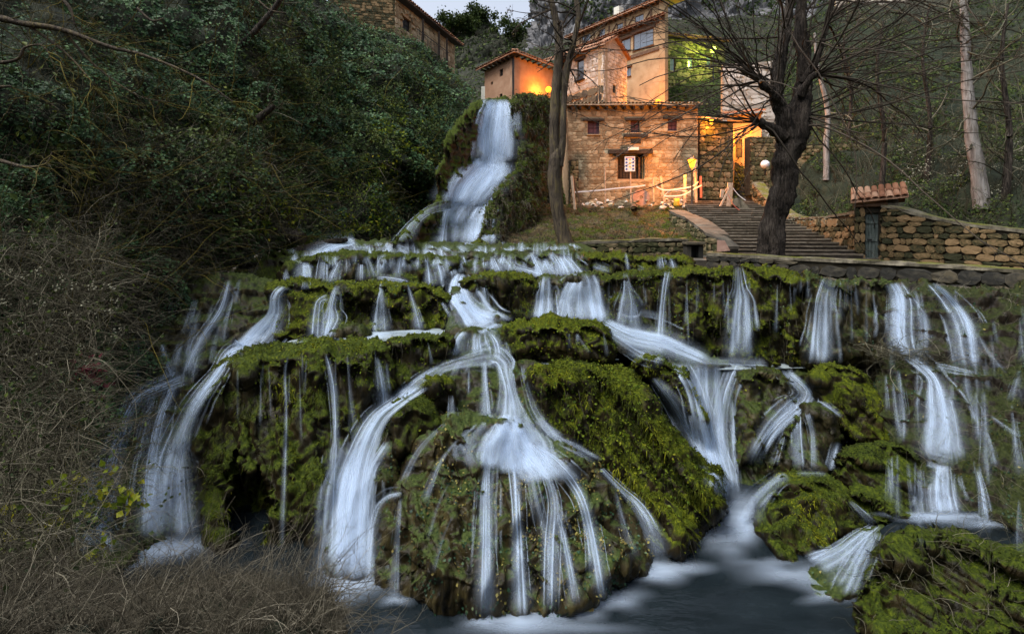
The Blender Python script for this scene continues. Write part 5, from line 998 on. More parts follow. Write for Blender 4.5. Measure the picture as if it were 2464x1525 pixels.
# ------------------------------------------------------------------ stairs, paths and garden walls
st_n = 21; BL, BR, TL, TR = np.array([7.75, 17.6]), np.array([12.3, 16.7]), np.array([10.3, 27.6]), np.array([14.1, 28.2]); zs0, zs1 = 3.62, 6.3
stairs = thing('stone_stairs', 'broad flight of low dark stone steps climbing to the mill', 'stairs', (10, 17.4, zs0))
for k in range(st_n):
    a = k / st_n; b = (k + 1.25) / st_n; l0, r0, l1, r1 = BL + (TL - BL) * a, BR + (TR - BR) * a, BL + (TL - BL) * b, BR + (TR - BR) * b
    j = rng.normal(0, .03, 4); l0 = l0 + (0, j[0]); r0 = r0 + (0, j[1]); zt_ = zs0 + (zs1 - zs0) * (k + 1) / st_n; zb_ = zt_ - .20
    ex = (l0 - r0) / np.linalg.norm(l0 - r0)
    Vt = [(*(l0 + ex * .4), zb_), (*r0, zb_), (*r1, zb_), (*(l1 + ex * .4), zb_), (*(l0 + ex * .4), zt_), (*r0, zt_), (*r1, zt_), (*(l1 + ex * .4), zt_)]
    mb = MB(); mb.add(Vt, [(0, 3, 2, 1), (4, 5, 6, 7), (0, 1, 5, 4), (1, 2, 6, 5), (2, 3, 7, 6), (3, 0, 4, 7)]); sp = mb.build('step', M['step'], stairs, False, .012)
    u_ = 0.0; tot = np.linalg.norm(l0 - r0) + .4                     # worn nosing stones along the front edge
    while u_ < tot - .2:
        w_ = min(random.uniform(.5, 1.3), tot - u_); p0 = r0 + ex * (u_ + .01); p1 = r0 + ex * (u_ + w_ - .012); ndv = np.array([-ex[1], ex[0]]); ndv = ndv if ndv[1] < 0 else -ndv
        q0, q1 = np.array([*p0, zt_ - .05 + random.uniform(-.008, .008)]), np.array([*p1, zt_ - .05]); mb = MB(); mb.box(q0 + np.array([*(-ndv * .16), 0]), q1 - q0, np.array([*(ndv * (.20 + random.uniform(0, .025))), 0]), np.array([0, 0, .062])); mb.build('nosing_stone', M['step_edge'], sp); u_ += w_
top_l = MB(); mobj('landing', np.array([(*TL, zs1 + .002), (*TR, zs1 + .002), (15.6, 30.4, zs1 + .05), (17.4, 34.5, 8.6), (14.8, 34.5, 8.6), (12.5, 31, zs1 + .3), (9.5, 29.2, zs1)]), [np.array([[0, 1, 2], [0, 2, 5], [2, 3, 4], [2, 4, 5], [0, 5, 6]])], M['paving'], None, False)['kind'] = 'structure'
# upper stair to the passage
ups = thing('upper_stairs', 'narrow dark stone steps from the landing up to the glowing passage', 'stairs', (14.8, 30, 6.3))
for k in range(10):
    a = k / 10; y_ = 30.2 + 3.4 * a; x0 = 14.0 + .7 * a; x1 = 15.9 + 1.0 * a; mb = MB(); mb.box((x0, y_, 6.1 + .24 * k), (x1 - x0, 0, 0), (0, .5, 0), (0, 0, .44)); mb.build('step', M['step'], ups, False, .015)
# lower path behind the low wall
pathc = [(6.9, 16.2, 3.42), (12.9, 16.9, 3.5), (14.4, 13.2, 3.3), (15.5, 9, 3.1), (11.8, 9.6, 3.1), (9.4, 13.6, 3.25)]
poly_obj('path', pathc, 'paving', None, (0, 0, -.5))['kind'] = 'structure'
poly_obj('path', [(6.2, 16.2, 3.56), (6.2, 18.4, 3.6), (12.5, 18.2, 3.6), (13.2, 16.8, 3.6)], 'paving', None, (0, 0, -.4))['kind'] = 'structure'
def path_wall(name, label, pts, rh, sw, mat, th=.45, proud=.09, cap='cap', capover=.06, limit=300, cat='wall', backmat='mortar_dark', holes=(), capt=.09):
    """rubble wall along plan points (x, y, z bottom, z top)"""
    P = catmull(pts, 8, False) if len(pts) > 2 else np.asarray(pts, float); seg = np.concatenate([[0], np.cumsum(np.hypot(*np.diff(P[:, :2], axis=0).T))]); L = seg[-1]
    def at(u):
        q = np.array([np.interp(u, seg, P[:, 0]), np.interp(u, seg, P[:, 1])]); e = .05; a = np.array([np.interp(u + e, seg, P[:, 0]) - np.interp(u - e, seg, P[:, 0]), np.interp(u + e, seg, P[:, 1]) - np.interp(u - e, seg, P[:, 1])]); a /= np.linalg.norm(a)
        n = np.array([a[1], -a[0]]); n = n if np.dot(n, -q) > 0 else -n; return q, a, n
    zb = lambda u: float(np.interp(u, seg, P[:, 2])); zt_ = lambda u: float(np.interp(u, seg, P[:, 3]))
    o = thing(name, label, cat, (*P[len(P) // 2][:2], P[len(P) // 2][2]))
    us = np.linspace(0, L, max(2, int(L / .3))); rows = []; caps = []
    for u in us:
        q, a, n = at(u); rows.append([(*q, zb(u)), (*q, zt_(u)), (*(q - n * th), zt_(u)), (*(q - n * th), zb(u))])
        j = rng.normal(0, .012, 6); z_ = zt_(u) + .003; caps.append([(*(q + n * (capover + j[0])), z_), (*(q + n * (capover + j[1])), z_ + capt + j[2]), (*(q - n * th * .5), z_ + capt * 1.25 + j[3]), (*(q - n * (th + capover)), z_ + capt + j[4]), (*(q - n * (th + capover)), z_)])
    R_ = np.array(rows).reshape(-1, 3); k = len(us); i = np.arange(k - 1)[:, None] * 4
    Q = np.concatenate([i + np.array(c) for c in ([0, 4, 5, 1], [1, 5, 6, 2], [2, 6, 7, 3])])
    wallo = mobj('core', R_, [Q, np.array([[0, 1, 2, 3], [4 * k - 1, 4 * k - 2, 4 * k - 3, 4 * k - 4]])], M[backmat], o, False)
    lay_stones(o, at, L, zb, zt_, rh, sw, mat, proud, holes, limit)
    if cap:
        C_ = np.array(caps).reshape(-1, 3); i = np.arange(k - 1)[:, None] * 5; Q = np.concatenate([i + np.array([c, c + 5, c + 6, c + 1]) for c in range(4)] + [i + np.array([4, 9, 5, 0])]); mobj('coping', C_, [Q, np.array([[0, 1, 2, 3], [0, 3, 4, 4]])[:1], np.array([[5 * k - 1, 5 * k - 2, 5 * k - 3], [5 * k - 1, 5 * k - 3, 5 * k - 4], [5 * k - 1, 5 * k - 4, 5 * k - 5]])], M[cap], o, False)
    return o, at
low = [W(1700, 610, 16.0), W(1930, 622, 14.0), W(2150, 632, 12.7), W(2330, 642, 11.7), W(2470, 651, 11.0), W(2660, 664, 10.3)]
path_wall('low_parapet_wall', 'long low dark stone parapet along the path above the right-hand falls', [(p[0], p[1], p[2] - (.95 + .2 * i), p[2] - .07) for i, p in enumerate(low)], .24, .46, 'stone_dark', .4)
gw = [W(2122, 500, 16.7), W(2160, 505, 16.2), W(2215, 522, 15.6), W(2330, 545, 14.6), W(2470, 562, 13.6), W(2640, 590, 12.6)]
path_wall('garden_wall', 'tall ochre rubble wall with mossy coping, right of the green door', [(p[0], p[1], 3.2, p[2]) for p in gw], .18, .28, 'stone_wall', .6, .09, limit=300)
gl = [W(2072, 512, 17.4), W(2030, 519, 18.9), W(1965, 527, 21.0), W(1900, 522, 24.0), W(1846, 482, 26.6), W(1812, 442, 29.0)]
path_wall('stair_side_wall', 'curving mossy rubble wall along the right edge of the stairs', [(p[0], p[1], 3.3 + .25 * i, p[2]) for i, p in enumerate(gl)], .24, .34, 'stone_wall', .5, .11, limit=300)
# gate with tiled hood
f = Face(2056, 17.25, 2168, 16.5); gz0, gz1 = 3.45, f.uz(2100, 498)[1]
gate = thing('garden_gate', 'weathered green plank door in a stone frame under a small tiled hood', 'gate', f.pt(f.L / 2, gz0)); dh = f.rect(2082, 512, 2114, 640); dh = (dh[0], dh[1], gz0, dh[3])
f.slab(gate, 'wall', M['mortar_dark'], gz0 - .3, gz1, [dh], .5); f.stones(gate, gz0, gz1, .30, .40, 'stone_wall', (dh,), .10, 80)
dd = f.bar(gate, 'door', M['door_green'], dh, -.20, -.14, 0); n_ = 4
for i in range(n_): a = dh[0] + (dh[1] - dh[0]) * i / n_; f.bar(dd, 'plank', M['door_green'], (a + .008, a + (dh[1] - dh[0]) / n_ - .008, dh[2] + .03, dh[3] - .02), -.138, -.105 + .006 * (i % 2))
for z_ in (.42, .78): f.bar(dd, 'rail', M['door_green'], (dh[0] + .02, dh[1] - .02, dh[2] + z_ * (dh[3] - dh[2]), dh[2] + z_ * (dh[3] - dh[2]) + .09), -.098, -.07)
f.bar(dd, 'latch', M['iron'], (dh[0] + .06, dh[0] + .2, dh[2] + .78, dh[2] + .83), -.065, -.04)
f.bar(gate, 'lintel', M['wood_brown'], (dh[0] - .35, dh[1] + .25, gz1 + .002, gz1 + .13), -.5, .12, .02)
zk = gz1 + .14; ul, ur = dh[0] - .42, dh[1] + .8; ridge = np.array([(f.pt(ul, 0, 0)[0] + f.pt(ur, 0, 0)[0]) / 2, 0, 0])
e0, e1, q0, q1 = f.pt(ul, zk, .28), f.pt(ur, zk + .14, .28), f.pt(ul, zk + .40, -.35), f.pt(ur, zk + .52, -.35); b0, b1 = f.pt(ul, zk + .05, -1.1), f.pt(ur, zk + .05, -1.1)
poly_obj('gable', [f.pt(ur - .25, zk - .1, .1), f.pt(ur - .25, zk - .1, -.95), f.pt(ur - .25, zk + .45, -.35)], 'cap', gate, np.array([*(-f.t * .3), 0])); r_ = poly_obj('hood', [e0, e1, q1, q0], 'tile', gate, (0, 0, .05)); r2_ = poly_obj('hood', [q0, q1, b1, b0], 'tile', gate, (0, 0, .05))
tile_row(r_, e0 + (0, 0, .06), e1 + (0, 0, .06), q0 - e0, 8, 'tile', 2, 1.05); tile_row(r2_, b0 + (0, 0, .06), b1 + (0, 0, .06), q0 - b0, 8, 'tile', 2, 1.05)
# sloping parapets at the left of the stairs
pw1 = [W(1612, 512, 24.0), W(1660, 535, 21.5), W(1706, 572, 18.6)]
path_wall('stair_parapet', 'stone parapet with pale sloping top, left of the stairs below the street lamp', [(p[0], p[1], 3.6, p[2]) for p in pw1], .2, .3, 'stone_moss', .7, .08, limit=150, cap='paving', capt=.12)
pw2 = [W(1700, 566, 17.9), W(1728, 578, 17.5), W(1752, 600, 17.1)]
pp, _ = path_wall('low_stair_block', 'pale stepped stone block at the foot of the stairs with a smooth yellow slab', [(p[0], p[1], 3.4, p[2]) for p in pw2], .18, .28, 'stone_moss', .5, .07, limit=100, cap='paving')
poly_obj('slab', [W(1731, 578, 16.95), W(1744, 579, 16.95), W(1757, 603, 16.9), W(1730, 606, 16.9)], 'pink_stone', pp, (.05, .3, 0))
pw3 = [W(1385, 588, 17.2), W(1500, 584, 17.4), W(1600, 580, 17.6), W(1655, 580, 17.7)]
path_wall('retaining_wall', 'low retaining wall of squared stones at the foot of the mill slope', [(p[0], p[1], 3.5, p[2]) for p in pw3], .17, .34, 'stone_moss', .5, .08, limit=200)
f = Face(1652, 17.4, 1685, 17.4); cu = thing('culvert', 'dark square culvert opening under a stone lintel beside the stairs', 'culvert', f.pt(f.L / 2, 3.3)); f.bar(cu, 'lintel', M['stone_dark'], (-.1, f.L + .1, f.uz(1660, 589)[1], f.uz(1660, 582)[1]), -.5, .25, .02); f.bar(cu, 'jamb', M['stone_dark'], (-.05, .12, 3.2, f.uz(1660, 589)[1] - .003), -.5, .15); f.bar(cu, 'jamb', M['stone_dark'], (f.L - .1, f.L + .05, 3.2, f.uz(1660, 589)[1] - .003), -.5, .15); f.bar(cu, 'opening', M['black'], (.121, f.L - .101, 3.2, f.uz(1660, 589)[1] - .004), -.5, -.2, 0)
f = Face(1905, 30.5, 2085, 29.5); tw = thing('terrace_wall', 'mossy stone terrace wall half hidden by shrubs, right of the pollard trunk', 'wall', f.pt(f.L / 2, 8)); f.slab(tw, 'wall', M['mortar_dark'], f.uz(2000, 420)[1], f.uz(2000, 346)[1], (), .6); f.stones(tw, f.uz(2000, 418)[1], f.uz(2000, 346)[1], .26, .45, 'stone_moss', (), .09, 200)
f = Face(1805, 30.0, 1905, 30.3); tw = thing('moss_wall', 'dark moss-grown stone wall behind the pollard trunk, right of the upper steps', 'wall', f.pt(f.L / 2, 7)); f.slab(tw, 'wall', M['mortar_dark'], f.uz(1850, 470)[1], f.uz(1850, 330)[1], (), .6); f.stones(tw, f.uz(1850, 470)[1], f.uz(1850, 330)[1], .27, .4, 'stone_moss', (), .08, 200)
# ------------------------------------------------------------------ small things round the mill
lp0 = W(1665, 522, 26.4); sl = thing('street_lamp', 'black cast-iron street lamp with a glowing lantern at the top of the stairs', 'lamp', lp0, 'lit lamps'); hh = (522 - 404) * 26.4 / F
mb = MB(); mb.lathe(lp0, [(.16, 0), (.16, .18), (.12, .24), (.12, .5), (.08, .58), (.10, .7), (.06, .8), (.045, 1.4), (.04, hh - .15), (.07, hh - .1), (.04, hh - .05), (.05, hh)], 12); mb.build('post', M['iron'], sl, True)
mb = MB(); mb.lathe(lp0 + (0, 0, hh), [(.08, 0), (.10, .03), (.23, .42), (.22, .45), (.001, .46)], 8); mb.build('lantern', M['bulb'], sl, False); mb = MB(); mb.lathe(lp0 + (0, 0, hh + .462), [(.26, 0), (.20, .1), (.06, .18), (.03, .28), (.001, .3)], 8); mb.build('lantern_roof', M['iron'], sl)
for k in range(4):
    a = math.pi / 4 + k * math.pi / 2; c_, s_ = math.cos(a), math.sin(a); MB().bar(lp0 + (.11 * c_, .11 * s_, hh), lp0 + (.245 * c_, .245 * s_, hh + .46), .02).build('lantern_bar', M['iron'], sl)
lamp_light(lp0 + np.array([-.15, -.45, hh + .3]), ORANGE, 560, .22, sl)
def notice():
    f = Face(1503, 27.6, 1529, 27.5); r = f.rect(1503, 377, 1528, 413); o = thing('safety_notice', 'white site safety notice with yellow triangles and blue discs on a thin post', 'sign', W(1518, 489, 27.5))
    MB().bar(W(1518, 489, 27.56), W(1517, 380, 27.62), .06).build('post', M['wood_pale'], o); f.bar(o, 'board', M['paper'], (r[0], r[1], r[2], r[3]), .02, .05, .003); Wd, Ht = r[1] - r[0], r[3] - r[2]
    f.bar(o, 'heading', M['red_tape'], (r[0] + .06, r[1] - .06, r[3] - .09, r[3] - .05), .0505, .055, 0)
    for j in range(3):
        z = r[3] - .17 - j * .2; c = r[0] + Wd / 2; poly_obj('warning_triangle', [f.pt(c - .075, z - .06, .056), f.pt(c + .075, z - .06, .056), f.pt(c, z + .07, .056)], 'yellow', o)
    for i, s_ in ((0, -1), (1, 1)):
        for j in range(4):
            z = r[3] - .16 - j * .19; c = r[0] + Wd / 2 + s_ * Wd * .32; poly_obj('blue_disc', [f.pt(c + .06 * math.cos(a), z + .06 * math.sin(a), .056) for a in np.linspace(0, 2 * math.pi, 13)[:-1]], 'blue', o)
notice()
posts = [((1457, 492), (1457, 402), 27.3, 'thin upright stake in front of the left part of the mill wall'), ((1468, 0), (0, 0), 0, '')]
def stake(a, b, Y, w_, label, mat='wood_pale'): o = MB().bar(W(*a, Y), W(*b, Y + .05), w_, w_ * .8).build('wooden_stake', M[mat], None, False, .006); tag(o, label, 'stake', 'site fence stakes'); return o
stake((1457, 494), (1456, 402), 27.3, .07, 'thin upright stake left of the notice in front of the mill')
stake((1384, 505), (1376, 424), 26.2, .17, 'leaning pale post just right of the slim tree trunk'); stake((1400, 507), (1379, 428), 26.3, .12, 'darker strut propped against the leaning pale post', 'wood_brown')
stake((1573, 484), (1572, 430), 27.6, .09, 'short stake right of the millstone'); stake((1599, 486), (1589, 424), 27.4, .15, 'pale leaning board between the millstone and the street lamp')
stake((1648, 500), (1648, 420), 26.8, .15, 'upright pale post just left of the street lamp'); stake((1676, 490), (1672, 402), 27.0, .17, 'tall post directly behind the street lamp'); stake((1687, 476), (1686, 424), 27.6, .10, 'reddish-white post right of the street lamp', 'red_tape')
for a, b, w_, lb in (((1274, 505), (1280, 440), .10, 'broken upright stick, leftmost at the black tarpaulin'), ((1290, 520), (1264, 436), .09, 'stick leaning left beside the black tarpaulin'), ((1296, 508), (1282, 434), .08, 'stick leaning left against the black tarpaulin')): stake(a, b, 24.2, w_, lb)
def tape(pts, Y, label, mat='tape', w_=.07):
    P = catmull([(x, y, 0) for x, y in pts], 8, False); P3 = WV(P[:, 0], P[:, 1], np.full(len(P), Y)); up_ = np.array([0, 0, w_ / 2]); V = np.concatenate([P3 - up_, P3 + up_, P3 + up_ + (0, .012, 0), P3 - up_ + (0, .012, 0)]); n = len(P); i = np.arange(n - 1)
    Q = np.concatenate([np.stack([i + a * n, i + 1 + a * n, i + 1 + b * n, i + b * n], 1) for a, b in ((0, 1), (1, 2), (2, 3), (3, 0))]); o = mobj('barrier_tape', V, Q, M[mat], None, False); tag(o, label, 'tape', 'barrier tapes')
tape([(1378, 463), (1440, 458), (1486, 453), (1530, 449), (1553, 446)], 27.1, 'straight white tape from the leaning post past the notice'); tape([(1578, 448), (1597, 457), (1630, 455), (1664, 449), (1676, 441), (1680, 438)], 26.7, 'upper sagging white tape left of the street lamp'); tape([(1598, 471), (1616, 458), (1650, 460), (1654, 460)], 26.75, 'zigzag white tape low down left of the street lamp'); tape([(1598, 472), (1640, 470), (1670, 455), (1688, 446)], 26.6, 'lower white tape running to the reddish post')
mb = MB(); c = W(1543, 475, 28.0)
o_ = thing('millstone', 'half-buried pinkish millstone leaning on the mill wall', 'millstone', c); V = [(c[0] + r * math.cos(a), c[1] + dy, c[2] + r * math.sin(a) * .95) for dy, rr in ((0, .5), (.16, .5)) for r in (rr, .1) for a in np.linspace(0, 2 * math.pi, 25)[:-1]]
Q = [];
for k in range(24):
    j = (k + 1) % 24; Q += [(k, j, 24 + j, 24 + k), (48 + j, 48 + k, 72 + k, 72 + j), (j, k, 48 + k, 48 + j), (24 + k, 24 + j, 72 + j, 72 + k)]
me = bpy.data.meshes.new('disc'); me.from_pydata(V, [], Q); me.update(); me.materials.append(M['pink_stone']); link(bpy.data.objects.new('disc', me), o_)
mb = MB(); mb.lathe(W(1628, 497, 26.9), [(.001, 0), (.15, 0), (.17, .05), (.16, .42), (.14, .45), (.001, .45)], 14); tag(mb.build('yellow_drum', M['yellow'], None, True), 'small yellow drum on the ground left of the street lamp', 'drum')
mb = MB(); mb.tube([W(1526, 503, 25.2), W(1524, 497, 26.6)], .17, 12, False); mb.tube([W(1524, 497, 26.6), W(1526, 503, 25.2)], .13, 12, False); tag(mb.build('drain_pipe', M['wood_brown'], None, True), 'stub of clay pipe poking out of the bank below the notice', 'pipe')
# black tarpaulin, wooden barrier, white box
tx, tz = np.meshgrid(np.linspace(0, 1, 16), np.linspace(0, 1, 14)); P = WV(1298 + 32 * tx + 4 * tz, 440 + 55 * tz - 8 * tx + 0 * tz, 24.6 + .4 * tx + .6 * tz); P[..., 1] += .16 * fbm(P * 2.5, 3); P[..., 2] += .08 * pn(P * 3)
o_ = mobj('black_tarpaulin', P.reshape(-1, 3), grid_faces(14, 16), M['black']); tag(o_, 'crumpled black tarpaulin hanging left of the slim tree trunk', 'tarpaulin'); sm_ = o_.modifiers.new('solid', 'SOLIDIFY'); sm_.thickness = .02
br = thing('wooden_barrier', 'makeshift barrier of orange-lit planks on the stairs, wound with tape', 'barrier', W(1745, 500, 25.6))
for a, b, w_, t_ in (((1754, 497), (1757, 440), .28, .06), ((1736, 476), (1738, 456), .18, .06), ((1733, 497), (1757, 448), .10, .08), ((1742, 462), (1756, 447), .05, .05)): MB().bar(W(*a, 25.8), W(*b, 25.8), w_, t_, (0, 1, 0)).build('plank', M['wood_pale'], br, False, .006)
lg = [(1764, 478), (1780, 476), (1808, 505), (1790, 512), (1776, 498), (1762, 492)]; poly_obj('stone_block', [W(x, y, 25.4) for x, y in lg], 'cap', br, (.1, .5, 0))
tape([(1752, 468), (1766, 494), (1788, 512)], 25.3, 'reddish tape hanging from the plank barrier over the stone block', 'red_tape', .05); tape([(1764, 453), (1778, 470), (1794, 482)], 25.5, 'white tape slanting right from the plank barrier', 'tape', .05)
mb = MB(); ball(mb, W(1841, 396, 29.0), .26); mb.F = [x for x in mb.F]; wb = thing('white_globe_lamp', 'unlit white globe on the mossy wall beside the pollard trunk', 'lamp', W(1841, 410, 29.0)); mb.build('globe', M['white'], wb, True); MB().bar(W(1841, 404, 29.0), W(1841, 420, 29.0), .06).build('post', M['iron'], wb)
# ------------------------------------------------------------------ trees
def limb(pts, n=6, bump=.05):
    """one tapered limb: pts (px, py, depth, radius)"""
    p = catmull(pts, n, False); P = WV(p[:, 0], p[:, 1], p[:, 2]); return P, p[:, 3]
def trunk_mesh(name, limbs, mat, parent, sides=14, rough=.07):
    Vs, Qs, n0 = [], [], 0
    for P, r in limbs:
        k = max(len(P), int(np.linalg.norm(np.diff(P, axis=0), axis=1).sum() / .09)); s = np.linspace(0, len(P) - 1, k); Pi = np.stack([np.interp(s, np.arange(len(P)), P[:, c]) for c in range(3)], 1); ri = np.interp(s, np.arange(len(P)), r)
        V, Q = tube_np(Pi[None], ri[None], sides); C = np.repeat(Pi, sides, axis=0); d = V - C; rr = np.repeat(ri, sides)[:, None]
        V = C + d * (1 + rough * 2.2 * fbm(V * np.array([4., 4., .9]) , 3) + rough * pn(V * 9))[:, None]
        Vs.append(V); Qs.append(Q + n0); n0 += len(V)
    return mobj(name, np.concatenate(Vs), np.concatenate(Qs), M[mat], parent)
def crown(parent, starts, dirs, lens, r0, mat, per=(3, 3), wig=.16, up=.03, S=9, r1=.45, spread=.7, names=('branch', 'twig'), shrink=(.55, .4)):
    """bare crown: shoots, side branches, twigs"""
    A = grow(starts, dirs, lens, S, wig, up); tag(stems(A, r0, M[mat], names[0], parent, 5, .3), kind='stuff')
    L = lens.mean(); B = offshoots(A, per[0], L * .2, L * shrink[0], spread, 6, wig * 1.2, up); r0m = float(np.mean(r0)); b1 = stems(B, r0m * r1, M[mat], names[1], parent, 3, .3); tag(b1, kind='stuff')
    C = offshoots(B, per[1], L * .08, L * shrink[0] * shrink[1], spread, 4, wig * 1.4, up); b2 = stems(C, r0m * r1 * .5, M[mat], names[1], parent, 3, .35); tag(b2, kind='stuff')
    return A, B, C
# slim forked tree in front of the mill
t1 = thing('slim_tree', 'slim forked tree with lichen on its bark in front of the mill', 'tree', W(1362, 600, 17.0))
Y = 17.0
L1 = limb([(1366, 612, Y, .36), (1360, 580, Y, .27), (1348, 530, Y, .235), (1338, 480, Y, .235), (1334, 430, Y, .24), (1338, 385, Y, .27), (1343, 360, Y, .22)])
L2 = limb([(1337, 400, Y, .22), (1334, 340, Y, .19), (1335, 267, Y, .18), (1341, 185, Y, .165), (1345, 102, Y, .14), (1335, 41, Y, .12), (1320, -20, Y, .10), (1310, -70, Y, .08)])
L3 = limb([(1346, 400, Y - .05, .16), (1354, 340, Y - .1, .115), (1355, 287, Y - .1, .11), (1357, 230, Y, .11), (1360, 190, Y, .14), (1372, 135, Y, .12), (1381, 100, Y, .11), (1392, 41, Y, .10), (1384, -10, Y, .085), (1375, -70, Y, .07)])
trunk_mesh('trunk', [L1, L2, L3], 'bark_grey', t1)
pts = np.concatenate([L2[0][20:], L3[0][26:]]); k = rng.integers(0, len(pts), 34); st = pts[k]; dr_ = np.c_[rng.normal(-.25, .8, 34), rng.normal(-.1, .6, 34), rng.normal(.2, .5, 34)]
A, B, C = crown(t1, st, dr_, rng.uniform(1.0, 2.6, 34), rng.uniform(.02, .045, 34), 'twig_dark', (4, 3), .2, -.03, spread=.8)
lf = np.concatenate([C[:, -1], C[::2, 3]]); leaves(lf[::2], rng.normal(size=(len(lf[::2]), 3)), .075, M['leaf_dead'], 'dead_leaf', t1, .7, .5, bias=-.35)
# big pollard in front of the stairs
t2 = thing('pollard_tree', 'big pollarded tree with thick leaning trunk and bursting bare shoots before the stairs', 'tree', W(1852, 615, 15.6)); Y = 15.6
T1 = limb([(1850, 626, Y, 0.480), (1853, 600, Y, 0.376), (1862, 530, Y, 0.344), (1882, 462, Y, 0.352), (1892, 393, Y, 0.352), (1904, 345, Y, 0.384), (1915, 300, Y, 0.368)])
T2 = limb([(1912, 320, Y, 0.336), (1928, 244, Y + .1, 0.288), (1936, 175, Y + .2, 0.240), (1928, 87, Y + .2, 0.192), (1930, 10, Y + .2, 0.144), (1938, -60, Y, 0.096)])
T3 = limb([(1900, 330, Y - .1, 0.288), (1880, 270, Y - .2, 0.216), (1868, 235, Y - .2, 0.216), (1872, 170, Y - .2, 0.192), (1884, 100, Y - .2, 0.160), (1898, 30, Y - .1, 0.120), (1900, -60, Y, 0.080)])
T4 = limb([(1885, 330, Y - .2, 0.200), (1862, 312, Y - .3, 0.160), (1838, 300, Y - .4, 0.136), (1826, 292, Y - .4, 0.128)]); T5 = limb([(1876, 250, Y - .3, 0.160), (1856, 218, Y - .5, 0.136), (1838, 206, Y - .6, 0.136), (1832, 190, Y - .6, 0.112)])
T6 = limb([(1934, 200, Y, 0.144), (1965, 140, Y - .3, 0.104), (1990, 60, Y - .4, 0.080), (2010, -20, Y - .5, 0.056)]); T7 = limb([(1925, 230, Y - .2, 0.128), (1950, 190, Y - .5, 0.104), (1964, 180, Y - .6, 0.096)])
trunk_mesh('trunk', [T1, T2, T3, T4, T5, T6, T7], 'bark_brown', t2, 22, .15)
heads = [(T4[0][-4:], 18, (-1, -.3, .1)), (T5[0][-5:], 26, (-.9, -.4, .45)), (T3[0][8:], 40, (-.5, -.3, .5)), (T2[0][6:], 40, (.6, -.2, .4)), (T6[0][4:], 30, (.9, -.2, .2)), (T7[0][-4:], 22, (1.0, -.4, .12)), (T2[0][2:6], 14, (.9, -.5, 0))]
st, dd_ = [], []
for P, n, d in heads:
    st.append(P[rng.integers(0, len(P), n)]); dd_.append(np.array(d) + rng.normal(0, .55, (n, 3)))
st = np.concatenate(st); dd_ = np.concatenate(dd_); crown(t2, st, dd_, rng.uniform(2.4, 7.2, len(st)), rng.uniform(.012, .038, len(st)), 'twig_dark', (4, 2), .11, -.02, 13, .40, .5)
# pale trunk on the right bank
RB = BVHTree.FromPolygons(RIGHT.P.reshape(-1, 3).tolist(), grid_faces(*RIGHT.P.shape[:2]).tolist())
def bank_depth(x, y, d0):
    h = RB.ray_cast(EYE, Vector(((x - CX) / F, 1.0, -(y - HY) / F))); return h[0].y - .15 if h[0] is not None else d0
def bare_tree(name, label, pts, mat, tw, n, ln, rad, d0=(0, -.1, .3), per=(4, 3), group=None, sp=.8):
    if pts[0][0] > 1900:                           # stand it on the right bank
        dy_ = bank_depth(pts[0][0], pts[0][1], pts[0][2]); k_ = dy_ / pts[0][2]; pts = [(x, y, Y_ * k_, r * k_) for x, y, Y_, r in pts]; pts = [(pts[0][0], pts[0][1] + 14, pts[0][2], pts[0][3])] + list(pts)
    base = W(*pts[0][:3]); t = thing(name, label, 'tree', base, group); L = limb(pts); trunk_mesh('trunk', [L], mat, t, 10, .06); P = L[0][len(L[0]) // 3:]
    k = rng.integers(0, len(P), n); crown(t, P[k], np.array(d0) + rng.normal(0, sp, (n, 3)), rng.uniform(.5, 1, n) * ln, rng.uniform(.5, 1, n) * rad, tw, per, .18, .02, 8, .5); return t
bare_tree('pale_tree', 'bare tree with a pale grey trunk standing on the right bank', [(2362, 490, 20, .30), (2354, 420, 20, .26), (2344, 360, 20, .23), (2336, 306, 20, .21), (2328, 196, 20, .19), (2322, 87, 20, .16), (2318, 0, 20, .13), (2310, -80, 20, .10)], 'bark_pale', 'twig_tan', 30, 3.6, .05)
bare_tree('thin_tree', 'thin bare tree lit orange beside the terrace wall, right of the pollard', [(1988, 420, 29, .17), (1988, 344, 29, .16), (1992, 300, 29, .15), (1990, 255, 29, .14), (1978, 205, 29, .12), (1966, 150, 29, .09), (1960, 80, 29, .06)], 'bark_pale', 'twig_tan', 16, 2.6, .035)
for x, y, Y_, h_, lb in ((2120, 470, 23, 420, 'bare brown tree on the bank above the garden gate'), (2230, 440, 26, 430, 'bare tree between the gate and the pale trunk'), (2420, 470, 18, 460, 'bare tangled tree at the right edge above the garden wall'), (2040, 340, 34, 330, 'slight bare tree behind the terrace wall')):
    bare_tree('bare_tree', lb, [(x, y, Y_, .13), (x + 8, y - h_ * .35, Y_, .10), (x - 10, y - h_ * .7, Y_, .07), (x + 6, y - h_, Y_, .03)], 'bark_brown', 'twig_tan', 34, 3.0, .035, group='bare trees on the right bank')
for x, y, Y_, h_, lb in ((1120, 70, 82, 30, 'round dark tree, left of the pair on the skyline hill'), (1152, 62, 84, 34, 'taller dark tree on the skyline hill'), (1235, 85, 78, 30, 'dark tree on the skyline beside the crag'), (1090, 68, 80, 26, 'leftmost dark tree on the skyline hill')):
    t = thing('skyline_tree', lb, 'tree', W(x, y, Y_), 'trees on the skyline hill'); tr = limb([(x, y + 10, Y_, .25), (x + 1, y - h_ * .5, Y_, .18), (x, y - h_, Y_, .06)]); trunk_mesh('trunk', [tr], 'bark_brown', t, 6)
    n = 2600; c = W(x, y - h_ * .6, Y_); cl = rng.normal(0, 1, (14, 3)) * (1.0, 1.0, .55); P = c + cl[rng.integers(0, 14, n)] * 1.1 + rng.normal(0, .42, (n, 3)); leaves(P, rng.normal(size=(n, 3)), .34, M['bush'], 'crown', t, .8, .6, bias=-.1)
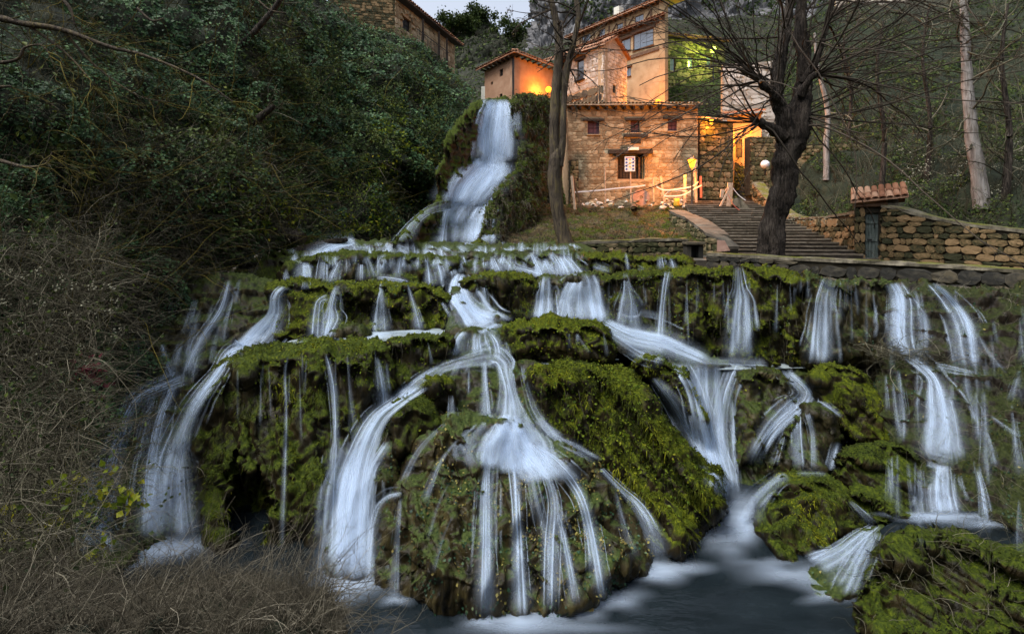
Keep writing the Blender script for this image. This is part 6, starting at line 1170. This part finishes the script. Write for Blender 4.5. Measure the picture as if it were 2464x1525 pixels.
# overhanging lichen-covered branches, upper left
tl = thing('lichen_tree', 'tree reaching in from the left with yellow lichen on its hanging branches', 'tree', W(-260, 700, 8.5)); Y = 8.5
LB = [limb(q) for q in ([(-260, 700, Y, .16), (-230, 300, Y, .13), (-160, 60, Y, .10), (-40, 40, Y, .07), (60, 58, Y, .055), (150, 72, Y, .045), (260, 112, Y, .035), (350, 135, Y, .028), (470, 185, Y, .02), (560, 245, Y, .01)],
      [(-160, 60, Y, .08), (-60, -10, Y, .06), (80, -40, Y, .04), (160, 10, Y, .03), (180, 60, Y, .012)], [(150, 72, Y, .03), (230, 160, Y + .2, .02), (330, 230, Y + .3, .012), (400, 245, Y + .3, .006)], [(60, 58, Y, .03), (150, 120, Y + .1, .02), (215, 190, Y, .01), (225, 215, Y, .006)],
      [(-120, 400, Y - 1, .05), (-20, 385, Y - 1, .035), (60, 402, Y - 1, .025), (110, 395, Y - 1, .015), (126, 365, Y - 1, .008)], [(-200, 220, Y, .06), (-60, 215, Y, .04), (20, 208, Y, .02), (26, 212, Y, .008)], [(-200, 150, Y, .05), (20, 150, Y, .03), (60, 115, Y, .02), (105, 112, Y, .012), (130, 160, Y, .006)], [(330, 20, Y + 3, .03), (365, 50, Y + 3, .025), (395, 44, Y + 3, .012)], [(620, 0, 14, .03), (650, 25, 14, .025), (690, 32, 14, .012)])]
[trunk_mesh('trunk' if i_ == 0 else 'limb', [q_], 'bark_grey', tl, 7, .06) for i_, q_ in enumerate(LB)]; P = np.concatenate([L[0][8:] for L in LB[:7]]); k = rng.integers(0, len(P), 90)
crown(tl, P[k], np.c_[rng.normal(.6, .4, 90), rng.normal(0, .4, 90), rng.normal(-.25, .4, 90)], rng.uniform(.4, 1.7, 90), rng.uniform(.004, .010, 90), 'twig_lichen', (3, 2), .2, -.03, 8, .6)
# ivy-clad trunk and leaning trunks on the left cliff
iv = thing('ivy_trunk', 'slender trunk wrapped in bright ivy high on the left cliff', 'tree', W(665, 300, 21)); L = limb([(668, 330, 20.5, .12), (662, 250, 20.5, .11), (650, 150, 20.5, .10), (655, 50, 20.5, .08), (668, -30, 20.5, .07)]); trunk_mesh('trunk', [L], 'bark_brown', iv, 8)
k = rng.integers(0, len(L[0]), 3200); P = L[0][k] + rng.normal(0, .17, (3200, 3)); N = P - L[0][k]; N[:, 1] -= .1; leaves(P, N, .085, M['ivy'], 'ivy_leaf', iv, .8, .4, bias=.28)
for q, lb in (([(490, 180, 16, .14), (520, 150, 16, .13), (580, 110, 16, .11), (640, 45, 16, .09), (690, -20, 16, .07)], 'dark leaning trunk crossing the upper left bank'), ([(520, 400, 15, .16), (560, 350, 15, .15), (600, 305, 15, .13), (660, 255, 15, .08)], 'short mossy leaning trunk in the middle of the left bank')):
    bare_tree('leaning_tree', lb, q, 'bark_brown', 'twig_tan', 14, 1.8, .02, group='leaning trunks on the left bank')
# fallen logs at the head of the cascade
for q, lb in (([(560, 505, 14.6, .20), (620, 535, 14.4, .20), (680, 560, 14.2, .20), (728, 575, 14.0, .19)], 'fallen log with a dark sawn end at the left of the top ledge'), ([(690, 610, 13.9, .15), (740, 600, 14.0, .15), (790, 585, 14.3, .13), (835, 577, 14.6, .06)], 'mossy fallen log lying along the water at the top left')):
    o_ = thing('fallen_log', lb, 'log', W(*q[0][:3]), 'fallen logs'); L = limb(q); trunk_mesh('trunk', [L], 'bark_brown', o_, 14, .05); P, r = L; d = P[-1] - P[-2]; mb = MB(); mb.tube([P[-1] - d * .05, P[-1] + d * .02 / np.linalg.norm(d)], [r[-1] * .96, r[-1] * .94], 14); mb.build('sawn_end', M['wood_dark'], o_)
    hp = P[rng.integers(0, len(P), 700)] + rng.normal(0, .06, (700, 3)) + (0, -.05, .15); hairs(hp, np.tile([0, -.3, 1.], (700, 1)), .07, .012, .3, M['moss_hair'], 'moss', o_)

# ------------------------------------------------------------------ undergrowth
box = lambda x0, x1, y0, y1, s=60: (lambda x, y: 1 / (1 + np.exp(-(x - x0) / s)) / (1 + np.exp((x - x1) / s)) / (1 + np.exp(-(y - y0) / s)) / (1 + np.exp((y - y1) / s)))
nz = lambda P, s: pn(P * s)
def patch_keep(P, s, thr, seed=0.0): return fbm(P * s + seed, 2) > thr
# ivy carpets over the left bank
P, N = LEFT.sample(98000, lambda x, y: 1 - .72 * box(180, 740, 400, 660)(x, y)); k = patch_keep(P, .45, -.30); P, N = P[k], N[k]; P = P + N * (np.clip(.25 + .9 * fbm(P * .9 + 3, 2), 0, 1.2)[:, None] * .75 * rng.uniform(.75, 1, (len(P), 1)))
leaves(P, N + (0, -.2, .3), np.clip(P[:, 1] * .0062, .05, .15), M['ivy'], 'ivy_cover', None, .85, .45).update() if False else tag(leaves(P, N + (0, -.2, .3), np.clip(P[:, 1] * .0062, .05, .15), M['ivy'], 'ivy_cover', None, .85, .45), 'dark ivy carpeting the left bank', 'ivy', None, 'stuff')
P, N = LEFT.sample(46000, lambda x, y: box(640, 1120, 120, 470)(x, y) + .25 * box(100, 700, 300, 650)(x, y)); c_ = np.floor(P * .9 + .35 * pn(P * .8)[:, None]); P = P + N * (rng.uniform(0, .9, (len(P), 1)) * np.clip(.5 + 1.2 * pn(P * .7 + 4), 0, 1)[:, None])
tag(leaves(P, N + (0, -.2, .4), .13, M['bush'], 'cliff_shrubs', None, .6, .7), 'dense dark shrubs hanging on the cliff left of the tall waterfall', 'shrubs', None, 'stuff')
P, N = LEFT.sample(9000, lambda x, y: box(900, 1010, 260, 560, 25)(x, y) + .5 * box(560, 940, 480, 580, 25)(x, y)); k = patch_keep(P, .8, .12, 3); P, N = P[k], N[k]; tag(leaves(P + N * rng.uniform(.1, .6, (len(P), 1)), N, .13, M['leaf_yellow'], 'bright_shrub', None, .6, .6, bias=-.05), 'yellow-green leafy sprays on the cliff beside the tall waterfall', 'leaves', None, 'stuff')
# dry stems on the left bank
P, N = LEFT.sample(3600, lambda x, y: .35 + 2.2 * box(200, 900, 400, 720)(x, y) + .8 * box(-50, 300, 700, 1400)(x, y)); d = N + (.3, -.2, .5) + rng.normal(0, .7, P.shape); A = grow(P, d, rng.uniform(.5, 1.7, len(P)), 6, .26, -.05); tag(stems(A, np.clip(P[:, 1] * .00055, .003, .011), M['twig_tan'], 'dry_stems'), 'tangle of dry stems and brambles over the left bank', 'brambles', None, 'stuff')
B = offshoots(A, 2, .25, .9, .9, 4, .25, -.04); tag(stems(B, .0042, M['twig_tan'], 'dry_twigs'), 'fine dry twigs over the left bank', 'twigs', None, 'stuff')
P, N = LEFT.sample(450, lambda x, y: .3 + box(150, 760, 380, 700)(x, y)); d = N * .7 + (.5, -.2, .2) + rng.normal(0, .6, P.shape); A = grow(P, d, rng.uniform(1.2, 3.2, len(P)), 10, .16, -.03); tag(stems(A, np.clip(P[:, 1] * .0009, .005, .016), M['twig_lichen'], 'long_branches'), 'long arching bare branches on the left bank', 'branches', None, 'stuff')
P, N = LEFT.sample(18000, lambda x, y: box(120, 780, 420, 700)(x, y) + .5 * box(760, 1100, 60, 330)(x, y)); tag(hairs(P + N * .05, N + (0, 0, .3), .34, .008, .55, M['straw'], 'dry_grass'), 'dry brown grass on the left bank', 'grass', None, 'stuff')
# brambles hanging over the far-left falls
xs = rng.uniform(-60, 330, 2200); ys = rng.uniform(560, 1400, 2200); Yd = np.interp(ys, [560, 1400], [8.2, 5.0]) - rng.uniform(0, 1.2, 2200); k = (xs < 250 - .10 * (ys - 700)) ; P = WV(xs, ys, Yd)[k]; d = np.array([.5, -.3, .1]) + rng.normal(0, .7, P.shape); A = grow(P, d, rng.uniform(.5, 1.5, len(P)), 9, .25, -.06)
tag(stems(A, .0042, M['twig_tan'], 'bramble_stems'), 'bramble stems hanging in front of the far-left falls', 'brambles', None, 'stuff'); B = offshoots(A, 2, .2, .7, .9, 4, .25, -.03); tag(stems(B, .0028, M['straw'], 'bramble_twigs'), 'thin tangled twigs in front of the far-left falls', 'twigs', None, 'stuff')
Pl = B[::2, -1]; leaves(Pl, rng.normal(size=Pl.shape), .05, M['bush'], 'bramble_leaves'); tag(bpy.data.objects['bramble_leaves'], 'small dark leaves on the brambles at far left', 'leaves', None, 'stuff')
def spray(name, label, spots, n, size, mat, sp, cat='leaves', bias=0.0):
    P = np.concatenate([W(x, y, Y_) + rng.normal(0, sp, (n, 3)) for x, y, Y_ in spots]); o = leaves(P, np.array([0, -1, .4]) + rng.normal(0, .4, P.shape), size, M[mat], name, None, .85, .4, bias=bias); tag(o, label, cat, None, 'stuff'); return o
spray('bramble_leaf_spray', 'yellow-green bramble leaves over the lower left brambles', [(265, 1195, 5.0), (310, 1198, 5.0), (165, 1165, 5.0), (130, 1185, 5.0), (155, 1230, 5.0), (60, 1275, 5.0), (100, 1280, 5.0), (20, 1230, 5.0), (240, 1215, 5.0), (245, 1325, 4.8), (262, 1145, 5.2), (180, 1150, 5.1), (30, 1300, 4.9), (325, 1188, 5.1), (235, 1205, 5)], 12, .075, 'leaf_yellow', .07, bias=.15)
spray('red_leaf_spray', 'dark red leaves in the brambles left of the far-left falls', [(225, 885, 6.6), (240, 905, 6.6), (200, 890, 6.6)], 14, .10, 'leaf_red', .09)
spray('seed_heads', 'pale fluffy seed heads dotted over the brambles', [(rng.uniform(0, 300), rng.uniform(640, 1120), 6.6) for _ in range(60)], 9, .03, 'seedhead', .03, 'seed heads')
# near bank at lower left: dry grass and twigs
P, N = NEAR.sample(24000); P = P + N * .02; d = np.array([.35, -.1, .55]) + rng.normal(0, .6, P.shape); A = grow(P[:5200], d[:5200], rng.uniform(.15, .5, 5200), 5, .22, -.10); tag(stems(A, .0016, M['straw'], 'bank_grass'), 'matted dry grass on the near left bank', 'grass', None, 'stuff')
P2, N2 = NEAR.sample(800, lambda x, y: 1 + 3 * box(350, 850, 1300, 1530)(x, y)); A = grow(P2, np.array([.4, 0, .8]) + rng.normal(0, .5, P2.shape), rng.uniform(.3, .9, len(P2)), 9, .2, -.05); tag(stems(A, .0034, M['straw'], 'bank_twigs'), 'wiry dry stems arching from the near left bank', 'twigs', None, 'stuff'); B = offshoots(A, 3, .1, .4, .8, 4, .22, -.03); tag(stems(B, .0014, M['straw'], 'bank_fine_twigs'), 'fine dry twigs on the near left bank', 'twigs', None, 'stuff')
tag(hairs(P[9000:20000], N[9000:20000] + (0, 0, .4), .13, .004, .5, M['straw'], 'bank_litter'), 'dead grass litter on the near left bank', 'grass', None, 'stuff')
# right bank
P, N = RIGHT.sample(48000); k = patch_keep(P, .35, -.1); P, N = P[k], N[k]; tag(leaves(P + N * rng.uniform(0, .5, (len(P), 1)), N + (0, -.2, .3), np.clip(P[:, 1] * .0058, .06, .2), M['bush'], 'bank_shrubs', None, .7, .6), 'dark shrubs and ivy over the right bank', 'shrubs', None, 'stuff')
P, N = RIGHT.sample(2200, lambda x, y: .4 + box(1880, 2500, 300, 560)(x, y)); A = grow(P, N * .5 + (0, -.2, .8) + rng.normal(0, .45, P.shape), rng.uniform(.6, 2.2, len(P)), 6, .22, .0); tag(stems(A, np.clip(P[:, 1] * .0006, .005, .014), M['twig_tan'], 'bank_stems'), 'bare stems standing in the right bank shrubs', 'stems', None, 'stuff'); B = offshoots(A, 2, .25, .9, .8, 4, .22, 0); tag(stems(B, .006, M['twig_tan'], 'bank_stem_twigs'), 'fine bare twigs in the right bank shrubs', 'twigs', None, 'stuff')
spray('blossom', 'pale seed fluff scattered in the right bank shrubs', [(rng.uniform(2150, 2464), rng.uniform(330, 470), 19.5) for _ in range(60)] + [(rng.uniform(1900, 2090), rng.uniform(520, 540), 18.5) for _ in range(25)], 7, .06, 'seedhead', .10, 'seed heads')
P, N = VIL.sample(16000); tag(leaves(P + N * .2, N + (0, 0, .4), .3, M['bush'], 'village_scrub', None, .7, .6), 'scrub between the village houses', 'scrub', None, 'stuff')
P, N = HILL.sample(14000); tag(leaves(P + N * rng.uniform(0, .8, (len(P), 1)), N + (0, 0, .3), .55, M['bush'], 'hill_scrub', None, .7, .6, bias=-.05), 'dark scrub over the far hill', 'scrub', None, 'stuff')
P, N = CRAG.sample(14000); k = patch_keep(P, .12, .08); P, N = P[k], N[k]; tag(leaves(P + N * rng.uniform(0, .7, (len(P), 1)), N + (0, 0, .3), .5, M['bush'], 'crag_scrub', None, .7, .6, bias=-.1), 'scrub clinging to the limestone crag', 'scrub', None, 'stuff')
# slope below the mill: grass, litter, twigs
P, N = MILLS.sample(18000); k = patch_keep(P, .55, .28, 7); tag(hairs(P[k], N[k] + (0, 0, .6), .16, .010, .35, M['grass'], 'slope_grass'), 'green grass tufts on the slope below the mill', 'grass', None, 'stuff')
tag(hairs(P[~k], N[~k] + (0, 0, .3), .20, .008, .6, M['straw'], 'slope_litter'), 'dry brown grass on the slope below the mill', 'grass', None, 'stuff')
P, N = MILLS.sample(900); A = grow(P, N + rng.normal(0, .7, P.shape), rng.uniform(.2, .8, len(P)), 6, .25, -.06); tag(stems(A, .006, M['twig_tan'], 'slope_twigs'), 'dead twigs on the slope below the mill', 'twigs', None, 'stuff')
for i in range(46):
    x, y = random.uniform(1395, 1660), random.uniform(480, 500); c = W(x, y, np.interp(y, [480, 500], [28.3, 26.4])); V = rng.normal(size=(14, 3)); V /= np.linalg.norm(V, axis=1)[:, None]; V = c + V * np.array([.16, .13, .10]) * random.uniform(.6, 1.4)
    import bmesh
    bm = bmesh.new(); [bm.verts.new(v) for v in V]; bmesh.ops.convex_hull(bm, input=bm.verts); me = bpy.data.meshes.new('rubble_stone'); bm.to_mesh(me); bm.free(); me.materials.append(M['stone_pale' if i % 3 else 'stone_warm']); o_ = link(bpy.data.objects.new('rubble_stone', me)); tag(o_, 'loose rubble stone on the ground along the foot of the mill', 'stone', 'rubble at the foot of the mill')
s = SURFS['cliff_face'][1]; P, N = s.sample(7000); k = patch_keep(P, .8, -.1, 5); P, N = P[k], N[k]
tag(leaves(P + N * rng.uniform(0, .3, (len(P), 1)), N + (0, 0, .2), .12, M['bush'], 'cliff_plants', None, .6, .6), 'leafy plants on the mossy cliff right of the tall waterfall', 'plants', None, 'stuff')
P, N = s.sample(5000); tag(hairs(P + N * .04, N + (0, 0, -.1), .38, .010, .9, M['straw'], 'hanging_grass'), 'dry grass hanging on the cliff right of the tall waterfall', 'grass', None, 'stuff')
# leaves caught on the wet tufa, plants on the rocks
def on_rocks(name, label, n, wfn, size, mat, which, lift=.01, cat='leaves', bias=0.0, tilt=.5):
    L = [s for w_ in which for s in SURFS[w_]]; tot = [float((s.w * wfn(s.px[..., 0], s.px[..., 1])).sum()) for s in L]; q = np.array(tot) / sum(tot); P, N = [], []
    for s, f_ in zip(L, q):
        k = int(n * f_)
        if k: a, b = s.sample(k, wfn); P.append(a); N.append(b)
    P, N = np.concatenate(P), np.concatenate(N); tag(leaves(P + N * lift, N, size, M[mat], name, None, .75, tilt, bias=bias), label, cat, None, 'stuff')
every = list(SURFS)
on_rocks('fallen_leaves', 'small yellow and brown leaves stuck to the wet tufa', 2000, lambda x, y: (.1 + 2.2 * box(1180, 1560, 1060, 1440, 30)(x, y) + 1.2 * box(930, 1180, 950, 1250, 30)(x, y)) * np.clip(pn(np.stack([x * .022, y * .009, 0 * x], -1)) * 4, .03, 1), .04, 'leaf_dead', [k for k in every if 'tufa' in k or 'apron' in k or 'wet' in k], .012, bias=.15)
on_rocks('liverwort', 'dark green liverwort and cress growing on the wet rocks', 5000, lambda x, y: np.clip(pn(np.stack([x * .02, y * .014, 0 * x + 9], -1)) * 4, .01, 1), .042, 'teal_leaf', [k for k in every if 'tufa' in k or 'apron' in k or 'wet' in k], .015, 'plants', bias=-.1)
on_rocks('rock_plants', 'little fresh green plants on the mossy ledges', 5000, lambda x, y: box(640, 1100, 660, 900, 30)(x, y) + box(1200, 1800, 640, 1200, 40)(x, y), .045, 'leaf_yellow', [k for k in every if 'mossy' in k or 'ledge' in k], .02, 'plants', bias=-.2)
# twigs and roots hanging on the right-hand slope
for s in SURFS['tufa_slope'] + SURFS['right_near_bank']:
    P, N = s.sample(900 if s is SURFS['tufa_slope'][0] else 350); A = grow(P, N * .6 + (0, -.1, -.1) + rng.normal(0, .7, P.shape), rng.uniform(.15, .8, len(P)), 8, .3, -.06); o_ = stems(A, .004, M['twig_tan'], 'root_twigs')
    tag(o_, 'brown roots and twigs on the wet slope at the right edge' if s is SURFS['tufa_slope'][0] else 'dry stems draped over the mossy bank at lower right', 'twigs', None, 'stuff')
P = W(2195, 852, 9.5) + rng.normal(0, (.42, .2, .10), (260, 3)); A = grow(P, np.c_[rng.normal(0, 1, 260), rng.normal(0, .6, 260), rng.normal(.1, .3, 260)], rng.uniform(.2, .7, 260), 7, .25, -.03); tag(stems(A, .007, M['twig_tan'], 'twig_heap'), 'heap of driftwood twigs lodged on the right-hand falls', 'twigs', None, 'stuff')
# hanging root fringe under the dark mound and ledges
for nm in ('mossy_mound', 'tufa_ledge', 'mossy_ledge'):
    PP, NN = zip(*[s.sample(110) for s in SURFS[nm]]); P, N = np.concatenate(PP), np.concatenate(NN); A = grow(P + N * .02, N * .25 + (0, -.05, -1) + rng.normal(0, .12, P.shape), rng.uniform(.1, .5, len(P)), 6, .08, -.12); o_ = stems(A, .003, M['straw'], 'hanging_roots'); tag(o_, {'mossy_mound': 'thin roots hanging down the two big mossy mounds', 'tufa_ledge': 'thin roots hanging from the upper tufa ledges', 'mossy_ledge': 'thin roots hanging from the small mossy ledges'}[nm], 'roots', None, 'stuff')
